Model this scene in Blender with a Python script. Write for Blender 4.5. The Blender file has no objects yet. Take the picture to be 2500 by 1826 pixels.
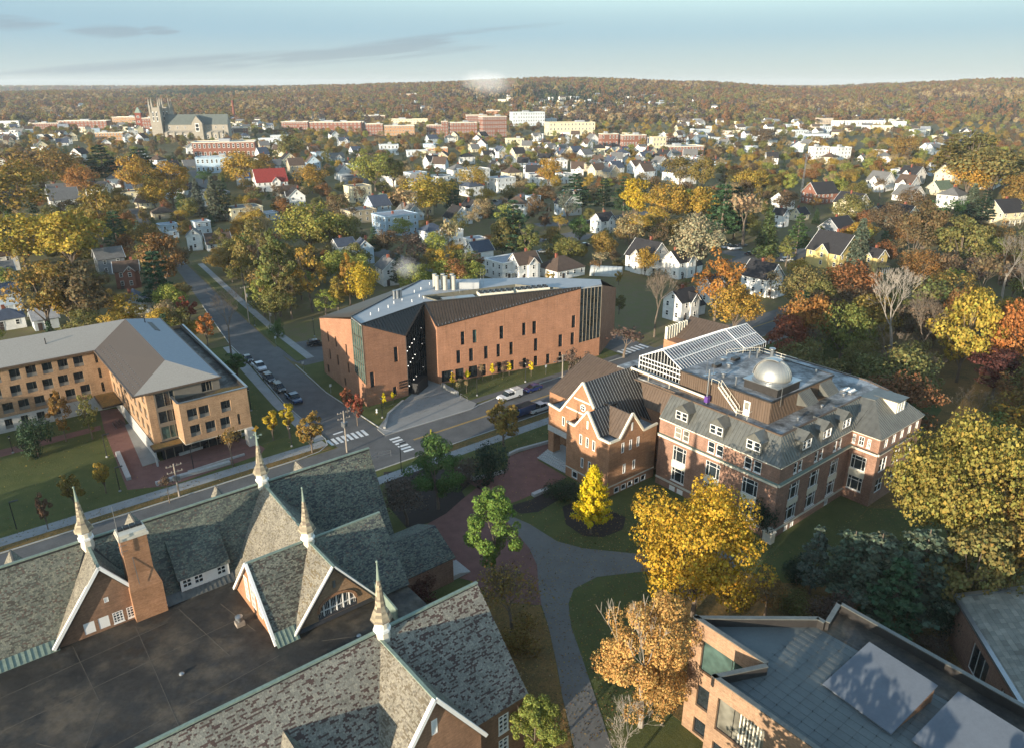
import bpy, math, random
import numpy as np
from mathutils import Vector, Matrix
R=math.radians
rng=np.random.default_rng(7); random.seed(7)
scn=bpy.context.scene
COL=scn.collection
# ------------------------------------------------------------------ camera
FPX,HOR,CAMH=1800.,208.,62.
PIT=math.atan((913-HOR)/FPX)
cam=bpy.data.cameras.new('camera'); camo=bpy.data.objects.new('camera',cam); COL.objects.link(camo)
cam.sensor_fit='HORIZONTAL'; cam.sensor_width=36; cam.lens=FPX/2500*36; cam.clip_start=.5; cam.clip_end=40000
camo.location=(0,0,CAMH); camo.rotation_euler=(R(90)-PIT,0,0); scn.camera=camo
# ------------------------------------------------------------------ sun and sky
SUN_AZ,SUN_EL=R(50),R(8.5)      # shadows fall towards SUN_AZ (from +X)
light_dir=Vector((math.cos(SUN_AZ)*math.cos(SUN_EL),math.sin(SUN_AZ)*math.cos(SUN_EL),-math.sin(SUN_EL)))
sl=bpy.data.lights.new('sun','SUN'); sl.energy=3.4; sl.angle=R(.55); sl.color=(1,.87,.68)
so=bpy.data.objects.new('sun',sl); COL.objects.link(so); so.rotation_euler=light_dir.to_track_quat('-Z','Y').to_euler(); so.location=(-200,-200,200)
wd=bpy.data.worlds.new('World'); scn.world=wd; wd.use_nodes=True
def world():
    nt=wd.node_tree; N=nt.nodes; L=nt.links; bg=N['Background']; bg.inputs[1].default_value=.15
    sk=N.new('ShaderNodeTexSky'); sk.sky_type='NISHITA'; sk.sun_disc=False; sk.sun_elevation=SUN_EL; sk.sun_rotation=R(220)
    sk.air_density=1.15; sk.dust_density=.4; sk.ozone_density=1.4; sk.altitude=100
    # thin streaks of high cloud: stretched noise over a flat sheet far overhead
    tc=N.new('ShaderNodeTexCoord'); sp=N.new('ShaderNodeSeparateXYZ'); L.new(tc.outputs['Generated'],sp.inputs[0])
    zc=N.new('ShaderNodeMath'); zc.operation='MAXIMUM'; zc.inputs[1].default_value=.012; L.new(sp.outputs[2],zc.inputs[0])
    def div(a,k):
        m=N.new('ShaderNodeMath'); m.operation='DIVIDE'; L.new(a,m.inputs[0]); L.new(zc.outputs[0],m.inputs[1])
        s=N.new('ShaderNodeMath'); s.operation='MULTIPLY'; s.inputs[1].default_value=k; L.new(m.outputs[0],s.inputs[0]); return s.outputs[0]
    def mt(op,x,y=None):
        m=N.new('ShaderNodeMath'); m.operation=op
        for i,v in enumerate((x,y)):
            if v is None: continue
            if hasattr(v,'node'): L.new(v,m.inputs[i])
            else: m.inputs[i].default_value=v
        return m.outputs[0]
    az=mt('ARCTAN2',sp.outputs[0],sp.outputs[1]); ze=sp.outputs[2]
    cb=N.new('ShaderNodeCombineXYZ'); L.new(mt('MULTIPLY',az,5.5),cb.inputs[0]); L.new(mt('ADD',mt('MULTIPLY',ze,95.),mt('MULTIPLY',az,-9.)),cb.inputs[1])
    no=N.new('ShaderNodeTexNoise'); no.inputs['Scale'].default_value=1.; no.inputs['Detail'].default_value=6; no.inputs['Roughness'].default_value=.55; no.inputs['Distortion'].default_value=.35
    L.new(cb.outputs[0],no.inputs['Vector'])
    def streak(a0,e0,sl_,half,th):
        u=mt('DIVIDE',mt('SUBTRACT',az,a0),half); t=mt('MULTIPLY',mt('SUBTRACT',1.,mt('MULTIPLY',u,u)),1.); t=mt('MAXIMUM',t,0.)
        d=mt('ABSOLUTE',mt('SUBTRACT',mt('SUBTRACT',ze,e0),mt('MULTIPLY',mt('SUBTRACT',az,a0),sl_)))
        return mt('MAXIMUM',mt('SUBTRACT',t,mt('DIVIDE',d,th)),0.)
    cl=mt('MAXIMUM',mt('MAXIMUM',streak(-.13,.0455,.13,.21,.0105),streak(-.30,.027,.06,.32,.011)),mt('MAXIMUM',streak(-.56,.060,.02,.06,.009),mt('MAXIMUM',streak(-.46,.055,.02,.05,.008),streak(-.41,.057,-.02,.025,.006))))
    nn=mt('MULTIPLY',mt('SUBTRACT',no.outputs[0],.36),4.0); k_=mt('MINIMUM',mt('MAXIMUM',mt('MULTIPLY',mt('MULTIPLY',nn,cl),1.5),0.),.55)
    class K_: pass
    k=K_(); k.outputs=[k_]
    mx=N.new('ShaderNodeMixRGB'); L.new(k.outputs[0],mx.inputs[0]); L.new(sk.outputs[0],mx.inputs[1]); mx.inputs[2].default_value=(.80,.98,1.12,1)
    # aerosol layer near the horizon, the same all round
    el=N.new('ShaderNodeMapRange'); el.interpolation_type='SMOOTHSTEP'; el.inputs[1].default_value=.05; el.inputs[2].default_value=.22; el.inputs[3].default_value=.94; el.inputs[4].default_value=.0; L.new(sp.outputs[2],el.inputs[0])
    hc=ramp(N,L,sp.outputs[2],[(0,(1.20,1.43,1.50)),(.02,(1.08,1.43,1.58)),(.06,(.74,1.22,1.60)),(.11,(.50,.96,1.50))])
    hz=N.new('ShaderNodeMixRGB'); L.new(el.outputs[0],hz.inputs[0]); L.new(sk.outputs[0],hz.inputs[1]); L.new(hc,hz.inputs[2])
    L.new(hz.outputs[0],mx.inputs[1]); hz=mx
    L.new(hz.outputs[0],bg.inputs[0])
vs=scn.view_settings; vs.view_transform='Standard'; vs.look='None'; vs.exposure=1.5; vs.gamma=1; vs.use_curve_mapping=False
scn.cycles.max_bounces=5; scn.cycles.diffuse_bounces=3; scn.cycles.glossy_bounces=2; scn.cycles.transmission_bounces=3; scn.cycles.transparent_max_bounces=6; scn.cycles.volume_bounces=2
scn.cycles.caustics_reflective=False; scn.cycles.caustics_refractive=False
# ------------------------------------------------------------------ pixel helpers (photo pixels of 2500 x 1826)
cP,sP=math.cos(PIT),math.sin(PIT)
def ray(px,py):
    x=(px-1250)/FPX; y=(913-py)/FPX
    return np.array([x,cP+y*sP,-sP+y*cP])
def G(px,py,z=0.):
    d=ray(px,py); t=(z-CAMH)/d[2]; return d*t+np.array([0,0,CAMH])
def proj(P):
    x,y,z=P[0],P[1],P[2]-CAMH; f=y*cP-z*sP; u=y*sP+z*cP
    return 1250+FPX*x/f,913-FPX*u/f,f
A0=R(39); c0,s0=math.cos(A0),math.sin(A0)
def XY(U,V): return (U*c0-V*s0,U*s0+V*c0)
def UV(P): return (P[0]*c0+P[1]*s0,-P[0]*s0+P[1]*c0)
def GU(px,py,z=0.): return UV(G(px,py,z))
def on(A,B,px,py,world=False):
    """pixel on the upright plane through A,B (campus U,V or world xy) -> (distance along, z)"""
    if not world: A,B=XY(*A),XY(*B)
    A=np.array(A,float); B=np.array(B,float); n=B-A; n/=np.hypot(*n); nn=np.array([n[1],-n[0]]); d=ray(px,py)
    k=(A@nn)/(d[:2]@nn); P=d*k; return float((P[:2]-A)@n),float(P[2]+CAMH)
def sst(a,b,x): t=min(1,max(0,(x-a)/(b-a))); return t*t*(3-2*t)
RIDGE=np.array([[-3500,24],[-2083,25],[-1583,28],[-1150,37],[-750,45],[-417,52],[83,63],[420,61],[750,58],[1000,43],[1183,37],[1417,48],[1750,59],[2083,65],[3500,68]],float)
def tz(x,y):
    if y<250: return 0.
    a=x/max(y,1)*3000
    h=float(np.interp(a,RIDGE[:,0],RIDGE[:,1]))
    near=sst(1250,2700 if a<0 else 2500,y)
    z=h*near
    z+=near*(3.5*math.sin(x*.0043+1.3)+3*math.sin(y*.0051+x*.0021)+2.5*math.sin(x*.011+y*.007))
    if y>3300: z-=(z-20)*sst(3300,4200,y)*.8
    if y>5500: z+=(24-z)*sst(5500,8000,y)*(1+.3*math.sin(x*.0011+.6))
    z+=17*math.exp(-(((x-330)/120)**2+((y-420)/110)**2))
    return z
def T(px,py):
    d=ray(px,py); t=200.
    while t<12000:
        P=d*t
        if P[2]+CAMH<=tz(P[0],P[1]): break
        t*=1.004
    return (float(P[0]),float(P[1]),float(tz(P[0],P[1])))
# ------------------------------------------------------------------ materials
MATS={}
def mat(name,build):
    if name in MATS: return MATS[name]
    m=bpy.data.materials.new(name); m.use_nodes=True; nt=m.node_tree; build(nt,nt.nodes,nt.links,nt.nodes['Principled BSDF']); MATS[name]=m; return m
def srgb(h): 
    c=[int(h[i:i+2],16)/255 for i in (0,2,4)]; return tuple((x/12.92 if x<=.04045 else ((x+.055)/1.055)**2.4) for x in c)+(1,)
def posnode(N): return N.new('ShaderNodeNewGeometry').outputs['Position']
def noise(N,L,vec,scale,detail=4,rough=.6):
    n=N.new('ShaderNodeTexNoise'); n.inputs['Scale'].default_value=scale; n.inputs['Detail'].default_value=detail; n.inputs['Roughness'].default_value=rough
    if vec is not None: L.new(vec,n.inputs['Vector'])
    return n.outputs[0]
def ramp(N,L,fac,stops):
    r=N.new('ShaderNodeValToRGB'); e=r.color_ramp.elements
    while len(e)<len(stops): e.new(.5)
    for q,(p,c) in zip(e,stops): q.position=p; q.color=c if len(c)==4 else tuple(c)+(1,)
    L.new(fac,r.inputs[0]); return r.outputs[0]
def mixc(N,L,f,a,b,mode='MIX'):
    m=N.new('ShaderNodeMixRGB'); m.blend_type=mode
    for i,v in enumerate((f,a,b)):
        if hasattr(v,'node'): L.new(v,m.inputs[i])
        else: m.inputs[i].default_value=v
    return m.outputs[0]
def bump(N,L,b,h,dist=.05,st=.5):
    n=N.new('ShaderNodeBump'); n.inputs['Strength'].default_value=st; n.inputs['Distance'].default_value=dist; L.new(h,n.inputs['Height']); L.new(n.outputs[0],b.inputs['Normal'])
def plain(name,col,rough=.7,metal=0,var=.25,scale=1.5,streak=False,bumpd=0,spec=.5):
    def f(nt,N,L,b):
        p=posnode(N)
        if streak:
            mp=N.new('ShaderNodeMapping'); mp.inputs['Scale'].default_value=(1,1,.12); L.new(p,mp.inputs[0]); p2=mp.outputs[0]
        else: p2=p
        n=noise(N,L,p2,scale); n2=noise(N,L,p,scale*9,3)
        lo=tuple(x*(1-var) for x in col[:3]); hi=tuple(min(1,x*(1+var)) for x in col[:3])
        c=ramp(N,L,n,[(.3,lo),(.7,hi)]); c=mixc(N,L,.35,c,ramp(N,L,n2,[(.3,lo),(.7,hi)]))
        L.new(c,b.inputs['Base Color']); b.inputs['Roughness'].default_value=rough; b.inputs['Metallic'].default_value=metal; b.inputs['Specular IOR Level'].default_value=spec
        if bumpd: bump(N,L,b,n2,bumpd,.6)
    return mat(name,f)
def wallcoords(N,L):
    """metres along the wall and up it"""
    g=N.new('ShaderNodeNewGeometry'); cr=N.new('ShaderNodeVectorMath'); cr.operation='CROSS_PRODUCT'; L.new(g.outputs['True Normal'],cr.inputs[0]); cr.inputs[1].default_value=(0,0,1)
    nz=N.new('ShaderNodeVectorMath'); nz.operation='NORMALIZE'; L.new(cr.outputs[0],nz.inputs[0])
    d=N.new('ShaderNodeVectorMath'); d.operation='DOT_PRODUCT'; L.new(g.outputs['Position'],d.inputs[0]); L.new(nz.outputs[0],d.inputs[1])
    s=N.new('ShaderNodeSeparateXYZ'); L.new(g.outputs['Position'],s.inputs[0]); c=N.new('ShaderNodeCombineXYZ'); L.new(d.outputs['Value'],c.inputs[0]); L.new(s.outputs[2],c.inputs[1])
    return c.outputs[0],g.outputs['Position']
def brick(name,c1,c2,mortar,blot=.2):
    def f(nt,N,L,b):
        v,p=wallcoords(N,L); t=N.new('ShaderNodeTexBrick'); L.new(v,t.inputs['Vector']); t.inputs['Scale'].default_value=1
        t.inputs['Color1'].default_value=c1; t.inputs['Color2'].default_value=c2; t.inputs['Mortar'].default_value=mortar
        t.inputs['Mortar Size'].default_value=.009; t.inputs['Brick Width'].default_value=.22; t.inputs['Row Height'].default_value=.078; t.inputs['Bias'].default_value=-.1
        n=noise(N,L,p,.35,5); n2=noise(N,L,p,4,4)
        c=mixc(N,L,1.,t.outputs[0],ramp(N,L,n,[(.3,(1-blot,)*3),(.7,(1+blot,)*3)]),'MULTIPLY')
        c=mixc(N,L,1.,c,ramp(N,L,n2,[(.3,(.86,)*3),(.7,(1.12,)*3)]),'MULTIPLY')
        mp=N.new('ShaderNodeMapping'); mp.inputs['Scale'].default_value=(.45,5.5,1); L.new(v,mp.inputs[0]); c=mixc(N,L,1.,c,ramp(N,L,noise(N,L,mp.outputs[0],1.,5,.7),[(.3,(.80,)*3),(.7,(1.16,)*3)]),'MULTIPLY')
        mp=N.new('ShaderNodeMapping'); mp.inputs['Scale'].default_value=(2.2,.14,1); L.new(v,mp.inputs[0]); c=mixc(N,L,1.,c,ramp(N,L,noise(N,L,mp.outputs[0],1.,4,.6),[(.25,(.88,)*3),(.6,(1.04,)*3)]),'MULTIPLY')
        L.new(c,b.inputs['Base Color']); b.inputs['Roughness'].default_value=.85; b.inputs['Specular IOR Level'].default_value=.25; bump(N,L,b,t.outputs['Fac'],-.01,.4)
    return mat(name,f)
def objcol(name,rough=.6,kind='plain',spec=.4,metal=0,coat=0):
    def f(nt,N,L,b):
        oi=N.new('ShaderNodeObjectInfo'); c=oi.outputs['Color']; g=N.new('ShaderNodeNewGeometry'); p=g.outputs['Position']
        n=noise(N,L,p,.9,4); c=mixc(N,L,1.,c,ramp(N,L,n,[(.3,(.82,)*3),(.7,(1.1,)*3)]),'MULTIPLY')
        if kind=='siding':
            s=N.new('ShaderNodeSeparateXYZ'); L.new(p,s.inputs[0]); m=N.new('ShaderNodeMath'); m.operation='FRACT'; k=N.new('ShaderNodeMath'); k.operation='MULTIPLY'; k.inputs[1].default_value=6; L.new(s.outputs[2],k.inputs[0]); L.new(k.outputs[0],m.inputs[0])
            c=mixc(N,L,1.,c,ramp(N,L,m.outputs[0],[(0,(.62,)*3),(.14,(1,)*3)]),'MULTIPLY')
        if kind=='shingle':
            n3=noise(N,L,p,7,3); c=mixc(N,L,1.,c,ramp(N,L,n3,[(.25,(.6,)*3),(.75,(1.35,)*3)]),'MULTIPLY')
        L.new(c,b.inputs['Base Color']); b.inputs['Roughness'].default_value=rough; b.inputs['Specular IOR Level'].default_value=spec; b.inputs['Metallic'].default_value=metal; b.inputs['Coat Weight'].default_value=coat; b.inputs['Coat Roughness'].default_value=.08
    return mat(name,f)
def glassm(name,col,rough=.06):
    def f(nt,N,L,b):
        p=posnode(N); n=noise(N,L,p,.6,2); L.new(ramp(N,L,n,[(.3,tuple(x*.5 for x in col)),(.7,tuple(x*1.6 for x in col))]),b.inputs['Base Color'])
        b.inputs['Roughness'].default_value=rough; b.inputs['Specular IOR Level'].default_value=.6
    return mat(name,f)
def attrm(name,rough=.75,spec=.3):
    def f(nt,N,L,b):
        a=N.new('ShaderNodeAttribute'); a.attribute_name='tint'; p=posnode(N); n=noise(N,L,p,.5,5); n2=noise(N,L,p,14,3)
        c=mixc(N,L,1.,a.outputs['Color'],ramp(N,L,n,[(.3,(.78,)*3),(.7,(1.18,)*3)]),'MULTIPLY'); c=mixc(N,L,1.,c,ramp(N,L,n2,[(.3,(.85,)*3),(.7,(1.12,)*3)]),'MULTIPLY')
        L.new(c,b.inputs['Base Color']); b.inputs['Roughness'].default_value=rough; b.inputs['Specular IOR Level'].default_value=spec
    return mat(name,f)
def leafm(name):
    def f(nt,N,L,b):
        oi=N.new('ShaderNodeObjectInfo'); a=N.new('ShaderNodeAttribute'); a.attribute_name='tint'
        c=mixc(N,L,1.,oi.outputs['Color'],a.outputs['Color'],'MULTIPLY')
        L.new(c,b.inputs['Base Color']); b.inputs['Roughness'].default_value=.7; b.inputs['Specular IOR Level'].default_value=.2
        tr=N.new('ShaderNodeBsdfTranslucent'); L.new(c,tr.inputs[0]); mx=N.new('ShaderNodeMixShader'); mx.inputs[0].default_value=.25
        L.new(b.outputs[0],mx.inputs[1]); L.new(tr.outputs[0],mx.inputs[2]); L.new(mx.outputs[0],N['Material Output'].inputs[0])
    return mat(name,f)
world()
M_BRICK_RED=brick('brick_red',srgb('8f6a57'),srgb('7d5a48'),srgb('a08878'))
M_BRICK_ORANGE=brick('brick_orange',srgb('a0755a'),srgb('8e6548'),srgb('a5805f'))
M_BRICK_TAN=brick('brick_tan',srgb('a08266'),srgb('8d6f54'),srgb('b09070'))
M_BRICK_BLOCK=brick('brick_block',srgb('9a7a60'),srgb('8a6a4f'),srgb('a08a74'))
M_BRICK_BROWN=brick('brick_brown',srgb('87654c'),srgb('77553e'),srgb('957a66'))
M_BRICK_SCI=brick('brick_science',srgb('a17a62'),srgb('936c53'),srgb('9c6a4e'),.12)
M_STONE=plain('pale_stone',srgb('c2bbab')[:3],.8,var=.15)
M_GRANITE=plain('granite',srgb('a9a8a4')[:3],.75,var=.2,scale=3)
M_WHITE=plain('white_paint',srgb('e6e4de')[:3],.5,var=.06)
M_CREAM=plain('cream_trim',srgb('d9d0bb')[:3],.6,var=.1)
M_GLASS=glassm('dark_glass',(.018,.024,.028))
M_GLASS_G=glassm('green_glass',(.05,.085,.075))
M_GLASS_B=glassm('blind_glass',(.16,.15,.12),.25)
M_SLATE=attrm('slate')
M_COPPER=plain('green_copper',srgb('7a887a')[:3],.7,var=.3,streak=True,scale=3)
M_LEAD=plain('grey_metal_roof',srgb('686862')[:3],.5,.35,var=.3,scale=1.2,streak=True)
M_BROWNMETAL=plain('brown_metal_roof',srgb('6b5a4c')[:3],.5,.35,var=.25,scale=1.5,streak=True)
M_DARKMETAL=plain('dark_metal_roof',srgb('3d3a38')[:3],.45,.4,var=.25,scale=1.5)
M_SCIROOF=plain('bronze_metal_roof',srgb('4d4238')[:3],.45,.4,var=.25,scale=1)
def membrane(nt,N,L,b):
    p=posnode(N); n=noise(N,L,p,.22,7,.65); n2=noise(N,L,p,2.5,5); n3=noise(N,L,p,.8,6,.7)
    c=ramp(N,L,n,[(.32,srgb('24221f')),(.5,srgb('37332d')),(.68,srgb('5e5344'))]); c=mixc(N,L,1.,c,ramp(N,L,n2,[(.3,(.75,)*3),(.7,(1.2,)*3)]),'MULTIPLY')
    L.new(c,b.inputs['Base Color']); L.new(ramp(N,L,n3,[(.38,(.4,)*3),(.6,(.85,)*3)]),b.inputs['Roughness']); b.inputs['Specular IOR Level'].default_value=.45
M_MEMBRANE=mat('black_membrane',membrane)
def ballast(nt,N,L,b):
    p=posnode(N); n=noise(N,L,p,.28,7,.7); n2=noise(N,L,p,3,5)
    c=ramp(N,L,n,[(.36,srgb('3a3936')),(.5,srgb('7b7c7c')),(.62,srgb('a9abab'))]); c=mixc(N,L,1.,c,ramp(N,L,n2,[(.3,(.8,)*3),(.7,(1.15,)*3)]),'MULTIPLY')
    L.new(c,b.inputs['Base Color']); b.inputs['Roughness'].default_value=.7
M_FLATGREY=mat('weathered_flat_roof',ballast)
M_FLATLIGHT=plain('pale_flat_roof',srgb('9b9d9e')[:3],.6,var=.12,scale=.6)
M_ASPHALT=plain('asphalt',srgb('5b5a58')[:3],.9,var=.3,scale=.35,bumpd=.01)
M_PATH=plain('path_asphalt',srgb('6b6964')[:3],.9,var=.18,scale=.3,bumpd=.01)
M_CONC=plain('concrete',srgb('8f8f8c')[:3],.85,var=.18,scale=.5)
M_PLAZA=plain('plaza_concrete',srgb('888681')[:3],.85,var=.14,scale=.4)
M_PAVE=plain('brick_paving',srgb('735048')[:3],.9,var=.25,scale=.6)
M_METAL=plain('galvanised',srgb('9ea1a2')[:3],.35,.8,var=.15)
M_DOME=plain('dome_metal',srgb('a9a8a2')[:3],.5,.7,var=.1,scale=.8)
M_BLACK=plain('black_paint',srgb('1c1d1f')[:3],.5,var=.2)
M_RUBBER=plain('rubber',srgb('141414')[:3],.8,var=.2)
M_LINE=plain('white_line',srgb('d8d8d4')[:3],.8,var=.12,scale=2)
M_YELLOW=plain('yellow_line',srgb('c39a3a')[:3],.8,var=.15,scale=2)
M_BARK=plain('bark',srgb('6a5d50')[:3],.9,var=.35,scale=1.5)
M_PALEBARK=plain('pale_bark',srgb('8c8378')[:3],.9,var=.25,scale=1.5)
M_POLE=plain('weathered_wood',srgb('8f8579')[:3],.85,var=.2)
M_MULCH=plain('mulch',srgb('2c241f')[:3],.95,var=.35,scale=3)
M_LEAF=leafm('leaf')
M_SIDING=objcol('siding',.6,'siding'); M_SHINGLE=objcol('shingles',.85,'shingle',.2); M_TINT=objcol('tinted',.55); M_PAINT=objcol('car_paint',.25,spec=.6,coat=.6)
M_TINTBRICK=objcol('far_brick',.85,spec=.2)
def grassm(name,g1,g2,lf,amt):
    def f(nt,N,L,b):
        p=posnode(N); n=noise(N,L,p,.09,6,.65); n2=noise(N,L,p,3.2,5,.7); n3=noise(N,L,p,.35,4)
        c=mixc(N,L,ramp(N,L,n3,[(.35,(0,)*3),(.65,(1,)*3)]),g1,g2); k=N.new('ShaderNodeMath'); k.operation='ADD'; L.new(n,k.inputs[0]); L.new(n2,k.inputs[1])
        c=mixc(N,L,ramp(N,L,k.outputs[0],[(amt,(0,)*3),(amt+.12,(1,)*3)]),c,lf); c=mixc(N,L,1.,c,ramp(N,L,noise(N,L,p,9,3),[(.3,(.7,)*3),(.7,(1.3,)*3)]),'MULTIPLY')
        L.new(c,b.inputs['Base Color']); b.inputs['Roughness'].default_value=.95; b.inputs['Specular IOR Level'].default_value=.1; bump(N,L,b,n2,.06,.7)
    return mat(name,f)
M_GRASS=grassm('lawn',srgb('5c5f38'),srgb('505632'),srgb('6e5f42'),1.08)
M_LITTER=grassm('leaf_litter',srgb('5d5636'),srgb('6b5838'),srgb('80663f'),.98)
M_TOWN=grassm('town_ground',srgb('68653f'),srgb('70634a'),srgb('776650'),1.0)
# ------------------------------------------------------------------ builders
def empty(name,loc=(0,0,0),rz=0,label=None,cat=None,group=None):
    o=bpy.data.objects.new(name,None); o.empty_display_size=.5; COL.objects.link(o); o.location=loc; o.rotation_euler=(0,0,rz)
    if label: tag(o,label,cat,group)
    return o
def tag(o,label=None,cat=None,group=None,kind=None):
    if label: o['label']=label
    if cat: o['category']=cat
    if group: o['group']=group
    if kind: o['kind']=kind
    return o
class Root:
    """a thing's Empty with a local frame; org is subtracted from every vertex of its parts"""
    def __init__(s,name,org,rz,label,cat,group=None,world=False,z=0.):
        s.org=np.array([org[0],org[1],z],float)
        xy=org if world else XY(*org)
        s.o=empty(name,(xy[0],xy[1],z),rz,label,cat,group)
def campus(name,org,label,cat='building'): return Root(name,org,A0,label,cat)
ZERO=np.zeros(3)
class MB:
    def __init__(s): s.v=[]; s.f=[]; s.m=[]; s.c=[]; s.mi=0
    def add(s,vs,fs,col=None):
        n=len(s.v); s.v+= [tuple(map(float,p)) for p in vs]
        for f in fs: s.f.append([i+n for i in f]); s.m.append(s.mi); s.c.append(col)
        return s
    def quad(s,*p,col=None): return s.add(p,[list(range(len(p)))],col)
    def box(s,x0,x1,y0,y1,z0,z1):
        return s.add([(x0,y0,z0),(x1,y0,z0),(x1,y1,z0),(x0,y1,z0),(x0,y0,z1),(x1,y0,z1),(x1,y1,z1),(x0,y1,z1)],[[3,2,1,0],[4,5,6,7],[0,1,5,4],[1,2,6,5],[2,3,7,6],[3,0,4,7]])
    def prism(s,poly,z0,z1,cap=True):
        n=len(poly); a=0
        for i in range(n): a+=poly[i][0]*poly[(i+1)%n][1]-poly[(i+1)%n][0]*poly[i][1]
        if a<0: poly=poly[::-1]
        zz0=z0 if hasattr(z0,'__len__') else [z0]*n; zz1=z1 if hasattr(z1,'__len__') else [z1]*n
        vs=[(p[0],p[1],q) for p,q in zip(poly,zz0)]+[(p[0],p[1],q) for p,q in zip(poly,zz1)]
        fs=[[i,(i+1)%n,n+(i+1)%n,n+i] for i in range(n)]
        if cap: fs+=[list(range(n,2*n)),list(range(n))[::-1]]
        return s.add(vs,fs)
    def tube(s,p0,p1,r0,r1=None,n=8,cap=True):
        r1=r0 if r1 is None else r1; p0=np.array(p0,float); p1=np.array(p1,float); d=p1-p0; d=d/(np.linalg.norm(d)+1e-9)
        a=np.array([1,0,0]) if abs(d[0])<.8 else np.array([0,1,0]); x=np.cross(d,a); x/=np.linalg.norm(x); y=np.cross(d,x); vs=[]
        for p,r in ((p0,r0),(p1,r1)):
            for i in range(n): t=2*math.pi*i/n; vs.append(p+r*(math.cos(t)*x+math.sin(t)*y))
        fs=[[i,(i+1)%n,n+(i+1)%n,n+i][::-1] for i in range(n)]
        if cap: fs+=[list(range(n)),list(range(n,2*n))[::-1]]
        return s.add(vs,fs)
    def bar(s,p0,p1,w,h,up=(0,0,1)):
        """box along p0-p1, w across, h along up, centred"""
        p0=np.array(p0,float);p1=np.array(p1,float);d=p1-p0;d=d/(np.linalg.norm(d)+1e-9);up=np.array(up,float);x=np.cross(d,up);x/=np.linalg.norm(x)+1e-9;u=np.cross(x,d)
        vs=[p+a*x*w/2+b*u*h/2 for p in (p0,p1) for a,b in ((-1,-1),(1,-1),(1,1),(-1,1))]
        return s.add(vs,[[0,1,2,3],[7,6,5,4],[0,4,5,1],[1,5,6,2],[2,6,7,3],[3,7,4,0]])
    def lathe(s,prof,c=(0,0),n=16,a0=0):
        vs=[];k=len(prof)
        for r,z in prof:
            for i in range(n): t=2*math.pi*i/n+a0; vs.append((c[0]+r*math.cos(t),c[1]+r*math.sin(t),z))
        fs=[[j*n+i,j*n+(i+1)%n,(j+1)*n+(i+1)%n,(j+1)*n+i] for j in range(k-1) for i in range(n)]
        fs.append([i for i in range(n)][::-1]); fs.append([(k-1)*n+i for i in range(n)])
        return s.add(vs,fs)
    def mesh(s,name,mats,org=ZERO,smooth=False):
        me=bpy.data.meshes.new(name); v=np.array(s.v,float).reshape(-1,3)-org
        me.from_pydata(v.tolist(),[],s.f)
        for m in (mats if isinstance(mats,(list,tuple)) else [mats]): me.materials.append(m)
        if any(s.m): me.polygons.foreach_set('material_index',s.m)
        if any(c is not None for c in s.c):
            a=me.color_attributes.new('tint','FLOAT_COLOR','CORNER'); cs=[]
            for f,c in zip(s.f,s.c): cs+=list(tuple((c if c is not None else (1,1,1)))[:3]+(1,))*len(f)
            a.data.foreach_set('color',cs)
        if smooth: me.polygons.foreach_set('use_smooth',[True]*len(me.polygons))
        me.update(); return me
    def build(s,name,mats,root=None,parent=None,smooth=False,color=None,label=None,kind=None):
        """root: Root (gives org and the parent Empty); parent: a part, for a sub-part"""
        org=root.org if isinstance(root,Root) else ZERO
        o=bpy.data.objects.new(name,s.mesh(name,mats,org,smooth)); COL.objects.link(o)
        p=parent if parent is not None else (root.o if isinstance(root,Root) else root)
        if p is not None: o.parent=p
        if color: o.color=color
        if label: o['label']=label
        if kind: o['kind']=kind
        return o
def frame2(A,B):
    A=np.array(A[:2],float);B=np.array(B[:2],float);L=np.hypot(*(B-A));d=(B-A)/L;return A,d,np.array([d[1],-d[0]]),L
def facade(root,A,B,top,bot,holes,mats,depth=.25,name='wall',label=None):
    """wall from A to B (outside to the right of A->B); top/bot number or [(u,z)..]; holes (u0,u1,z0,z1) with reveals"""
    A,d,n,L=frame2(A,B)
    tp=top if hasattr(top,'__len__') else [(0,top),(L,top)]; bt=bot if hasattr(bot,'__len__') else [(0,bot),(L,bot)]
    ft=lambda u:float(np.interp(u,[p[0] for p in tp],[p[1] for p in tp])); fb=lambda u:float(np.interp(u,[p[0] for p in bt],[p[1] for p in bt]))
    us=sorted({round(x,4) for x in [0,L]+[p[0] for p in tp]+[p[0] for p in bt]+[h[0] for h in holes]+[h[1] for h in holes] if -1e-6<=x<=L+1e-6})
    W=lambda u,z,k=0:(A[0]+d[0]*u-n[0]*k,A[1]+d[1]*u-n[1]*k,z)
    m=MB()
    for a,b in zip(us,us[1:]):
        if b-a<1e-4: continue
        mid=(a+b)/2; hs=sorted([h for h in holes if h[0]-1e-4<=mid<=h[1]+1e-4],key=lambda h:h[2])
        za,zb=fb(a+1e-5),fb(b-1e-5); ta,tb=ft(a+1e-5),ft(b-1e-5)
        for h in hs:
            if h[2]>max(za,zb)+1e-4: m.quad(W(a,za),W(b,zb),W(b,h[2]),W(a,h[2]))
            za=zb=h[3]
        if max(ta-za,tb-zb)>1e-4: m.quad(W(a,za),W(b,zb),W(b,tb),W(a,ta))
    for h in holes:
        u0,u1,z0,z1=h[:4]; k=depth
        m.quad(W(u0,z0),W(u1,z0),W(u1,z0,k),W(u0,z0,k)); m.quad(W(u0,z1,k),W(u1,z1,k),W(u1,z1),W(u0,z1))
        m.quad(W(u0,z0),W(u0,z0,k),W(u0,z1,k),W(u0,z1)); m.quad(W(u1,z0,k),W(u1,z0),W(u1,z1),W(u1,z1,k))
    return m.build(name,mats,root,label=label)
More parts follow.
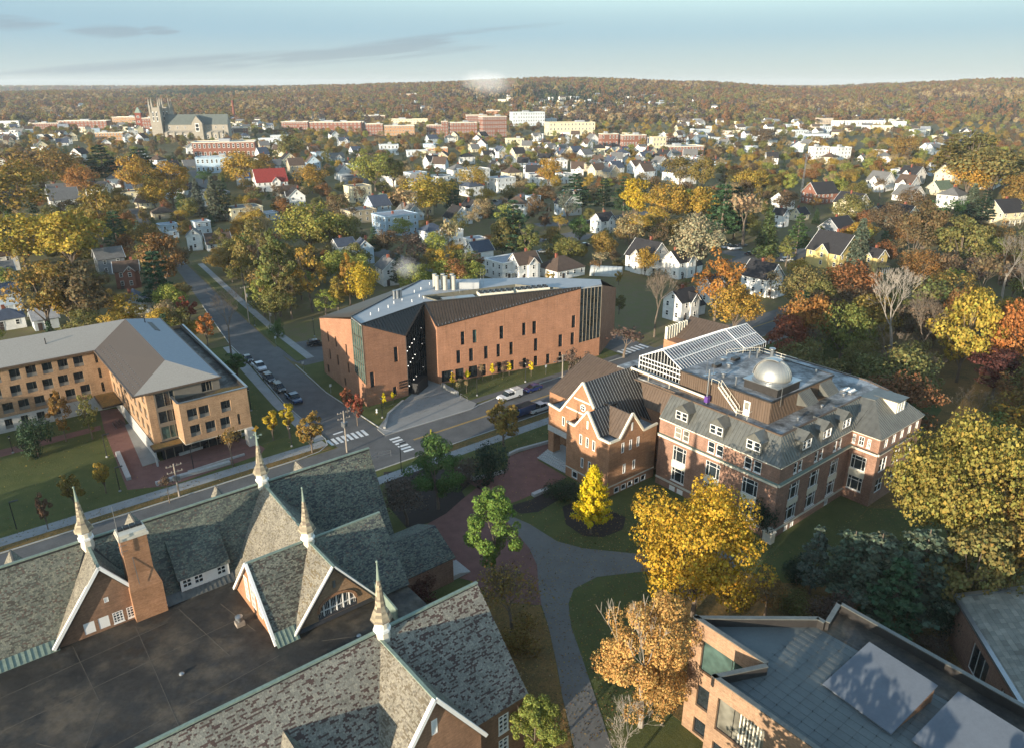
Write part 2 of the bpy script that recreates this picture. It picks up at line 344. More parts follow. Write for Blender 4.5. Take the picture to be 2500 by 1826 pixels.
def window(root,A,B,h,depth=.2,nx=2,ny=2,fw=.07,fm=None,gm=None,proud=.04,sill=None,split=None,name='window',rows=None):
    """frame with bars (part) and a glass pane (sub-part) set into a hole"""
    A,d,n,L=frame2(A,B); u0,u1,z0,z1=h[:4]
    W=lambda u,z,k:(A[0]+d[0]*u-n[0]*k,A[1]+d[1]*u-n[1]*k,z); m=MB()
    def bx(a,b,c,e,k0,k1):
        m.add([W(a,c,k1),W(b,c,k1),W(b,c,k0),W(a,c,k0),W(a,e,k1),W(b,e,k1),W(b,e,k0),W(a,e,k0)],[[0,1,2,3],[7,6,5,4],[3,2,6,7],[2,1,5,6],[1,0,4,5],[0,3,7,4]])
    k0,k1=depth-proud,depth+.05
    bx(u0,u0+fw,z0,z1,k0,k1); bx(u1-fw,u1,z0,z1,k0,k1); bx(u0+fw,u1-fw,z0,z0+fw,k0,k1); bx(u0+fw,u1-fw,z1-fw,z1,k0,k1)
    xs=split if split else [i/nx for i in range(1,nx)]
    for t in xs: x=u0+(u1-u0)*t; bx(x-fw*.35,x+fw*.35,z0+fw,z1-fw,k0+.01,k1-.005)
    for t in (rows if rows is not None else [j/ny for j in range(1,ny)]): z=z0+(z1-z0)*t; bx(u0+fw,u1-fw,z-fw*.35,z+fw*.35,k0+.013,k1-.008)
    if sill: bx(u0-.06,u1+.06,z0-sill,z0-.003,-.08,depth)
    w=m.build(name,fm or M_WHITE,root)
    g=MB(); g.quad(W(u0+.02,z0+.02,depth+.03),W(u1-.02,z0+.02,depth+.03),W(u1-.02,z1-.02,depth+.03),W(u0+.02,z1-.02,depth+.03)); g.build('pane',gm or M_GLASS,root,parent=w)
    return w
def poly_scan(P2,y):
    xs=[];n=len(P2)
    for i in range(n):
        (x0,y0),(x1,y1)=P2[i],P2[(i+1)%n]
        if (y0<=y<y1) or (y1<=y<y0): xs.append(x0+(x1-x0)*(y-y0)/(y1-y0))
    xs.sort(); return list(zip(xs[::2],xs[1::2]))
def roofframe(poly):
    P=[np.array(p,float) for p in poly]; n=np.zeros(3)
    for i in range(len(P)): n+=np.cross(P[i],P[(i+1)%len(P)])
    n/=np.linalg.norm(n)
    if n[2]<0: n=-n
    up=np.array([0,0,1.])-n*n[2]; up/=np.linalg.norm(up); h=np.cross(up,n); o=P[0]
    return o,h,up,n,[((p-o)@h,(p-o)@up) for p in P]
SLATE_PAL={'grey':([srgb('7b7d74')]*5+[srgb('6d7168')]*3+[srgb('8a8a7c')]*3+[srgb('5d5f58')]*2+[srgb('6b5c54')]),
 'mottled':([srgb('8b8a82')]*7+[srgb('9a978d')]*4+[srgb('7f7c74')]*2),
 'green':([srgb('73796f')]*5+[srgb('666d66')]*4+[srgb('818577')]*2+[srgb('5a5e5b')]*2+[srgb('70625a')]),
 'tan':([srgb('948f83')]*5+[srgb('898478')]*3+[srgb('7e796f')]*2+[srgb('726d65')])}  # tan goes on sun-facing gable slopes: warm light put into the slate colour
def slates(root,poly,pal,name='slates',ch=.145,sw=.2,dark=None,parent=None):
    """every slate its own thin wedge, laid in courses"""
    o,h,up,n,P2=roofframe(poly); pal=SLATE_PAL[pal]; m=MB(); ys=[p[1] for p in P2]; y=min(ys); k=0
    vs=[];fs=[];cs=[]
    while y<max(ys)-.02:
        prev=0
        for a,b in poly_scan(P2,y+ch*.5):
            x=a-rng.random()*sw
            while x<b:
                w=sw*(.8+.45*rng.random()); x0,x1=max(x,a),min(x+w-.012,b)
                if x1-x0>.03:
                    if dark and rng.random()<(.48 if prev else dark[1]*1.15): c=dark[0]; prev=1
                    else: c=pal[int(rng.integers(len(pal)))]; prev=0
                    f=.9+.2*rng.random(); c=(c[0]*f*.88,c[1]*f*.85,c[2]*f*.79); l=.02+.02*rng.random(); i=len(vs); yb=y-.03+.02*rng.random()
                    for xx,yy,ll in ((x0,yb,l+.012),(x1,yb,l+.012),(x1,y+ch,.012),(x0,y+ch,.012),(x0,yb,.0),(x1,yb,.0)): vs.append(o+h*xx+up*yy+n*ll)
                    fs+=[[i,i+1,i+2,i+3],[i+4,i+5,i+1,i]]; cs+=[c,c]
                x+=w
        y+=ch
    m.v=[tuple(v) for v in vs]; m.f=fs; m.c=cs; m.m=[0]*len(fs)
    return m.build(name,M_SLATE,root,parent=parent,kind='stuff')
def roofslab(root,polys,mats,th=.12,name='roof'):
    """roof planes with thickness"""
    m=MB()
    for poly in polys:
        P=[np.array(p,float) for p in poly]; n=np.zeros(3)
        for i in range(len(P)): n+=np.cross(P[i],P[(i+1)%len(P)])
        n/=np.linalg.norm(n)
        if n[2]<0: P=P[::-1]; n=-n
        k=len(P); m.add(P+[p-n*th for p in P],[list(range(k)),list(range(k,2*k))[::-1]]+[[(i+1)%k,i,k+i,k+(i+1)%k] for i in range(k)])
    return m.build(name,mats,root)
def seams(root,poly,mats,gap=.5,w=.06,hh=.07,name='seam',parent=None,skip=None):
    o,h,up,n,P2=roofframe(poly); Q=[(b,a) for a,b in P2]; xs=[p[0] for p in P2]; x=min(xs)+gap*.5; out=[]
    while x<max(xs)-.05:
        for a,b in poly_scan(Q,x):
            if b-a>.25:
                m=MB(); m.bar(o+h*x+up*(a+.02)+n*hh/2,o+h*x+up*(b-.02)+n*hh/2,w,hh,n); out.append(m.build(name,mats,root,parent=parent))
        x+=gap
    return out
def rail(root,pts,mats,name,w=.2,h=.1,up=(0,0,1),parent=None):
    m=MB()
    for a,b in zip(pts,pts[1:]): m.bar(a,b,w,h,up)
    return m.build(name,mats,root,parent=parent)
def gslab(name,pts,z,m,z0=None,px=True,label=None,kind='structure',parent=None,bevel=False):
    """ground sheet from photo pixels on the ground (or U,V points)"""
    poly=[tuple(G(*p)[:2]) for p in pts] if px else [XY(*p) for p in pts]
    b=MB(); b.prism(poly,z0 if z0 is not None else z-.12,z); o=b.build(name,m,parent); o['kind']=kind
    return o
# ------------------------------------------------------------------ ground
def ground():
    ys=[-160,-80,0]+list(np.geomspace(40,12500,120)); m=MB(); nx=90; vs=[];fs=[]
    for y in ys:
        hw=900+1.25*max(y,0)
        for i in range(nx+1): x=-hw+2*hw*i/nx; vs.append((x,y,tz(x,y)))
    for j in range(len(ys)-1):
        for i in range(nx): a=j*(nx+1)+i; fs.append([a,a+1,a+nx+2,a+nx+1])
    m.add(vs,fs); o=m.build('ground',M_TOWN,smooth=True); o['kind']='structure'
ground()
def band(name,u0,u1,v0,v1,z,m,th=.1):
    b=MB(); b.prism([XY(u0,v0),XY(u1,v0),XY(u1,v1),XY(u0,v1)],z-th,z); o=b.build(name,m); o['kind']='structure'; return o
def strip(name,pts,z,m,th=.1):
    """pts: [(u_left,u_right,v)...]"""
    b=MB(); b.prism([XY(a,v) for a,_,v in pts]+[XY(c,v) for _,c,v in pts[::-1]],z-th,z); o=b.build(name,m); o['kind']='structure'; return o
band('road',-90,230,102.3,114.3,.012,M_ASPHALT,.3)
SS=[(51.5,61.2,114.2),(52,61.2,140),(55,63.2,165),(56.3,65.5,185),(62.5,69.3,225),(71.2,75.5,283),(80,85,350),(92,97,440)]
strip('road',SS,.016,M_ASPHALT,.3)
strip('road',[(129,139,114.2),(130,140,150),(134,143,200),(140,149,300)],.016,M_ASPHALT,.3)
gslab('driveway',[(664,850),(700,840),(760,830),(840,842),(840,875),(745,892),(712,882)],.02,M_ASPHALT,-.3)
# raised blocks beside the roads
band('lawn',-90,50.9,114.6,128,.10,M_GRASS,.4)
strip('lawn',[(-90,51.2,128),(-90,51.6,140),(-90,54.6,165),(-90,56,184)],.104,M_GRASS,.4)
strip('lawn',[(61.6,128.6,114.6),(61.6,128.6,140),(63.6,129,158)],.10,M_GRASS,.4)
band('lawn',-90,230,-60,102,.10,M_GRASS,.4)
band('verge',-90,50.4,114.75,116.3,.112,M_LITTER)
band('sidewalk',-90,50.4,116.3,118.8,.122,M_CONC)
band('verge',62,230,99.9,101.9,.112,M_LITTER)
band('sidewalk',40,230,97.6,99.9,.122,M_CONC)
band('sidewalk',-90,40,98.6,101.2,.122,M_CONC)
strip('sidewalk',[(49,51,119),(49,51.3,128),(49.6,51.6,140),(52,54.4,165),(54,55.8,183)],.118,M_CONC)
strip('sidewalk',[(67,69,162),(68.5,70.5,185),(72.5,74.5,225),(79,81,283)],.12,M_CONC)
strip('verge',[(64.5,67,162),(66,68.5,185),(70,72.5,225),(76.5,79,283)],.1,M_GRASS)
band('sidewalk',82,128,114.7,116.6,.122,M_ASPHALT)
def kerb(pts):
    m=MB()
    for a,b in zip(pts,pts[1:]):
        A=XY(*a);B=XY(*b); m.bar((A[0],A[1],.02),(B[0],B[1],.02),.16,.26)
    o=m.build('kerb',M_GRANITE); o['kind']='structure'
kerb([(-90,114.55),(27,114.45),(44,114.55),(48,114.9),(50.4,116.5),(51.2,119),(51.9,140),(54.9,165),(56.2,184),(62.4,225)])
kerb([(128.6,114.5),(90,114.5),(83,113.6),(81,112.9),(63,113.3),(61.6,115.5),(61.4,140),(63.3,160)])
kerb([(-90,102.2),(128,102.2),(225,102.2)])
band('forecourt_edge',62.2,81.5,113.1,114.62,.106,M_CONC,.3)
q5=lambda a,b:(700+a*.39788,600+b*.39788); q4=lambda a,b:(a*.35367,650+b*.35367); qc=lambda a,b:(1000+a*.42373,1000+b*.42373)
gslab('plaza',[q5(*p) for p in [(858,822),(938,852),(1110,945),(1165,968),(1140,1003),(605,1166),(555,1125),(640,1015),(752,925)]],.135,M_PLAZA)
gslab('brick_plaza',[q4(*p) for p in [(690,1000),(780,985),(840,985),(870,1090),(985,1385),(1100,1350),(1600,1180),(1740,1200),(1830,1260),(1800,1300),(1180,1515),(880,1545),(720,1130)]],.128,M_PAVE)
gslab('concrete_apron',[q4(*p) for p in [(862,1097),(912,1080),(1105,1345),(985,1383)]],.134,M_PLAZA)
gslab('brick_path',[q4(*p) for p in [(0,1270),(0,1320),(700,1130),(695,1100)]],.13,M_PAVE)
gslab('path',[qc(*p) for p in [(690,660),(850,760),(1000,800),(1290,830),(1600,850),(1900,800),(2000,830),(1900,900),(1650,960),(1420,935),(1360,932),(1080,965),(945,1035),(915,1120),(930,1250),(1000,1450),(1100,1750),(1180,2000),(960,2000),(880,1652),(850,1480),(800,1250),(760,1130),(740,1000),(735,900),(690,800),(640,740),(560,640),(480,540),(400,440),(450,470),(530,560),(600,620)]],.13,M_PATH)
gslab('brick_court',[qc(*p) for p in [(30,700),(210,600),(300,520),(400,440),(480,540),(560,640),(640,740),(690,800),(735,900),(740,1000),(760,1130),(560,1110),(420,1040),(360,990),(200,950),(160,850)]],.126,M_PAVE)
gslab('brick_court',[qc(*p) for p in [(300,400),(450,405),(560,340),(570,270),(800,190),(800,280),(735,290),(905,390),(790,450),(640,520),(530,558),(420,468)]],.126,M_PAVE)
gslab('leaf_litter',[qc(*p) for p in [(430,1050),(560,1115),(755,1135),(798,1250),(848,1480),(878,1652),(950,1990),(500,2000),(400,1500)]],.115,M_LITTER)
gslab('leaf_litter',[qc(*p) for p in [(1500,1000),(1900,930),(2100,1000),(2500,1000),(3500,900),(3500,1500),(1700,1900),(1300,1600)]],.115,M_LITTER)
gslab('leaf_litter',[(2050,1330),(2120,1240),(2500,1260),(2500,760),(1950,700),(2300,1000)],.117,M_LITTER)
gslab('mulch_bed',[qc(*p) for p in [(880,560),(960,530),(1100,560),(1245,620),(1230,690),(1120,735),(1000,730),(900,660)]],.121,M_MULCH)
gslab('mulch_bed',[qc(*p) for p in [(560,560),(700,520),(800,460),(950,420),(960,470),(860,520),(740,590),(640,600)]],.121,M_MULCH)
gslab('mulch_bed',[qc(*p) for p in [(-150,360),(290,340),(380,405),(300,470),(330,520),(210,620),(-10,690),(-120,560)]],.121,M_MULCH)
# painted markings
def paint(name,quads,m):
    b=MB(); 
    for p,z in quads: b.prism(p,z-.003,z)
    o=b.build(name,m); return o
def pxq(a,b,w):
    A=G(*a)[:2];B=G(*b)[:2];d=B-A;d/=np.hypot(*d);n=np.array([-d[1],d[0]])*w/2
    return [tuple(A+n),tuple(B+n),tuple(B-n),tuple(A-n)]
for i in range(8):
    t=i/7; c=(265+(478-265)*t,1207+(1145-1207)*t); o=paint('crosswalk_bar',[(pxq(q5(c[0]-18,c[1]-16),q5(c[0]+18,c[1]+16),.62),.024)],M_LINE); o['kind']='structure'
for i in range(6):
    t=i/5; c=(663+(748-663)*t,1180+(1253-1180)*t); o=paint('crosswalk_bar',[(pxq(q5(c[0]-30,c[1]+9),q5(c[0]+30,c[1]-9),.62),.02)],M_LINE); o['kind']='structure'
for nm,qs in (('stop_line',[(pxq(q5(285,1157),q5(345,1137),.5),.024)]),):
    o=paint(nm,qs,M_LINE); o['kind']='structure'
ql=lambda u0,u1,v,w=.12:[XY(u0,v-w/2),XY(u1,v-w/2),XY(u1,v+w/2),XY(u0,v+w/2)]
o=paint('yellow_centre_line',[(ql(64,200,108.25),.018),(ql(64,200,108.55),.018),(ql(-90,47,108.25),.018),(ql(-90,47,108.55),.018)],M_YELLOW); o['kind']='structure'
for k in range(6): o=paint('crosswalk_bar',[(ql(129.6+k*1.6,130.4+k*1.6,117,3),.022)],M_LINE); o['kind']='structure'
# ------------------------------------------------------------------ slate-roofed hall in the foreground
def library():
    r=campus('slate_roofed_hall',(20,65),'long brick hall with mottled slate roofs, four spirelets and a black flat roof','building')
    FZ=6.5; RZ=15.2; SL=(RZ-FZ)/4.5
    # --- north range: ridge V=83.5
    def quadS(u0,u1,ve=79.0): z=RZ-(83.5-ve)*SL; return [(u0,ve,z),(u1,ve,z),(u1,83.5,RZ),(u0,83.5,RZ)]
    def quadN(u0,u1,ve=88.5): z=RZ-(ve-83.5)*SL; return [(u1,ve,z),(u0,ve,z),(u0,83.5,RZ),(u1,83.5,RZ)]
    zl=RZ-(83.5-77.6)*SL
    roofslab(r,[quadS(-24,42),quadN(-24,42,89.3),[(36,77.6,zl),(42,77.6,zl),(42,79,FZ),(36,79,FZ)]],M_DARKMETAL,.25)
    slates(r,quadS(-24,1.9),'grey',dark=(srgb('5b564f'),.09)); slates(r,[(1.9,79,FZ),(7,83.5,RZ),(7,83.5,RZ),(1.9,83.5,RZ)][:2]+[(1.9,83.5,RZ)],'grey')
    slates(r,[(12.2,79,FZ),(21.6,79,FZ),(27,83.5,RZ),(7,83.5,RZ)],'green',dark=(srgb('565a58'),.10))
    slates(r,[(32.4,79,FZ),(36,79,FZ),(36,77.6,zl),(42.05,77.6,zl),(42.05,83.5,RZ),(27,83.5,RZ)],'green',dark=(srgb('4a4d50'),.14))
    slates(r,quadN(-24,42.05,89.3),'grey')
    # copper eaves strips on the flat-roof side
    for u0,u1 in ((-24,1.9),(12.5,21)):
        e=roofslab(r,[[(u0,78.1,FZ+.05),(u1,78.1,FZ+.05),(u1,79.25,FZ+.75),(u0,79.25,FZ+.75)]],M_COPPER if u0<0 else M_LEAD,.06,'eave_apron')
        seams(r,[(u0,78.1,FZ+.06),(u1,78.1,FZ+.06),(u1,79.25,FZ+.76),(u0,79.25,FZ+.76)],M_COPPER if u0<0 else M_LEAD,.55,.05,.05,'seam',e)
    rail(r,[(-24,83.5,RZ+.06),(42.1,83.5,RZ+.06)],M_COPPER,'ridge_cap',.32,.16)
    # east end wall and north wall
    facade(r,(42,77.9),(42,89),[(0,4.4),(5.6,RZ-.3),(11.1,4.4)],0,[],M_BRICK_RED)
    facade(r,(42,89),(-24,89),4.5,0,[],M_BRICK_RED); facade(r,(36,77.9),(42,77.9),4.3,0,[],M_BRICK_RED)
    # cross gables on the street side of the north range
    for u in (0.2,12.4,22.6,33.4):
        w=2.6; v1=88.3; zt=14.3; zb=9.6
        roofslab(r,[[(u,83.6,zt),(u,v1,zt),(u-w,v1,zb),(u-w,86,zb)],[(u,83.6,zt),(u,v1,zt),(u+w,v1,zb),(u+w,86,zb)]],M_DARKMETAL,.15,'dormer_roof')
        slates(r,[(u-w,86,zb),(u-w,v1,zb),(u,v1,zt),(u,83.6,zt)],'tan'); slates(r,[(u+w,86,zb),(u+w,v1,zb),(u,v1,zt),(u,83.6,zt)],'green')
        facade(r,(u+w-.2,v1-.1),(u-w+.2,v1-.1),[(0,zb),(w-.2,zt-.2),(2*w-.4,zb)],5,[],M_BRICK_RED,name='gable_wall')
    # --- gable 1 with chimney (faces the flat roof)
    gz=14.5
    W1=[(1.7,78.3,6.9),(7,78.3,gz),(7,83.2,gz)]
    roofslab(r,[[(1.5,78.1,6.7),(7,78.1,gz),(7,83.4,gz),(2.0,79.2,6.9)],[(12.5,78.1,6.7),(7,78.1,gz),(7,83.4,gz),(12.2,79.2,6.9)]],M_DARKMETAL,.2,'gable_roof')
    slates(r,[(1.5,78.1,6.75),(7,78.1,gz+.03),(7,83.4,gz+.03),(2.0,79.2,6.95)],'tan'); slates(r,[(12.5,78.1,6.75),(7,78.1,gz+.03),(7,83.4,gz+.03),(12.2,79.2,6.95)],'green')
    hs=[(2.9+k*1.42,3.95+k*1.42,FZ+.35,FZ+1.75) for k in range(4)]
    hv=(5.3,5.75,9.9,10.5)
    A,B=(1.5,78.45),(12.5,78.45)
    facade(r,A,B,[(0,6.8),(5.5,gz-.25),(11,6.8)],FZ-.2,hs+[hv],M_BRICK_BROWN,.15,'gable_wall')
    for k,h in enumerate(hs): 
        if k<2:
            m=MB(); m.box(1.5+h[0],1.5+h[1],78.45+.02,78.45+.1,h[2],h[3]); m.build('blind_panel',M_WHITE,r)
        else: window(r,A,B,h,.1,3,4,.1,proud=.1,sill=.08)
    window(r,A,B,hv,.08,1,6,.06,proud=.1,name='vent')
    rail(r,[(1.35,78.2,6.75),(7,78.2,gz+.05)],M_WHITE,'barge_board',.35,.3,(0,1,0)); rail(r,[(12.6,78.2,6.75),(7,78.2,gz+.05)],M_WHITE,'barge_board',.35,.3,(0,1,0))
    rail(r,[(7,78.1,gz+.08),(7,83.5,gz+.08)],M_COPPER,'ridge_cap',.3,.14)
    # chimney
    m=MB(); m.prism([(9.3,77.6),(12.6,77.6),(12.6,79.9),(9.3,79.9)],FZ-.2,10.5); m.prism([(9.3,77.6),(12.6,77.6),(12.6,79.9),(9.3,79.9)],10.5,10.5); 
    m.add([(9.3,77.6,10.5),(12.6,77.6,10.5),(12.6,79.9,10.5),(9.3,79.9,10.5),(9.5,78.1,12.2),(12.1,78.1,12.2),(12.1,79.9,12.2),(9.5,79.9,12.2)],[[0,1,5,4],[1,2,6,5],[2,3,7,6],[3,0,4,7]])
    m.prism([(9.5,78.1),(12.1,78.1),(12.1,79.9),(9.5,79.9)],12.2,16.7); ch=m.build('chimney',M_BRICK_ORANGE,r)
    m=MB(); m.prism([(9.3,77.9),(12.3,77.9),(12.3,80.1),(9.3,80.1)],16.7,17.0); m.prism([(9.42,78.05),(12.18,78.05),(12.18,79.95),(9.42,79.95)],17.0,17.35); m.build('chimney_cap',M_STONE,r,parent=ch)
    for k in range(4):
        m=MB(); m.box(9.6+k*.63,10.12+k*.63,79.05,79.75,17.36,17.6); m.build('flue',M_BLACK,r,parent=ch)
    m=MB(); m.tube((9.4,77.8,15.2),(9.4,77.8,21.2),.05,.03,6); m.bar((9.1,77.8,16.3),(10.0,77.8,16.3),.05,.05); m.bar((9.1,77.8,15.6),(10.0,77.8,15.6),.05,.05); m.build('antenna_mast',M_METAL,r)
    m=MB()
    for a,b in (((10.35,77.58,11.2),(10.3,78.08,14.4)),((10.3,78.08,14.4),(10.3,78.08,16.6))): m.bar(a,b,.06,.05)
    m.build('conduit',M_METAL,r,parent=ch)
    # --- shed dormer with four windows on the north range
    A,B=(14.6,79.05),(20.2,79.05); dz0,dz1=7.35,8.75
    hs=[(.2+k*1.32,1.3+k*1.32,dz0+.1,dz1-.12) for k in range(4)]
    facade(r,A,B,dz1,dz0-.4,hs,M_WHITE,.12,'dormer_wall')
    for k,h in enumerate(hs):
        if k==2: m=MB(); m.box(14.6+h[0],14.6+h[1],79.1,79.16,h[2],h[3]); m.build('blind_panel',M_WHITE,r)
        else: window(r,A,B,h,.08,2,2,.12,proud=.1)
    zz=lambda v:RZ-(83.5-v)*SL
    vt=82.2; q=[(14.4,78.85,dz1+.02),(20.4,78.85,dz1+.02),(20.4,vt,zz(vt)+.1),(14.4,vt,zz(vt)+.1)]
    roofslab(r,[q],M_DARKMETAL,.15,'dormer_roof'); slates(r,[(a,b,c+.02) for a,b,c in q],'green',dark=(srgb('565a58'),.1))
    for u in (14.6,20.2): 
        m=MB(); m.prism([(u-.05,79.06),(u+.05,79.06),(u+.05,82),(u-.05,82)],6.9,[dz1-.02,dz1-.02,zz(82)+.05,zz(82)+.05]); m.build('dormer_cheek',M_SLATE,r)
    # --- north-south ridge between the two spirelets
    nz0=15.0
    roofslab(r,[[(27,83.5,RZ),(27,70.4,14.0),(20.7,70.4,6.3),(20.7,79,6.5)],[(27,83.5,RZ),(27,70.4,14.0),(33.3,70.4,6.3),(33.3,79,6.5)]],M_DARKMETAL,.2,'cross_roof')
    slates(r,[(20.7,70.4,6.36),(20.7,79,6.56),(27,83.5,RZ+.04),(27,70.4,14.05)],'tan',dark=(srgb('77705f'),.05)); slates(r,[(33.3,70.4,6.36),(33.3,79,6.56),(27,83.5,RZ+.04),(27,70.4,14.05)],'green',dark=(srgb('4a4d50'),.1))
    rail(r,[(27,83.5,RZ+.06),(27,70.6,14.08)],M_COPPER,'ridge_cap',.3,.14)
    # --- cross wing: ridge V=70.5, z 13.5
    xz=13.5; xe=6.7
    S=[(19.8,64.2,xe),(36.2,64.2,xe),(36.2,70.5,xz),(19.8,70.5,xz)]; N=[(36.2,76.6,xe),(19.8,76.6,xe),(19.8,70.5,xz),(36.2,70.5,xz)]
    roofslab(r,[S,N],M_DARKMETAL,.2,'cross_roof')
    slates(r,[(19.75,64.2,xe+.03),(22.4,64.2,xe+.03),(27,69,xz-1.75),(27,70.5,xz+.03),(19.75,70.5,xz+.03)],'grey',dark=(srgb('4f4b46'),.16))
    slates(r,[(31.6,64.2,xe+.03),(36.25,64.2,xe+.03),(36.25,70.5,xz+.03),(27,70.5,xz+.03),(27,69,xz-1.75)],'green',dark=(srgb('4a4d50'),.13))
    slates(r,[(36.25,76.6,xe+.03),(19.75,76.6,xe+.03),(19.75,70.5,xz+.03),(36.25,70.5,xz+.03)],'green')
    rail(r,[(19.7,70.5,xz+.06),(36.3,70.5,xz+.06)],M_COPPER,'ridge_cap',.3,.14)
    e=roofslab(r,[[(19.8,63.7,FZ+.1),(22.3,63.7,FZ+.1),(22.3,64.9,xe+1.0),(19.8,64.9,xe+1.0)]],M_COPPER,.06,'eave_apron'); seams(r,[(19.8,63.7,FZ+.11),(22.3,63.7,FZ+.11),(22.3,64.9,xe+1.01),(19.8,64.9,xe+1.01)],M_COPPER,.5,.05,.05,'seam',e)
    A,B=(20,76.3),(20,64.4)
    hs=[(3.4,4.5,FZ+1.0,FZ+4.2),(5.2,6.4,FZ+1.0,FZ+5.2),(7.2,8.3,FZ+1.0,FZ+4.2)]
    facade(r,A,B,[(0,xe-.2),(5.8,xz-.3),(11.9,xe-.2)],FZ-.2,hs,M_BRICK_ORANGE,.15,'gable_wall')
    for h in hs: window(r,A,B,h,.1,2,5,.13,proud=.12)
    rail(r,[(19.75,64.1,xe),(19.75,70.5,xz+.05)],M_WHITE,'barge_board',.3,.3,(1,0,0)); rail(r,[(19.75,76.5,xe),(19.75,70.5,xz+.05)],M_WHITE,'barge_board',.3,.3,(1,0,0))
    facade(r,(36,64.4),(36,76.4),[(0,xe-.2),(6.1,xz-.3),(12,xe-.2)],0,[],M_BRICK_RED); facade(r,(31.5,64.45),(36,64.45),xe,0,[],M_BRICK_RED); facade(r,(36,76.3),(36,78),4.4,0,[],M_BRICK_RED)
    # --- gable 3 with the arched window
    ap=13.4; ez=7.2
    roofslab(r,[[(22.0,64.0,ez-.3),(27,64.0,ap),(27,70.2,ap),(22.2,65.3,ez-.1)],[(32.0,64.0,ez-.3),(27,64.0,ap),(27,70.2,ap),(31.8,65.3,ez-.1)]],M_DARKMETAL,.2,'gable_roof')
    slates(r,[(22.0,64.0,ez-.25),(27,64.0,ap+.04),(27,70.2,ap+.04),(22.2,65.3,ez-.05)],'tan',dark=(srgb('756a55'),.08)); slates(r,[(32.0,64.0,ez-.25),(27,64.0,ap+.04),(27,70.2,ap+.04),(31.8,65.3,ez-.05)],'green')
    A,B=(22.1,64.5),(31.9,64.5); uc=5.1; w2=2.35
    arch=[(uc-w2+2*w2*i/16,FZ+.55+ (.75+1.6*math.sqrt(max(0,1-((i-8)/8)**2)))) for i in range(17)]
    # wall with a real arched opening: columns above and beside the arch
    m=MB(); tp=lambda u:float(np.interp(u,[0,4.9,9.8],[ez-.3,ap-.3,ez-.3])); y=64.5
    us=[0]+[a[0] for a in arch]+[4.9,9.8]; us=sorted(set(us))
    for a,b in zip(us,us[1:]):
        mid=(a+b)/2
        if abs(mid-uc)<w2:
            za,zb=[float(np.interp(x,[q[0] for q in arch],[q[1] for q in arch])) for x in (a,b)]
            m.quad((22.1+a,y,FZ-.2),(22.1+b,y,FZ-.2),(22.1+b,y,FZ+.55),(22.1+a,y,FZ+.55)); m.quad((22.1+a,y,za),(22.1+b,y,zb),(22.1+b,y+.3,zb),(22.1+a,y+.3,za))
        else: za=zb=FZ-.2
        m.quad((22.1+a,y,za),(22.1+b,y,zb),(22.1+b,y,tp(b)),(22.1+a,y,tp(a)))
    m.build('gable_wall',M_BRICK_TAN,r)
    m=MB()
    for (u0,z0),(u1,z1) in zip(arch,arch[1:]): m.bar((22.1+u0,y-.05,z0+.22),(22.1+u1,y-.05,z1+.22),.16,.3,(0,0,1))
    m.build('brick_arch',M_BRICK_ORANGE,r)
    f=MB(); g=MB(); k=y+.22
    for (u0,z0),(u1,z1) in zip(arch,arch[1:]):
        f.bar((22.1+u0,k,z0-.06),(22.1+u1,k,z1-.06),.12,.14,(0,0,1)); g.quad((22.1+u0,k+.05,FZ+.55),(22.1+u1,k+.05,FZ+.55),(22.1+u1,k+.05,z1-.02),(22.1+u0,k+.05,z0-.02))
    f.bar((22.1+uc-w2,k,FZ+.62),(22.1+uc+w2,k,FZ+.62),.12,.14); f.bar((22.1+uc-w2,k,FZ+1.4),(22.1+uc+w2,k,FZ+1.4),.11,.1)
    for i in range(1,6):
        u=uc-w2+2*w2*i/6; zt=float(np.interp(u,[q[0] for q in arch],[q[1] for q in arch])); f.bar((22.1+u,k,FZ+.6),(22.1+u,k,zt-.05),.1,.12,(0,1,0))
    for i in range(24):
        u=uc-w2+2*w2*(i+.5)/24; zt=float(np.interp(u,[q[0] for q in arch],[q[1] for q in arch])); f.bar((22.1+u,k+.02,FZ+.6),(22.1+u,k+.02,zt-.05),.03,.03,(0,1,0))
    w=f.build('window',M_WHITE,r); g.build('pane',M_GLASS,r,parent=w)
    rail(r,[(21.9,64.15,ez-.4),(27,64.15,ap+.05)],M_WHITE,'barge_board',.3,.3,(0,1,0)); rail(r,[(32.1,64.15,ez-.4),(27,64.15,ap+.05)],M_WHITE,'barge_board',.3,.3,(0,1,0))
    rail(r,[(27,64.0,ap+.1),(27,70.3,ap+.1)],M_COPPER,'ridge_cap',.3,.14)
    m=MB(); m.box(26.85,27.15,64.4,64.55,10.5,11.4); m.build('vent',M_METAL,r)
    m=MB(); m.prism([(31.75,59.5),(31.95,59.5),(31.95,64.5),(31.75,64.5)],FZ-.2,[8.2,8.2,8.9,8.9]); m.build('copper_screen',M_COPPER,r)
    # --- flat roof
    m=MB(); m.prism([(-24,52),(36,52),(36,64.6),(31.9,64.6),(31.9,79.2),(-24,79.2)],6.0,FZ); m.build('flat_roof',M_MEMBRANE,r)
    facade(r,(36,52.5),(36,64.4),FZ,0,[],M_BRICK_RED); 
    ln=MB()
    for p,q_ in (((1,62),(-6,52.5)),((1,62),(8.5,55)),((1,62),(3.5,67)),((1,62),(-2,66)),((17.6,75),(19.0,68)),((13.6,77),(15.5,66)),((-10,60),(19.5,62.8)),((-8,69.3),(19.7,71.2)),((-8,74),(12,75.5)),((3,78),(3.5,68)),((9,77),(8.5,56)),((27.4,60.2),(24,62)),((27.4,60.2),(31,57.5))): ln.bar((p[0],p[1],FZ+.006),(q_[0],q_[1],FZ+.006),.06,.012)
    ln.build('roof_seam',plain('membrane_seam',srgb('5d554a')[:3],.8),r)
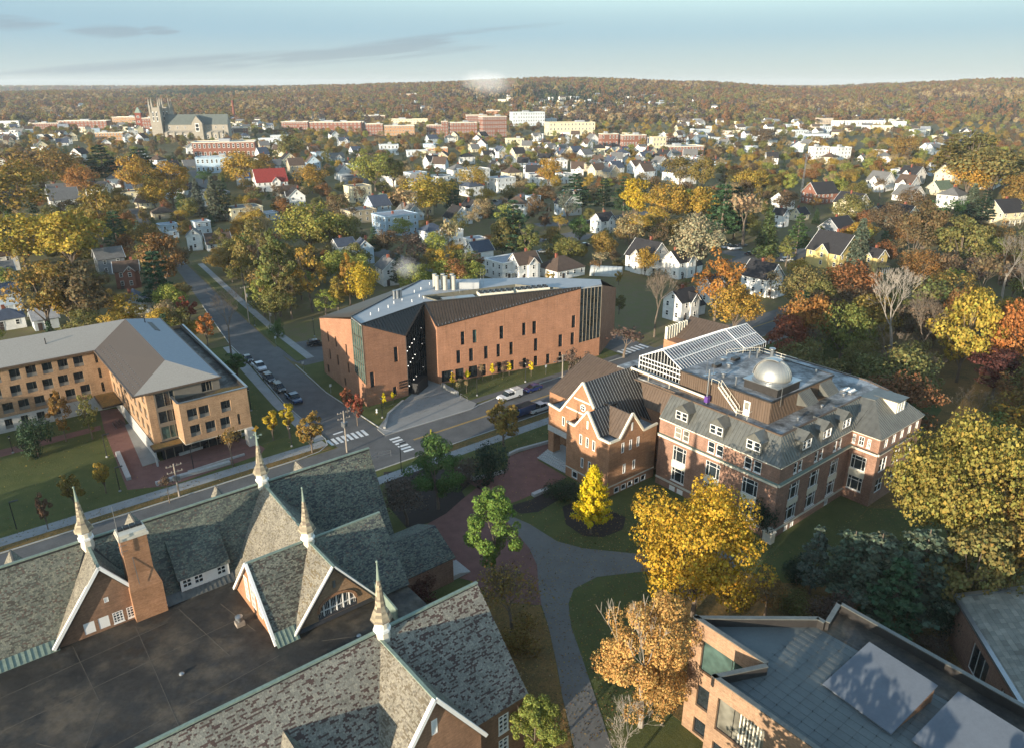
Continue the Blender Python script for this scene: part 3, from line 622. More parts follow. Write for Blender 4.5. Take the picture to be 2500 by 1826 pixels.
    def drain(u,v): 
        m=MB(); m.lathe([(.28,FZ+.005),(.26,FZ+.1),(.12,FZ+.22),(.05,FZ+.24)],(u,v),12); m.build('roof_drain',M_METAL,r)
    drain(1,62); drain(27.4,60.2); drain(10.8,66.5)
    m=MB(); m.prism([(17.6,69.6),(18.5,69.6),(18.5,70.5),(17.6,70.5)],FZ,FZ+.5); v=m.build('roof_vent',M_POLE,r); m=MB(); m.lathe([(.22,FZ+.5),(.22,FZ+.8),(.42,FZ+.85),(.42,FZ+1.15),(.2,FZ+1.25)],(18.05,70.05),14); m.build('vent_cap',M_METAL,r,parent=v)
    m=MB(); m.prism([(8.0,53.9),(8.7,53.9),(8.7,54.6),(8.0,54.6)],FZ,FZ+.7); v=m.build('roof_vent',M_BRICK_ORANGE,r); m=MB(); m.lathe([(.42,FZ+.7),(.3,FZ+1.0),(.35,FZ+1.1),(.22,FZ+1.5),(.1,FZ+1.6)],(8.35,54.25),10); m.build('vent_cap',M_COPPER,r,parent=v)
    # --- south range: ridge V=50.2
    se=42.0; sz=7.0
    S=[(-24,se,sz),(36,se,sz),(36,50.2,RZ),(-24,50.2,RZ)]; N=[(36,54.4,FZ+.1),(-24,54.4,FZ+.1),(-24,50.2,RZ),(36,50.2,RZ)]
    roofslab(r,[S,N],M_DARKMETAL,.25)
    slates(r,[(-24,se,sz+.03),(20,se,sz+.03),(24.7,49.7,14.72),(24.7,50.2,RZ+.03),(-24,50.2,RZ+.03)],'mottled',dark=(srgb('5a4a46'),.17))
    slates(r,[(29.4,se,sz+.03),(36.05,se,sz+.03),(36.05,50.2,RZ+.03),(24.7,50.2,RZ+.03),(24.7,49.7,14.72)],'mottled',dark=(srgb('5a4a46'),.17))
    slates(r,[(36,54.4,FZ+.15),(-24,54.4,FZ+.15),(-24,50.2,RZ+.03),(36,50.2,RZ+.03)],'grey')
    rail(r,[(-24,50.2,RZ+.06),(36.1,50.2,RZ+.06)],M_COPPER,'ridge_cap',.34,.16)
    A,B=(35.8,42.2),(35.8,54); hs=[]
    facade(r,A,B,[(0,sz-.1),(8,RZ-.3),(11.8,FZ+.2)],0,hs,M_BRICK_BROWN)
    A,B=(-24,42.3),(35.8,42.3); hs=[(59.8-3.2,59.8-2.0,3.8,6.0),(59.8-3.2,59.8-2.0,.8,3.0)]
    facade(r,A,B,sz-.1,0,hs,M_BRICK_BROWN,.15)
    for h in hs: window(r,A,B,h,.1,2,4,.11,proud=.12,sill=.1)
    # south cross gable
    ga=14.6; gw=5.1; ge=7.6; u=24.7; vg=40.9
    roofslab(r,[[(u-gw,vg-.3,ge-.4),(u,vg-.3,ga),(u,49.6,ga),(u-gw+.2,42.4,ge-.3)],[(u+gw,vg-.3,ge-.4),(u,vg-.3,ga),(u,49.6,ga),(u+gw-.2,42.4,ge-.3)]],M_DARKMETAL,.2,'gable_roof')
    slates(r,[(u-gw,vg-.3,ge-.36),(u,vg-.3,ga+.04),(u,49.6,ga+.04),(u-gw+.2,42.4,ge-.26)],'tan',dark=(srgb('6f6759'),.14)); slates(r,[(u+gw,vg-.3,ge-.36),(u,vg-.3,ga+.04),(u,49.6,ga+.04),(u+gw-.2,42.4,ge-.26)],'green')
    A,B=(u-gw+.3,vg),(u+gw-.3,vg); hs=[(4.45,5.05,10.6,12.2),(2.6,7.0,4.6,7.4)]
    facade(r,A,B,[(0,ge-.3),(4.8,ga-.35),(9.6,ge-.3)],0,hs,M_BRICK_BROWN,.2,'gable_wall')
    window(r,A,B,hs[0],.1,1,9,.1,proud=.12,gm=M_WHITE,name='vent'); window(r,A,B,hs[1],.14,5,3,.12,proud=.1)
    facade(r,(u+gw-.3,vg),(u+gw-.3,42.3),sz,0,[],M_BRICK_BROWN); facade(r,(u-gw+.3,42.3),(u-gw+.3,vg),sz,0,[],M_BRICK_BROWN)
    rail(r,[(u-gw-.1,vg-.25,ge-.5),(u,vg-.25,ga+.05)],M_WHITE,'barge_board',.34,.34,(0,1,0)); rail(r,[(u+gw+.1,vg-.25,ge-.5),(u,vg-.25,ga+.05)],M_WHITE,'barge_board',.34,.34,(0,1,0))
    rail(r,[(u,vg-.3,ga+.1),(u,49.7,ga+.1)],M_COPPER,'ridge_cap',.3,.14)
    # low slated dormer on the south slope
    du=14.2; dt=12.5
    roofslab(r,[[(du,41.5,dt),(du,47.5,dt),(du-2.6,44.2,9.2),(du-2.6,41.5,9.2)],[(du,41.5,dt),(du,47.5,dt),(du+2.6,44.2,9.2),(du+2.6,41.5,9.2)]],M_DARKMETAL,.15,'dormer_roof')
    slates(r,[(du-2.6,41.5,9.23),(du,41.5,dt+.03),(du,47.5,dt+.03),(du-2.6,44.2,9.23)],'tan'); slates(r,[(du+2.6,41.5,9.23),(du,41.5,dt+.03),(du,47.5,dt+.03),(du+2.6,44.2,9.23)],'green')
    facade(r,(du-2.4,41.8),(du+2.4,41.8),[(0,9.1),(2.4,dt-.2),(4.8,9.1)],sz-.5,[],M_BRICK_BROWN,name='gable_wall')
    # rooftop air handler with fans
    m=MB(); m.box(-2,7.2,49.8+4.9,49.8+7.0,FZ+.4,FZ+2.2); a=m.build('air_handler',M_METAL,r)
    for k in range(4):
        for j in range(2):
            c=(5.9-k*2.2,55.25+j*1.0); m=MB(); m.lathe([(.44,FZ+2.2),(.44,FZ+2.28),(.36,FZ+2.29),(.36,FZ+2.22)],c,14)
            for q_ in range(5): t=q_*1.257; m.bar((c[0],c[1],FZ+2.26),(c[0]+.33*math.cos(t),c[1]+.33*math.sin(t),FZ+2.26),.12,.02)
            m.build('fan',M_BLACK,r,parent=a)
    # --- east lean-to with ivy and steps
    q=[(41.9,68.4,3.9),(45.6,68.4,3.9),(45.6,73.2,6.4),(41.9,73.2,6.4)]; q2=[(36,66.5,4.6),(42.3,66.5,4.6),(42.3,73.2,6.4),(36,73.2,6.4)]
    roofslab(r,[[(36,68.4,3.9),(45.8,68.4,3.9),(45.8,73.2,6.4),(36,73.2,6.4)],[(36,77.6,4.4),(45.8,77.6,4.4),(45.8,73.2,6.4),(36,73.2,6.4)]],M_DARKMETAL,.15,'porch_roof')
    slates(r,[(36,68.4,3.94),(45.8,68.4,3.94),(45.8,73.2,6.44),(36,73.2,6.44)],'green',dark=(srgb('4a4d50'),.12)); slates(r,[(36,77.6,4.44),(45.8,77.6,4.44),(45.8,73.2,6.44),(36,73.2,6.44)],'green')
    facade(r,(45.5,68.6),(45.5,77.4),[(0,3.8),(4.6,6.2),(8.8,4.3)],0,[],M_BRICK_RED); facade(r,(36,68.6),(45.5,68.6),3.8,0,[],M_BRICK_RED)
    m=MB()
    for k in range(4): m.box(45.5,48.4-k*.5,68.8,72.2,.1+k*.17,.1+(k+1)*.17)
    m.build('steps',M_GRANITE,r)
    return r
LIB=library()
def spirelet(name,U,V,z0,tip,label,vane=False):
    r=Root(name,(U,V),A0,label,'spire','spirelets on the slate-roofed hall',z=z0)
    c=(U,V); h=tip-z0; k=h/7.6; n=8
    m=MB(); m.lathe([(.75,z0-2.0),(.8,z0-.9),(.62,z0+.15*k)],c,8,R(22.5)); m.build('base',M_STONE,r)
    m=MB(); m.lathe([(.82,z0+.1*k),(.82,z0+.35*k),(.66,z0+.42*k),(.66,z0+1.05*k),(.78,z0+1.1*k),(.9,z0+1.35*k),(.7,z0+1.4*k)],c,8,R(22.5)); m.build('collar',M_WHITE,r)
    for i in range(8):
        t=i*R(45); m=MB(); p=np.array([U+.63*math.cos(t),V+.63*math.sin(t)]); q=np.array([-math.sin(t),math.cos(t)])*.16
        m.bar((p[0],p[1],z0+.52*k),(p[0],p[1],z0+.98*k),.32,.06,(math.cos(t),math.sin(t),0)); m.build('louver',M_CREAM,r)
    prof=[(1.02,1.38),(.92,1.6),(.72,2.2),(.5,2.6),(.42,3.2),(.3,4.4),(.17,5.6)]
    for i in range(len(prof)-1):
        vs=[];cs=None; a,b=prof[i],prof[i+1]; m=MB()
    m=MB()
    for i in range(len(prof)-1):
        (r0,h0),(r1,h1)=prof[i],prof[i+1]; steps=max(2,int((h1-h0)*k/.2))
        for s in range(steps):
            ra=r0+(r1-r0)*s/steps+.02; rb=r0+(r1-r0)*(s+1)/steps; ha=z0+(h0+(h1-h0)*s/steps)*k; hb=z0+(h0+(h1-h0)*(s+1)/steps)*k
            for j in range(8):
                t0,t1=R(22.5+45*j),R(67.5+45*j); f=.8+.4*rng.random(); c_=random.choice([srgb('9b8f78'),srgb('857a66'),srgb('75695a'),srgb('a89a80')])
                m.quad((U+ra*math.cos(t0),V+ra*math.sin(t0),ha),(U+ra*math.cos(t1),V+ra*math.sin(t1),ha),(U+rb*math.cos(t1),V+rb*math.sin(t1),hb),(U+rb*math.cos(t0),V+rb*math.sin(t0),hb),col=(c_[0]*f,c_[1]*f,c_[2]*f))
    m.build('slated_spire',M_SLATE,r)
    m=MB(); m.lathe([(.18,z0+5.5*k),(.06,z0+7.3*k),(.05,z0+7.35*k),(.12,z0+7.45*k),(.12,z0+7.55*k),(.03,z0+7.65*k)],c,8); m.build('finial',M_COPPER,r)
    if vane:
        m=MB(); z=z0+7.0*k
        m.bar((U-.6,V,z),(U+.6,V,z),.06,.06); m.bar((U,V-.6,z),(U,V+.6,z),.06,.06)
        for d in ((-.6,0),(.6,0),(0,-.6),(0,.6)): m.box(U+d[0]-.1,U+d[0]+.1,V+d[1]-.1,V+d[1]+.1,z-.1,z+.1)
        m.build('compass_arms',M_COPPER,r)
        m=MB(); z=z0+8.0*k; m.prism([(U-.05,V-.0),(U+.0,V-.0)],0,0) if 0 else None
        m.add([(U-.5,V,z),(U-.1,V,z+.15),(U+.15,V,z+.55),(U+.1,V,z-.1),(U+.5,V,z+.1),(U+.1,V,z-.35)],[[0,5,3,1],[1,3,4,2],[0,1,3,5],[2,4,3,1]]); m.tube((U,V,z-.5*k),(U,V,z+.3),.03); m.build('weathervane',M_YELLOW,r)
    return r.o
spirelet('spirelet',7,83.5,15.3,21.9,'slim slated spirelet with a white collar left of the brick chimney')
spirelet('spirelet',27,83.5,15.5,22.3,'slated spirelet topped by a gilded weathervane on the street-side ridge',True)
spirelet('spirelet',27,70.5,13.7,20.4,'slim slated spirelet standing above the arched-window gable')
spirelet('spirelet',25.1,50.0,15.3,22.9,'slim slated spirelet on the near ridge, lowest in the photo')
# ------------------------------------------------------------------ brick science hall with mansard, greenhouse and dome
def coram():
    r=campus('mansard_hall',(98,58),'red brick hall with grey mansard roof, rooftop penthouse and gabled brick annex','building')
    U0,U1,V0,V1=86.9,107,47.4,69.2; MZ,TZ=12.0,15.5; BR=M_BRICK_RED
    # west facade (faces -U): A at V1 to B at V0
    A,B=(U0,V1),(U0,V0); L=V1-V0
    cols=[(3.1,5.7),(9.5,12.1),(16.1,18.7)]
    att=[(3.1,4.4),(4.7,5.9),(9.5,10.75),(11.05,12.3),(16.0,17.25),(17.6,18.85)]
    hs=[(a,b,5.7,8.3) for a,b in cols]+[(a,b,2.1,4.5) for a,b in cols]+[(a,b,9.75,11.6) for a,b in att]
    bh=[(2.9,4.1,-.0+.1,1.0),(4.5,5.7,.1,1.0),(9.6,10.8,.1,1.0),(11.2,12.4,.1,1.0)]
    facade(r,A,B,MZ,0,hs+bh,BR,.18)
    for a,b in cols:
        m=MB(); n=V1; m.box(U0-.06,U0+.1,V1-b-.08,V1-a+.08,4.5,5.7); m.build('spandrel',M_CREAM,r)
        for z0,z1 in ((5.7,8.3),(2.1,4.5)): window(r,A,B,(a,b,z0,z1),.12,fw=.085,split=[.24,.76],rows=[.72],proud=.07,sill=.12 if z0<3 else None)
    for a,b in att: window(r,A,B,(a,b,9.75,11.6),.1,1,2,.1,proud=.06,sill=.08,gm=M_GLASS_B if a<8 else M_GLASS)
    for h in bh: 
        m=MB(); m.box(U0+.05,U0+.12,V1-h[1],V1-h[0],h[2],h[3]); m.build('blind_panel',M_WHITE,r)
    # south facade (faces -V)
    A,B=(U0,V0),(U1,V0); cols=[(3.3,6.0),(8.7,11.4),(14.6,17.1)]
    att=[(3.7,4.6),(5.0,5.9),(9.3,10.2),(10.7,11.6),(14.7,15.6),(16.1,17.0)]
    hs=[(a,b,5.4,8.1) for a,b in cols]+[(a,b,1.9,4.4) for a,b in cols]+[(a,b,9.75,11.5) for a,b in att]
    bh=[(3.4,4.4,.15,1.1),(5.0,6,.15,1.1),(14.8,15.8,.15,1.1)]
    facade(r,A,B,MZ,0,hs+bh,BR,.18)
    for a,b in cols:
        m=MB(); m.box(U0+a-.08,U0+b+.08,V0-.06,V0+.1,4.4,5.4); m.build('spandrel',M_CREAM,r)
        for z0,z1 in ((5.4,8.1),(1.9,4.4)): window(r,A,B,(a,b,z0,z1),.12,fw=.085,split=[.24,.76],rows=[.72],proud=.07,sill=.12 if z0<3 else None)
    for a,b in att: window(r,A,B,(a,b,9.75,11.5),.1,1,2,.1,proud=.06,sill=.08)
    for h in bh: window(r,A,B,h,.1,2,1,.08,proud=.1)
    # pavilion at the east end
    P=[(107,47.4),(107,43),(121,43),(121,54)]
    A,B=P[0],P[1]; hs=[(.15,.65,9.8,11.3),(1.15,2.0,9.8,11.3),(2.5,3.05,9.8,11.3),(.5,2.9,5.6,8.0),(.5,2.9,2.0,4.4)]
    facade(r,A,B,11.8,0,hs,BR,.18)
    for h in hs: window(r,A,B,h,.1,fw=.1,split=[.25,.75] if h[3]<9 else [],ny=2,rows=[.72] if h[3]<9 else [.5],proud=.06,sill=.1)
    m=MB(); m.box(106.94,107.1,44.4,46.95,4.4,5.6); m.build('spandrel',M_CREAM,r)
    A,B=P[1],P[2]; hs=[(1.5+2.6*k,2.7+2.6*k,9.8,11.3) for k in range(5)]+[(1.3+4.3*k,3.6+4.3*k,5.6,8) for k in range(3)]+[(1.3+4.3*k,3.6+4.3*k,2,4.4) for k in range(3)]
    facade(r,A,B,11.8,0,hs,BR,.18)
    for h in hs: window(r,A,B,h,.1,2,2,.09,proud=.06)
    facade(r,P[2],(121,76),11.8,0,[],BR); facade(r,(121,76),(86.9,76),11.8,0,[],BR)
    # cornices and belts
    for z,w,h,mt in ((9.15,.55,.42,M_CREAM),(12.0,.3,.26,M_CREAM),(1.45,.14,.34,M_STONE)):
        rail(r,[(U0-.02,V1,z),(U0-.02,V0-.02,z),(U1,V0-.02,z)],mt,'cornice',w,h)
    rail(r,[(U0-.05,V1,9.42),(U0-.05,V0-.05,9.42),(U1,V0-.05,9.42)],M_COPPER,'cornice_flashing',.85,.07)
    rail(r,[(107,47.3,9.15),(106.98,42.98,9.15),(121,42.98,9.15)],M_CREAM,'cornice',.4,.36); rail(r,[(107,47.3,9.4),(106.95,42.95,9.4),(121,42.95,9.4)],M_LEAD,'cornice_flashing',.7,.08); rail(r,[(107,47.3,11.85),(106.98,42.98,11.85),(121,42.98,11.85)],M_CREAM,'cornice',.4,.28)
    # mansard
    mw=[(U0-.25,V1,MZ+.12),(U0-.25,V0-.25,MZ+.12),(89.4,49.4,TZ),(89.4,V1,TZ)]; ms=[(U0-.25,V0-.25,MZ+.12),(U1+.2,V0-.25,MZ+.12),(112,49.4,TZ),(89.4,49.4,TZ)]
    roofslab(r,[mw,ms],M_LEAD,.12,'mansard'); 
    seams(r,mw,M_LEAD,.62,.05,.06); seams(r,ms,M_LEAD,.62,.05,.06)
    rail(r,[(89.4,V1+8,TZ+.04),(89.4,49.4,TZ+.04),(112,49.4,TZ+.04)],M_BROWNMETAL,'roof_curb',.3,.2)
    # dormers
    def dormer(c,axis,z0=12.75,w=1.35,zt=15.7):
        f=U0+.05 if axis=='W' else V0+.05
        def P3(a,dpt,z): return (f+dpt,c-a,z) if axis=='W' else (c+a,f+dpt,z)
        ze=14.5; back=2.6
        A=P3(-w,0,0)[:2]; B=P3(w,0,0)[:2]
        h1=(.22,w-.05,z0+.25,ze-.1); h2=(w+.05,2*w-.22,z0+.25,ze-.1)
        facade(r,A,B,[(0,ze),(w,zt-.1),(2*w,ze)],z0-.3,[h1,h2],M_LEAD,.1,'dormer_wall')
        for h in (h1,h2): window(r,A,B,h,.06,1,2,.1,proud=.08)
        for s in (-1,1):
            roofslab(r,[[P3(0,-.15,zt),P3(0,back,zt),P3(s*(w+.15),back-.7,ze),P3(s*(w+.15),-.15,ze)]],M_LEAD,.07,'dormer_roof')
            m=MB(); q=[P3(s*w,0,z0-.3),P3(s*w,0,ze),P3(s*w,1.6,ze),P3(s*w,.3,z0-.3)]; m.quad(*q); m.quad(*q[::-1]) if 0 else None; m.build('dormer_cheek',M_LEAD,r)
    for c in (65.1,58.55,52.1): dormer(c,'W')
    for c in (93.4,98.9,104.6): dormer(c,'S')
    # main flat roof
    m=MB(); m.prism([(89.4,49.4),(112,49.4),(118,47.8),(119.5,52),(119.5,75.5),(91,75.5),(91,69.4),(89.4,69.2)],TZ-.35,TZ-.05); m.build('flat_roof',M_FLATGREY,r)
    rail(r,[(118,47.8,TZ),(119.5,52,TZ),(119.5,75.5,TZ)],M_BROWNMETAL,'roof_curb',.3,.25)
    # pavilion hipped roof
    e=11.95; ap=[(112.0,48.2,TZ),(112.6,47.3,TZ),(118,47.8,TZ)]
    f1=[(106.7,47.3,e),(106.7,42.7,e),(112.6,47.3,TZ)]; f2=[(106.7,42.7,e),(121.4,42.7,e),(118,47.3,TZ),(112.6,47.3,TZ)]; f3=[(121.4,42.7,e),(121.4,55,e),(119.5,55,TZ),(119.5,52,TZ),(118,47.3,TZ)]
    roofslab(r,[f1,f2],M_LEAD,.12,'pavilion_roof'); roofslab(r,[[(106.7,47.4,e),(112.6,47.3,TZ),(112,49.5,TZ)],[(112.4,47.2,TZ),(118.2,47.2,TZ),(118.2,49.6,TZ-.02),(112,49.6,TZ-.02)]],M_LEAD,.12,'pavilion_roof'); roofslab(r,[f3[:3]+f3[3:]],M_LEAD,.12,'pavilion_roof'); seams(r,f2,M_LEAD,.55,.05,.06); seams(r,f1,M_LEAD,.8,.04,.04)
    m=MB(); m.prism([(114.5,44.6),(117.5,44.6),(117.5,47.9),(114.5,47.9)],12.6,15.4); d=m.build('pavilion_dormer',M_CREAM,r); m=MB(); m.prism([(114.2,44.3),(117.8,44.3),(117.8,48.3),(114.2,48.3)],15.4,15.55); m.build('dormer_roof',M_LEAD,r,parent=d); window(r,(114.5,44.6),(117.5,44.6),(.5,2.5,13.5,15.1),.05,2,2,.1,proud=.12)
    # penthouse
    pz=19.0; q=[(91.4,69.4),(91.4,52.8),(108.6,52.8),(108.6,66.5),(104,69.4)]
    m=MB(); m.prism(q,TZ-.1,pz-.12); m.build('penthouse',M_BROWNMETAL,r)
    m=MB(); m.prism(q,pz-.12,pz); m.build('penthouse_roof',M_FLATGREY,r)
    rail(r,[(91.3,69.4,pz),(91.3,52.7,pz),(108.7,52.7,pz),(108.7,66.5,pz)],M_DARKMETAL,'roof_curb',.22,.22)
    for A,B in (((91.38,69.4),(91.38,52.8)),((91.4,52.78),(108.6,52.78))):
        Af,d,n,L=frame2(A,B); k=.0
        for i in range(int(L/.42)):
            u=(i+.5)*.42; m=MB(); p=Af+d*u+n*.03; m.bar((p[0],p[1],TZ),(p[0],p[1],pz-.15),.06,.06,(n[0],n[1],0)); m.build('cladding_rib',M_BROWNMETAL,r)
    for u0 in (98.5,104.6):
        m=MB(); m.add([(u0,52.75,18.6),(u0+3.2,52.75,18.6),(u0+3.2,50.9,16.9),(u0,50.9,16.9),(u0,52.75,16.6),(u0+3.2,52.75,16.6)],[[0,3,2,1],[3,4,5,2],[0,4,3],[1,2,5],[0,1,5,4]]); h=m.build('sloped_hood',M_LEAD,r)
        seams(r,[(u0,50.9,16.95),(u0+3.2,50.9,16.95),(u0+3.2,52.7,18.65),(u0,52.7,18.65)],M_LEAD,.36,.05,.05,'seam',h)
    # observatory dome on its plinth
    m=MB(); m.prism([(93.4,53.2),(99.4,53.2),(99.4,58.9),(93.4,58.9)],pz,20.3); d=m.build('dome_plinth',M_DARKMETAL,r); m=MB(); m.prism([(93.2,53),(99.6,53),(99.6,59.1),(93.2,59.1)],20.3,20.42); m.build('plinth_cap',M_METAL,r,parent=d)
    c=(96.4,56.05); Rd=2.75; cz=20.75
    m=MB(); m.lathe([(Rd+.2,20.42),(Rd+.2,20.55),(Rd,20.6),(Rd,cz)],c,48); m.build('dome_ring',M_METAL,r,smooth=False)
    m=MB(); m.lathe([(Rd*math.cos(R(t)),cz+Rd*math.sin(R(t))*1.0) for t in list(range(0,88,4))+[89]],c,48); dm=m.build('dome',M_DOME,r,smooth=True)
    for i in range(30):
        t=2*math.pi*i/30; m=MB(); pts=[(c[0]+(Rd+.02)*math.cos(R(e))*math.cos(t),c[1]+(Rd+.02)*math.cos(R(e))*math.sin(t),cz+(Rd+.02)*math.sin(R(e))) for e in range(0,85,12)]
        for a,b in zip(pts,pts[1:]): m.bar(a,b,.035,.035,(math.cos(t),math.sin(t),.5))
        m.build('dome_rib',M_DOME,r,parent=dm)
    m=MB(); ax=np.array([math.cos(R(100)),math.sin(R(100))]); sd=np.array([-ax[1],ax[0]])
    prev=None
    for e in range(0,112,6):
        z=cz+(Rd+.1)*math.sin(R(e)); k=(Rd+.1)*math.cos(R(e)); p=np.array(c)+ax*k
        cur=[(p[0]+sd[0]*.75,p[1]+sd[1]*.75,z),(p[0]-sd[0]*.75,p[1]-sd[1]*.75,z)]
        if prev: m.quad(prev[0],prev[1],cur[1],cur[0]); m.bar(prev[0],cur[0],.1,.12); m.bar(prev[1],cur[1],.1,.12)
        prev=cur
    m.build('dome_shutter',M_METAL,r,parent=dm)
    # greenhouse
    gu0,gu1,gv0,gv1,gvr=91.9,115.3,69.3,78.6,73.7; gz0,ge,ga=15.45,18.7,21.1
    G_=[(gu0,gv0),(gu0,gv1)]
    m=MB(); m.prism([(gu0,gv0),(gu1,gv0),(gu1,gv1),(gu0,gv1)],gz0,16.3); m.build('greenhouse_base',M_BROWNMETAL,r)
    gl=MB()
    gl.quad((gu0,gv1,16.3),(gu0,gv0,16.3),(gu0,gv0,ge),(gu0,gvr,ga),(gu0,gv1,ge)); gl.quad((gu0,gv0,16.3),(gu1,gv0,16.3),(gu1,gv0,ge),(gu0,gv0,ge))
    gl.quad((gu0,gv0,ge),(gu1,gv0,ge),(gu1,gvr,ga),(gu0,gvr,ga)); gl.quad((gu1,gv1,ge),(gu0,gv1,ge),(gu0,gvr,ga),(gu1,gvr,ga)); gl.quad((gu1,gv0,16.3),(gu1,gv1,16.3),(gu1,gv1,ge),(gu1,gvr,ga),(gu1,gv0,ge))
    gl.quad((gu1,gv1,16.3),(gu0,gv1,16.3),(gu0,gv1,ge),(gu1,gv1,ge))
    def gg(nt,N,L,b):
        tr=N.new('ShaderNodeBsdfTransparent'); tr.inputs[0].default_value=(.80,.86,.86,1); gs=N.new('ShaderNodeBsdfGlossy'); gs.inputs['Roughness'].default_value=.05; mx=N.new('ShaderNodeMixShader'); fr=N.new('ShaderNodeFresnel'); fr.inputs[0].default_value=2.6
        L.new(fr.outputs[0],mx.inputs[0]); L.new(tr.outputs[0],mx.inputs[1]); L.new(gs.outputs[0],mx.inputs[2]); L.new(mx.outputs[0],N['Material Output'].inputs[0])
    gl.build('greenhouse_glazing',mat('greenhouse_glass',gg),r)
    for i in range(35):
        u=gu0+(gu1-gu0)*i/34; m=MB(); m.bar((u,gv0,ge),(u,gvr,ga),.06,.06,(0,0,1)); m.bar((u,gv1,ge),(u,gvr,ga),.06,.06,(0,0,1)); m.bar((u,gv0,16.3),(u,gv0,ge),.06,.06,(0,1,0)); m.build('glazing_bar',M_WHITE,r)
    for i in range(15):
        v=gv0+(gv1-gv0)*i/14; zt=float(np.interp(v,[gv0,gvr,gv1],[ge,ga,ge])); m=MB(); m.bar((gu0-.02,v,16.3),(gu0-.02,v,zt),.06,.06,(1,0,0)); m.build('glazing_bar',M_WHITE,r)
    m=MB()
    for a,b in (((gu0,gv0,ge),(gu1,gv0,ge)),((gu0,gv1,ge),(gu1,gv1,ge)),((gu0,gvr,ga),(gu1,gvr,ga)),((gu0,gv0,16.35),(gu1,gv0,16.35)),((gu0,gv0,16.35),(gu0,gv1,16.35)),((gu0,gv0,17.2),(gu0,gv1,17.2)),((gu0,gv0,18.0),(gu0,gv1,18.0)),((gu0,gv0,ge),(gu0,gvr,ga)),((gu0,gv1,ge),(gu0,gvr,ga)),((gu0,gv0+.5,ge),(gu0,gv1-.5,ge)),((gu0,gv0,16.3),(gu0,gv0,ge)),((gu0,gv1,16.3),(gu0,gv1,ge)),((109,gv0,ge+.05),(109,gvr,ga+.05)),((gu0,71.5,19.93),(gu1,71.5,19.93))): m.bar(a,b,.14,.14,(0,0,1) if a[2]==b[2] else (1,0,0))
    m.build('greenhouse_frame',M_WHITE,r)
    m=MB(); 
    for i in range(14):
        u=gu0+1+1.6*i
        for v in (70.6,72.3,75.2,77.2): m.box(u,u+1.3,v-.5,v+.5,17.0,17.1)
    m.build('plant_bench',M_METAL,r)
    # rooftop bits
    def stack(u,v,z0,z1,rr,cap=False,nm='vent_pipe',mt=None):
        m=MB(); m.tube((u,v,z0),(u,v,z1),rr,rr,10)
        if cap: m.lathe([(rr*1.8,z1),(rr*1.8,z1+.15),(rr*.6,z1+.25)],(u,v),10)
        m.build(nm,mt or M_METAL,r)
    stack(98.6,65.3,pz,pz+.5,.3,True); stack(94.2,63.2,pz,pz+.6,.25,True); stack(92.9,60.0,pz,pz+1.3,.12,True); stack(100.5,67.8,pz,pz+.35,.35,True); stack(107.3,55,pz,pz+.6,.15); stack(106,65,pz,pz+1.5,.14); stack(105,65.8,pz,pz+1.3,.14); stack(107.5,63.2,pz,pz+1.7,.3,True); stack(96,50.8,TZ,TZ+.4,.15,True); stack(103,51,TZ,TZ+.35,.15,True); stack(110,51.2,TZ,TZ+.4,.2,True)
    for u,v,w in ((96.5,66.3,.9),(101.5,66.2,.9)): m=MB(); m.box(u,u+1.5,v,v+w,pz,pz+.5); m.build('roof_hatch',M_DARKMETAL,r)
    m=MB(); m.box(111.3,113.2,50.6,52.5,TZ,TZ+.4); sk=m.build('skylight',M_METAL,r); m=MB(); 
    for i in range(4):
        for j in range(2): m.lathe([(.22,TZ+.4),(.18,TZ+.55),(.06,TZ+.62)],(111.55+i*.46,51.05+j*.95),8)
    m.build('skylight_dome',M_WHITE,r,parent=sk)
    m=MB(); m.box(109.2,112.5,60.5,66.2,TZ,TZ+1.2); m.add([(108.9,60.2,TZ+1.2),(112.8,60.2,TZ+1.2),(112.8,66.5,TZ+1.2),(108.9,66.5,TZ+1.2),(108.9,63.3,TZ+2.5),(112.8,63.3,TZ+2.5)],[[0,1,5,4],[2,3,4,5],[0,4,3],[1,2,5],[0,3,2,1]]); m.build('roof_shed',M_LEAD,r)
    # masts, pipe run, stair, door, rails
    for u,v,z1 in ((92.6,65.3,24.3),(94.0,65.0,25.0)): m=MB(); m.tube((u,v,pz),(u,v,z1),.05,.02,6); m.box(u-.5,u+.5,v-.3,v+.3,pz,pz+.12); m.build('antenna_mast',M_METAL,r)
    m=MB(); m.tube((90.4,63.2,TZ),(90.4,63.2,21.2),.13,.13,8); m.build('steel_flue',M_METAL,r); m=MB(); m.box(90.1,90.8,62.85,63.5,TZ+.3,TZ+1.3); m.build('purple_cloth',plain('purple',srgb('5a3a82')[:3],.5),r)  # purple cloth beside the flue, modelled as a plain box
    m=MB(); m.tube((90.9,79.5,TZ+1.0),(90.4,63.4,TZ+1.0),.2,.2,10); m.build('duct_run',M_CREAM,r)
    m=MB()
    for v in (79.3,75.5,71): m.tube((90.8,v,TZ-.1),(90.8,v,TZ+1.0),.05,.05,6)
    m.build('duct_stand',M_CREAM,r)
    y0,y1=60.9,58.2
    m=MB()
    for s in (0,.7): m.bar((90.2+s,61.2,pz+.05),(90.2+s,57.6,TZ+.5),.06,.22); m.bar((90.2+s,61.2,pz+1),(90.2+s,57.6,TZ+1.45),.05,.05)
    for i in range(11): t=i/10; m.bar((90.2,61.2-3.6*t,pz-(pz-TZ-.5)*t),(90.9,61.2-3.6*t,pz-(pz-TZ-.5)*t),.24,.05)
    for s in (0,.7):
        for t in (0,.5,1): m.bar((90.2+s,61.2-3.6*t,pz-(pz-TZ-.5)*t),(90.2+s,61.2-3.6*t,pz+1-(pz-TZ-.5)*t),.05,.05,(0,1,0))
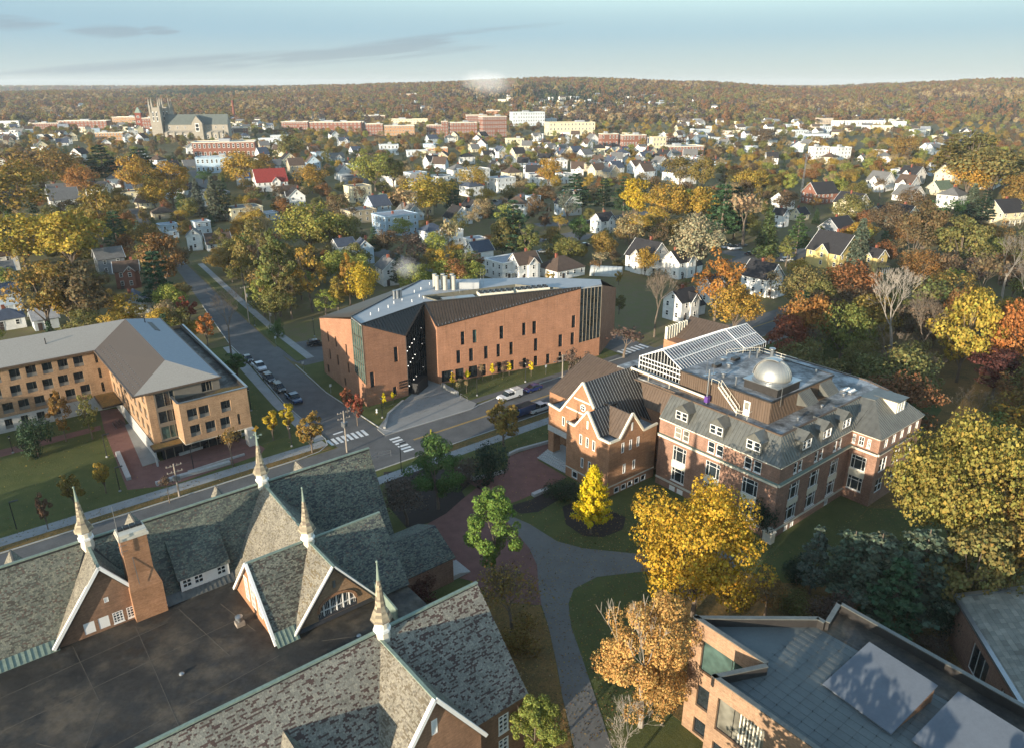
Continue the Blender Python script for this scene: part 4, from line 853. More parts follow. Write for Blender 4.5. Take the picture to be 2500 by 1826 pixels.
    for a,b in (((90.2,61.2,pz+1),(90.2,62.5,pz+1)),((90.2,62.5,pz),(90.2,62.5,pz+1)),((90.1,57.5,TZ+1.1),(90.1,55.6,TZ+1.1)),((90.1,55.6,TZ),(90.1,55.6,TZ+1.1)),((90.1,57.5,TZ),(90.1,57.5,TZ+1.1)),((90.1,55.6,TZ+1.1),(91.3,55.6,TZ+1.1)),((90.1,57.5,TZ+.6),(90.1,55.6,TZ+.6))): m.bar(a,b,.05,.05,(0,1,0) if a[0]==b[0] and a[1]==b[1] else (0,0,1))
    m.build('roof_stair',M_CREAM,r)
    m=MB(); m.box(91.3,91.4,56.1,57.2,TZ+.1,TZ+2.4); d=m.build('penthouse_door',M_WHITE,r); m=MB(); m.box(91.27,91.31,56.3,57.0,TZ+1.1,TZ+2.2); m.build('pane',M_GLASS_B,r,parent=d)
    for u,v in ((93.6,53.2),(107.6,66.0)): m=MB(); m.tube((u,v-.6,pz-1.2),(u,v-.6,pz+1.9),.05,.05,6); m.bar((u-.3,v-.6,pz+1.9),(u+.3,v-.6,pz+1.9),.12,.1); m.build('roof_light_mast',M_METAL,r)
    m=MB()
    for a,b in zip([(103,69,pz),(106,67.8,pz),(108.4,66.2,pz),(108.4,62,pz)],[(106,67.8,pz),(108.4,66.2,pz),(108.4,62,pz),(108.4,59,pz)]):
        for z in (.5,1.0): m.bar((a[0],a[1],pz+z),(b[0],b[1],pz+z),.05,.05)
        m.bar((a[0],a[1],pz),(a[0],a[1],pz+1),.05,.05,(0,1,0))
    m.build('guard_rail',M_CREAM,r)
    m=MB(); m.tube((109.8,58.6,TZ+.8),(111.8,59.4,TZ+.8),.3,.3,10); m.tube((109.8,58.6,TZ),(109.8,58.6,TZ+1.9),.33,.33,10); m.build('elbow_duct',M_METAL,r)
    # --- link with steep metal roof
    lk=[(90.0,83.4,11.0),(90.0,69.4,11.0),(92.3,69.4,15.3),(92.3,83.4,15.3)]
    roofslab(r,[lk],M_BROWNMETAL,.12,'link_roof'); seams(r,lk,M_BROWNMETAL,.55,.05,.06)
    facade(r,(90.2,83),(90.2,69.2),11,0,[(12.4,13.3,10-.9,10.5)],M_BRICK_ORANGE); window(r,(90.2,83),(90.2,69.2),(12.4,13.3,9.1,10.5),.1,1,1,.12,proud=.12)
    m=MB(); m.prism([(92.2,69.4),(92.2,84),(100,84),(100,78),(91,78)],14.9,15.28); m.build('flat_roof',M_FLATGREY,r)
    # --- annex block A (porch + gable with round window)
    az=10.0; BO=M_BRICK_ORANGE; ua=79.6; apV=79.7; apz=16.6
    A,B=(ua,88.0),(ua,76.4)
    tp=[(0,10.1),(3,9.8),(8.3,apz),(11.6,12.0)]
    hs=[(3.5,4.1,7.2,8.9)]
    facade(r,A,B,tp,5.6,hs,BO,.15,'gable_wall'); window(r,A,B,hs[0],.1,1,1,.1,proud=.12)
    m=MB(); n=(-1,0,0); m.tube((ua-.1,79.5,12.2),(ua+.05,79.5,12.2),.62,.62,20); w=m.build('round_window',M_WHITE,r); m=MB()
    for dv,dz in ((.22,.22),(-.22,.22),(.22,-.22),(-.22,-.22)): m.box(ua-.13,ua-.08,79.5+dv-.17,79.5+dv+.17,12.2+dz-.17,12.2+dz+.17)
    m.build('pane',M_GLASS,r,parent=w)
    for (u0,z0),(u1,z1) in (((4.4,11.05),(11.0,11.05)),((6.3,13.35),(10.2,13.35))): rail(r,[(ua-.04,88-u0,z0),(ua-.04,88-u1,z1)],M_CREAM,'stone_band',.1,.3)
    rail(r,[(ua-.05,88.05,10.1),(ua-.05,85,9.8),(ua-.05,79.7,apz+.05),(ua-.05,77,12.9)],M_CREAM,'coping',.34,.3,(1,0,0))
    rail(r,[(ua-.03,88,5.6),(ua-.03,80.6,5.6)],M_GRANITE,'lintel',.3,1.0)
    m=MB(); m.prism([(ua,86.6),(ua+1.6,86.6),(ua+1.6,88),(ua,88)],1.0,5.1); p=m.build('porch_pier',BO,r); m=MB(); m.prism([(ua-.15,86.45),(ua+1.75,86.45),(ua+1.75,88.15),(ua-.15,88.15)],0,1.1); m.build('pier_base',M_GRANITE,r,parent=p)
    facade(r,(83.2,88),(83.2,80.6),5.6,0,[(2,5,.8,4.2)],BO,.2); window(r,(83.2,88),(83.2,80.6),(2,5,.8,4.2),.1,3,2,.1)
    m=MB(); m.prism([(ua+.05,80.6),(83.2,80.6),(83.2,88),(ua+.05,88)],5.1,5.5); m.build('porch_ceiling',M_CREAM,r)
    m=MB()
    for k in range(5): m.prism([(77.2+k*.45,81),(83.2,81),(83.2,88.2),(77.2+k*.45,88.2)],.1+k*.16,.1+(k+1)*.16)
    m.build('porch_steps',M_GRANITE,r)
    sl=[(ua,85,9.8),(92.4,85,9.8),(92.4,79.7,apz),(ua,79.7,apz)]; sr=[(ua,73.5,8.75),(92.4,73.5,8.75),(92.4,79.7,apz),(ua,79.7,apz)]
    roofslab(r,[sl,sr],M_DARKMETAL,.12,'gable_roof'); seams(r,sr,M_METAL,.62,.06,.07); seams(r,sl,M_BROWNMETAL,.62,.05,.06)
    m=MB(); m.prism([(ua+.1,85),(84.5,85),(84.5,87.9),(ua+.1,87.9)],9.4,9.7); m.build('flat_roof',M_FLATGREY,r)
    facade(r,(92,88),(ua,88),9.9,5.5,[],BO)
    # rear gable wing to the north
    rw=[(83.4,88.2,9.9),(93.2,85.6,15.2),(93.2,91.8,15.2)]
    q1=[(84,88.3,10),(92.6,82.5,15.2),(92.9,92.2,15.2)]
    roofslab(r,[[(83.5,92.5,10),(83.5,84.8,10),(92.4,82,15.2),(92.9,92.2,15.2)]],M_BROWNMETAL,.12,'rear_roof'); seams(r,[(83.5,92.5,10.02),(83.5,84.8,10.02),(92.4,82,15.22),(92.9,92.2,15.22)],M_BROWNMETAL,.6,.05,.06)
    facade(r,(83.7,92.4),(83.7,87.9),10,0,[],BO); facade(r,(93,92.4),(83.7,92.4),[(0,15),(9.3,10)],0,[],BO); facade(r,(93,76),(93,92.4),15,0,[],BO)
    # --- annex block B (two gables)
    ub,vb=77.0,70.8; z0=10.0; gap=13.5
    A,B=(ub,80.6),(ub,vb); hs=[(3.1,3.7,7.2,9.0),(4.6,5.2,7.2,9.0),(6.1,6.7,7.2,9.0),(3.6,4.2,3.1,4.9),(5.3,5.9,3.1,4.9),(4.65,5.0,10.5,11.9),(1.6,2.9,.4,1.7)]
    facade(r,A,B,[(0,10.1),(2,10),(4.8,gap),(7.5,9.9),(9.8,9.9)],0,hs,BO,.15,'gable_wall')
    for h in hs: window(r,A,B,h,.08,1,1 if h[1]-h[0]>.5 else 1,.1,proud=.12,gm=M_CREAM if h[1]-h[0]<.5 else M_GLASS)
    A,B=(ub,vb),(88.2,vb); hs=[(2.8,3.4,7.2,9.0),(4.6,5.2,7.2,9.0),(6.4,7.0,7.2,9.0),(3.4,4.0,3.3,5.0),(5.7,6.3,3.3,5.0),(4.85,5.2,10.6,12.0)]+[(1.6+k*1.6,2.8+k*1.6,.25,1.3) for k in range(5)]
    facade(r,A,B,[(0,9.9),(2.2,9.9),(4.95,gap),(7.8,9.8),(11.2,10)],0,hs,BO,.15,'gable_wall')
    for h in hs: window(r,A,B,h,.08,1,1,.1,proud=.12,gm=M_CREAM if h[1]-h[0]<.5 else M_GLASS)
    rail(r,[(ub-.05,80.6,10.15),(ub-.05,78.6,10.05),(ub-.05,75.8,gap+.1),(ub-.05,73.1,9.95),(ub-.05,vb-.05,9.95),(79.2,vb-.05,9.95),(81.95,vb-.05,gap+.1),(84.8,vb-.05,9.85),(88.2,vb-.05,10.05)],M_CREAM,'coping',.34,.34)
    facade(r,(88.2,vb),(88.2,78),10,0,[],BO); facade(r,(ua,80.6),(ub,80.6),10,0,[],BO)
    rail(r,[(ub-.03,80.6,1.9),(ub-.03,vb-.03,1.9),(88.2,vb-.03,1.9)],M_STONE,'belt_course',.08,.2)
    g2l=[(ub+.1,78.6,9.9),(ub+.1,75.8,gap-.1),(84,75.8,gap-.1),(84,78.6,9.9)]; g2r=[(ub+.1,73.1,9.9),(ub+.1,75.8,gap-.1),(82,75.8,gap-.1),(82,73.1,9.9)]
    g3l=[(79.2,vb+.1,9.9),(81.95,vb+.1,gap-.1),(81.95,76,gap-.1),(79.2,76,9.9)]; g3r=[(84.8,vb+.1,9.8),(81.95,vb+.1,gap-.1),(81.95,77.5,gap-.1),(84.8,77.5,9.8)]
    roofslab(r,[g2l,g2r,g3r],M_DARKMETAL,.12,'gable_roof'); roofslab(r,[g3l],M_BROWNMETAL,.12,'gable_roof')
    seams(r,g2r,M_METAL,.6,.05,.06); seams(r,g3l,M_BROWNMETAL,.6,.05,.06)
    m=MB(); m.prism([(ub+.1,vb+.1),(88.1,vb+.1),(88.1,80.5),(ub+.1,80.5)],9.3,9.6); m.build('flat_roof',M_FLATGREY,r)
    m=MB(); m.prism([(88.0,69.0),(90.0,69.0),(90.0,70.4),(88.0,70.4)],3.4,[3.4,3.9,3.9,3.4]); m.build('door_canopy',M_DARKMETAL,r)
    # portico at the south-west corner
    m=MB(); m.box(85.9,86.9,46.7,48.1,0,1.9); p=m.build('entry_porch',M_STONE,r); m=MB(); m.add([(85.7,46.5,1.9),(85.7,48.3,1.9),(85.7,47.4,2.5),(86.9,46.5,1.9),(86.9,48.3,1.9),(86.9,47.4,2.5)],[[0,2,1],[3,4,5],[0,3,5,2],[1,2,5,4],[0,1,4,3]]); m.build('pediment',M_STONE,r,parent=p)
    # fin screen and brown roof to the north-east
    for i in range(9): m=MB(); u=111+i*.75; m.box(u,u+.16,88.3,88.9,7,17.6+.02*i); m.build('screen_fin',M_CREAM,r)
    q=[(113.5,88.2,15.0),(119.5,89.5,18),(120.3,80.5,18),(114.5,79.5,15)]
    m=MB(); m.prism([(110.8,88.9),(118,88.9),(118,80),(110.8,80)],0,15); m.build('rear_block',BO,r); roofslab(r,[q],M_BROWNMETAL,.2,'rear_roof'); seams(r,q,M_BROWNMETAL,.6,.05,.06)
coram()
# ------------------------------------------------------------------ angular brick science centre
M_STACK=plain('stack_grey',srgb('a6a297')[:3],.6,var=.1)
M_BRONZE=plain('bronze_fin',srgb('9a8f7c')[:3],.5,.3,var=.1)
def science():
    pts={k:G(*v)[:2] for k,v in dict(B0=(793,910),B1=(897,994),B2=(998,966),AP=(1043,927),B3=(1071.5,938.5),B5=(1462,869)).items()}
    r=Root('angular_science_building',(-5,165),0,'angular orange brick science building with folded bronze metal roof and tall glass slots','building',world=True)
    B0,B1,B2,AP,B3,B5=[tuple(pts[k]) for k in ('B0','B1','B2','AP','B3','B5')]
    H0,HL,HH=13.2,13.4,17.8; BK=(-24.4,190.); BR=(27.,186.)
    PL=(-32.9,144.6); PF=(-22.,175.2)
    f3,d3,n3,L3=frame2(B3,B5); BT=tuple(f3+d3*36.05)
    S=M_BRICK_SCI
    W=lambda A,B:(lambda x0,y0,x1,y1:(lambda a,b:(min(a[0],b[0]),max(a[0],b[0]),min(a[1],b[1]),max(a[1],b[1])))(on(A,B,x0,y0,True),on(A,B,x1,y1,True)))
    z3=lambda a,b:(770+a*.20576,670+b*.20576); z4=lambda a,b:(1050+a*.21186,660+b*.21186)
    # front right facade
    k=W(B3,B5); tl=lambda a,b,c,d:k(*z4(a,b),*z4(c,d))
    wins=[tl(*q) for q in [(352,712,402,858),(490,692,542,835),(800,648,850,790),(1062,610,1105,750),(1180,592,1225,732),(1635,525,1675,662),(302,928,354,1070),(448,905,500,1045),(622,878,670,1018),(766,855,810,995),(915,832,958,972),(1198,790,1242,928),(1482,745,1525,880),(1622,722,1660,858),(776,1064,822,1178),(925,1040,970,1150),(1070,1015,1112,1130),(1196,992,1240,1105),(1338,968,1380,1080),(1482,945,1516,1050),(1625,922,1660,1010),(588,1090,648,1205)]]
    big=[tl(*q) for q in [(133,1165,255,1280),(290,1140,395,1255),(445,1110,550,1225)]]
    wins=[(w[0],w[1],max(w[2],.3),w[3]) for w in wins]; big=[(w[0],w[1],max(.35,w[2]),w[3]) for w in big]
    facade(r,B3,B5,[(0,HL),(36.05,HH)],0,wins+big,S,.35) if 0 else facade(r,B3,BT,[(0,HL),(36.05,HH)],0,wins+big,S,.35)
    for i,w in enumerate(wins): window(r,B3,B5,w,.28,2 if i%3 else 1,1,.06,M_BLACK,M_GLASS_G if i==1 else M_GLASS,rows=[.35] if i%2 else [])
    for w in big: window(r,B3,B5,w,.28,3,1,.06,M_BLACK)
    # brick control joints
    for u in [k(*z4(a,700),*z4(a,700))[0] for a in (182,408,858,1115,1345,1460,1700)]:
        m=MB(); z=HL+(HH-HL)*u/36.05; p=f3+d3*u+n3*.012; m.bar((p[0],p[1],z-3.6),(p[0],p[1],z-.4),.04,.02,(n3[0],n3[1],0)); m.build('brick_joint',M_BRICK_BROWN,r)
    # glass slot at the right end
    def fins(A,B,zb,zt,n,nm='glass_slot',fin=M_BRONZE,proud=.1,gm=None,fwid=.09):
        Af,d,nn,L=frame2(A,B); zb=zb if hasattr(zb,'__len__') else (zb,zb); zt=zt if hasattr(zt,'__len__') else (zt,zt)
        g=MB(); a=Af-nn*.12; b=Af+d*L-nn*.12; g.quad((a[0],a[1],zb[0]),(b[0],b[1],zb[1]),(b[0],b[1],zt[1]),(a[0],a[1],zt[0])); gg=g.build(nm,gm or M_GLASS,r)
        for i in range(n+1):
            t=i/n; p=Af+d*L*t+nn*(proud/2-.1); m=MB(); z0=zb[0]+(zb[1]-zb[0])*t; z1=zt[0]+(zt[1]-zt[0])*t
            m.bar((p[0],p[1],z0),(p[0],p[1],z1),fwid,proud,(nn[0],nn[1],0)); m.build('mullion',fin,r,parent=gg)
        nz=int((zt[0]-zb[0])/3.2)
        for j in range(1,nz+1):
            z=zb[0]+(zt[0]-zb[0])*j/(nz+1); m=MB(); m.bar((*(Af-nn*.08),z),(*(Af+d*L-nn*.08),z),.08,.12); m.build('transom',M_BLACK,r,parent=gg)
        return gg
    fins(BT,B5,(4.2,4.8),(HH-.05,HH+.1),6)
    facade(r,BT,B5,[(0,4.2),(L3-36.05,4.8)],0,[],S)
    # right end wall and back
    facade(r,B5,BR,[(0,HH),(17,13)],0,[],S); facade(r,BR,BK,13,0,[],S); facade(r,BK,B0,[(0,13),(36,H0)],0,[],S)
    # left facade B0-B1
    f0,d0,n0,L0=frame2(B0,B1)
    k0=W(B0,B1); t0=lambda a,b,c,d:k0(*z3(a,b),*z3(c,d))
    wl=[t0(*q) for q in [(135,672,165,810),(228,733,258,872),(352,825,382,965),(160,878,188,1015),(252,950,282,1085),(378,1040,408,1180),(465,1095,492,1240),(540,1160,572,1310),(140,1062,170,1175),(340,1215,368,1330)]]
    wl=[(a,b,max(c,.4),d) for a,b,c,d in wl]
    uS=on(B0,B1,*z3(405,520),True)[0]; uS=L0-2.7*1.9
    PLu=L0-5.2
    facade(r,B0,tuple(f0+d0*PLu),[(0,H0),(PLu,HH-.2)],0,[w for w in wl if w[1]<PLu],S,.3)
    zg=(6.2,5.0)
    P1=tuple(f0+d0*PLu); facade(r,P1,B1,[(0,zg[0]),(5.2,zg[1])],0,[w for w in [(x[0]-PLu,x[1]-PLu,x[2],min(x[3],4.6)) for x in wl] if w[0]>0],S,.3)
    for w in wl:
        if w[1]<PLu: window(r,B0,B1,w,.22,1,1,.06,M_BLACK)
        elif w[0]>PLu: window(r,B0,B1,(w[0],w[1],w[2],min(w[3],4.6)),.22,1,1,.06,M_BLACK)
    fins(P1,B1,zg,(HH-.2,HH-.1),5,gm=M_GLASS_G)
    # front-left facade B1-B2
    k1=W(B1,B2); t1=lambda a,b,c,d:k1(*z3(a,b),*z3(c,d))
    w1=[t1(645,1165,708,1330),t1(928,868,986,1035)]; w1+=[t1(920,1335,972,1440)]; w1=[(a,b,max(c,.3),d) for a,b,c,d in w1]
    L1=frame2(B1,B2)[3]
    facade(r,B1,B2,[(0,HH-.1),(L1,HL)],0,w1,S,.3)
    for w in w1: window(r,B1,B2,w,.22,1,1,.06,M_BLACK)
    # recess
    facade(r,AP,B3,[(0,HH),(frame2(AP,B3)[3],HL)],0,[],S)
    fins(B2,AP,.3,(HL-.1,HH-.2),9,'glass_recess',M_BLACK,.2)
    lm=mat('lit_lamp',lambda nt,N,L,b:(b.inputs['Emission Color'].__setattr__('default_value',(1,.93,.8,1)),b.inputs['Emission Strength'].__setattr__('default_value',2)))
    fA,dA,nA,LA=frame2(B2,AP)
    for row,(z0,z1) in enumerate(((9.6,14.4),(6.3,10.6),(1.9,4.6))):
        for i in range(7): 
            t=(i+.5)/8; m=MB(); p=fA+dA*LA*t-nA*.06; z=z0+(z1-z0)*t*.8; m.box(p[0]-.05,p[0]+.05,p[1]-.05,p[1]+.05,z,z+.1); m.build('interior_lamp',lm,r)
    c=f3*0; m=MB(); a=fA+dA*1.0; b=fA+dA*6.2; m.prism([tuple(a),tuple(a+nA*1.8),tuple(b+nA*1.8),tuple(b)],0,2.6); m.build('entrance_canopy',M_BLACK,r)
    # roofs
    WL=G(1075,713,HH)[:2]; fr=[B1,AP,BT,B5]
    fa,da,na,La=frame2(AP,BT); inn=-na
    w0=fa+da*1.6+inn*.0; wq=[tuple(fa+da*3.2+inn*.35),tuple(fa+da*1.0+inn*5.2),tuple(fa+da*24+inn*7.4),tuple(fa+da*33+inn*.35)]
    BE1=(6.,178.); 
    m=MB(); main=[B1,AP,wq[0],wq[1],wq[2],wq[3],BT,B5,(21.6,176.),BE1,PF,PL]
    m.prism(main,HH-.3,HH); m.build('flat_roof',M_FLATLIGHT,r)
    m=MB(); m.prism([wq[0],wq[3],wq[2],wq[1]],HH-2.2,HH-2.0); m.build('roof_well_floor',M_DARKMETAL,r)
    for a,b in zip(wq,wq[1:]+wq[:1]):
        m=MB(); m.bar((a[0],a[1],HH-.85),(b[0],b[1],HH-.85),.12,2.3); m.build('roof_well_wall',plain('screen_olive',srgb('6a675a')[:3],.6),r)
    rs=[(AP[0],AP[1],HH),(B3[0],B3[1],HL),(BT[0],BT[1],HH)]; up=np.array([n3[0],n3[1]])
    def lift(p,k=.1): return [(x,y,z+k) for x,y,z in p]
    # front right fold: AP-BT along the top, B3-BT along the facade, top edge set back
    tb=tuple(np.array(BT)+np.array([-.05,.3])); q=[(B3[0]+n3[0]*.15,B3[1]+n3[1]*.15,HL+.05),(BT[0]+n3[0]*.15,BT[1]+n3[1]*.15,HH+.02),(AP[0],AP[1],HH+.1)]
    roofslab(r,[q],M_SCIROOF,.15,'folded_roof')
    def fan(tri,n,nm='seam',mt=M_SCIROOF):
        """seams perpendicular to the top edge of a folded plane"""
        a,b,c=[np.array(p,float) for p in tri]
        nn=np.cross(b-a,c-a); nn/=np.linalg.norm(nn); nn*=np.sign(nn[2])
        top=b-c; Lt=np.linalg.norm(top); t=top/Lt; s=np.cross(nn,t); s*=-np.sign(s[2]) if abs(s[2])>1e-6 else 1
        for i in range(n):
            p=c+t*Lt*(i+.5)/n
            # hit edge a-b or a-c
            best=None
            for e0,e1 in ((a,b),(a,c)):
                M_=np.array([s,-(e1-e0)]).T; sol,res,_,_=np.linalg.lstsq(M_,e0-p,rcond=None)
                if sol[0]>.05 and -1e-3<=sol[1]<=1.001 and (best is None or sol[0]>best): best=sol[0]
            if best: m=MB(); m.bar(p+nn*.05,p+s*(best-.03)+nn*.05,.06,.1,nn); m.build(nm,mt,r)
    fan(q,60)
    q2=[(B2[0],B2[1]-.1,HL+.05),(AP[0],AP[1],HH+.1),(B1[0],B1[1]-.1,HH+.0)]
    roofslab(r,[q2],M_DARKMETAL,.15,'folded_roof'); fan([q2[0],q2[1],q2[2]],24,mt=M_DARKMETAL)
    q3=[(B0[0]-.2,B0[1],H0+.05),(PL[0],PL[1],HH+.05),(PF[0],PF[1],HH+.05),(BK[0],BK[1],13.1)]
    roofslab(r,[q3[:3],[q3[0],q3[2],q3[3]]],M_SCIROOF,.15,'folded_roof')
    for i in range(34):
        t=(i+.5)/34; a=np.array(q3[0])*(1-t)+np.array(q3[3])*t; b=np.array(q3[1])*(1-t)+np.array(q3[2])*t; m=MB(); m.bar(a+(0,0,.12),b+(0,0,.06),.06,.1); m.build('seam',M_SCIROOF,r)
    q4=[(PF[0],PF[1],HH),(BE1[0],BE1[1],HH),(21.6,176,HH),(27,186,13),(BK[0],BK[1],13.1)]; roofslab(r,[[q4[0],q4[1],q4[4]],[q4[1],q4[2],q4[3]],[q4[1],q4[3],q4[4]]],M_SCIROOF,.1,'folded_roof')
    # snow guards / gutter rail along the front eave
    m=MB(); e0=np.array(q[0]);e1=np.array(q[1]); o3=np.array([n3[0],n3[1],0])*.12
    m.bar(e0+o3,e1+o3,.12,.16); m.build('eave_gutter',M_DARKMETAL,r)
    for i in range(44): p=e0+(e1-e0)*(i+.5)/44+o3; m=MB(); m.bar(p,p+np.array([0,0,.45])-o3*2.2,.05,.05,(1,0,0)); m.build('snow_guard',M_METAL,r)
    rail(r,[(AP[0],AP[1],HH+.2),(BT[0],BT[1],HH+.15)],M_DARKMETAL,'roof_edge',.25,.25); rail(r,[(AP[0],AP[1],HH+.15),(B1[0],B1[1],HH+.1),(PL[0],PL[1],HH+.1),(PF[0],PF[1],HH+.1)],M_DARKMETAL,'roof_edge',.2,.2); rail(r,[(AP[0],AP[1],HH+.2),(B2[0],B2[1],HL+.15)],M_DARKMETAL,'roof_edge',.3,.3); rail(r,[(AP[0],AP[1],HH+.2),(B3[0],B3[1],HL+.15)],M_DARKMETAL,'roof_edge',.3,.3)
    # roof plant
    def at(px,py,z=HH): p=G(px,py,z); return p[0],p[1]
    def flue(px,py,h,rr,nm='exhaust_stack',mt=M_CREAM):
        x,y=at(px,py); m=MB(); m.lathe([(rr*1.05,HH),(rr,HH+.2),(rr,HH+h-.15),(rr*1.08,HH+h),(rr*.8,HH+h)],(x,y),14); m.build(nm,mt,r,smooth=False)
    for i,px in enumerate((1062,1068,1082,1087,1104,1108)): flue(px,708 if i%2 else 703,3.3,.5,mt=M_STACK)
    for px,py in ((963,730),(971,729),(978,727)): flue(px,py,1.9,.34,mt=M_METAL)
    for px,py in ((905,770),(925,760),(948,752),(962,742),(1006,738),(1035,730),(1012,715),(1028,708),(1049,696),(1024,726),(982,736)): flue(px,py,.6,.09,'vent_pipe',M_WHITE)
    for px,py in ((1093,712),(1122,716),(1174,700),(1180,697)): 
        x,y=at(px,py); m=MB(); m.tube((x,y,HH),(x,y,HH+4.2),.05,.02,6); m.build('antenna_mast',M_METAL,r)
    x,y=at(1143,703); m=MB(); m.box(x-2.6,x+2.6,y-1.2,y+1.2,HH,HH+1.5); m.build('roof_cabin',M_FLATLIGHT,r)
    ang=math.atan2(da[1],da[0]); c_,s_=math.cos(ang),math.sin(ang)
    def rb(p,l,w,z0,z1,nm,mt):
        m=MB(); q_=[(p[0]+a*c_-b*s_,p[1]+a*s_+b*c_) for a,b in ((-l/2,-w/2),(l/2,-w/2),(l/2,w/2),(-l/2,w/2))]; m.prism(q_,z0,z1); return m.build(nm,mt,r)
    for j,(u,n) in enumerate(((17.2,6),(26.2,6))):
        p=fa+da*u+inn*2.3; ch=rb(p,8.0,2.6,HH-1.9,HH+.55,'chiller',M_CREAM)
        for i in range(n):
            pp=p+da*(-3.4+i*1.35); m=MB(); m.lathe([(.5,HH+.55),(.55,HH+.8),(.4,HH+.8),(.35,HH+.66)],tuple(pp+inn*.55),12); m.lathe([(.5,HH+.55),(.55,HH+.8),(.4,HH+.8),(.35,HH+.66)],tuple(pp-inn*.55),12); m.build('fan',M_BLACK,r,parent=ch)
    p=fa+da*8.4+inn*2.0; rb(p,7.5,2.2,HH-1.6,HH+.1,'air_duct',M_METAL)
    # sign letters
    t=on(B1,B2,*z3(990,1275),True); a=f3*0; A1,dd,nn1,LL=frame2(B1,B2)
    for i,s in enumerate(('BONNEY','SCIENCE','CENTER')):
        cu=bpy.data.curves.new('lettering','FONT'); cu.body=s; cu.size=.62; cu.extrude=.03; cu.space_character=1.05
        t_=bpy.data.objects.new('t',cu); COL.objects.link(t_); bpy.context.view_layer.update(); me=bpy.data.meshes.new_from_object(t_.evaluated_get(bpy.context.evaluated_depsgraph_get())); bpy.data.objects.remove(t_); me.materials.clear(); me.materials.append(M_BLACK)
        o=bpy.data.objects.new('lettering',me); COL.objects.link(o); o.parent=r.o; p=A1+dd*t[0]+nn1*.05
        o.location=(p[0]-r.org[0],p[1]-r.org[1],t[1]-.35-i*.62); o.rotation_euler=(R(90),0,math.atan2(dd[1],dd[0]))
science()
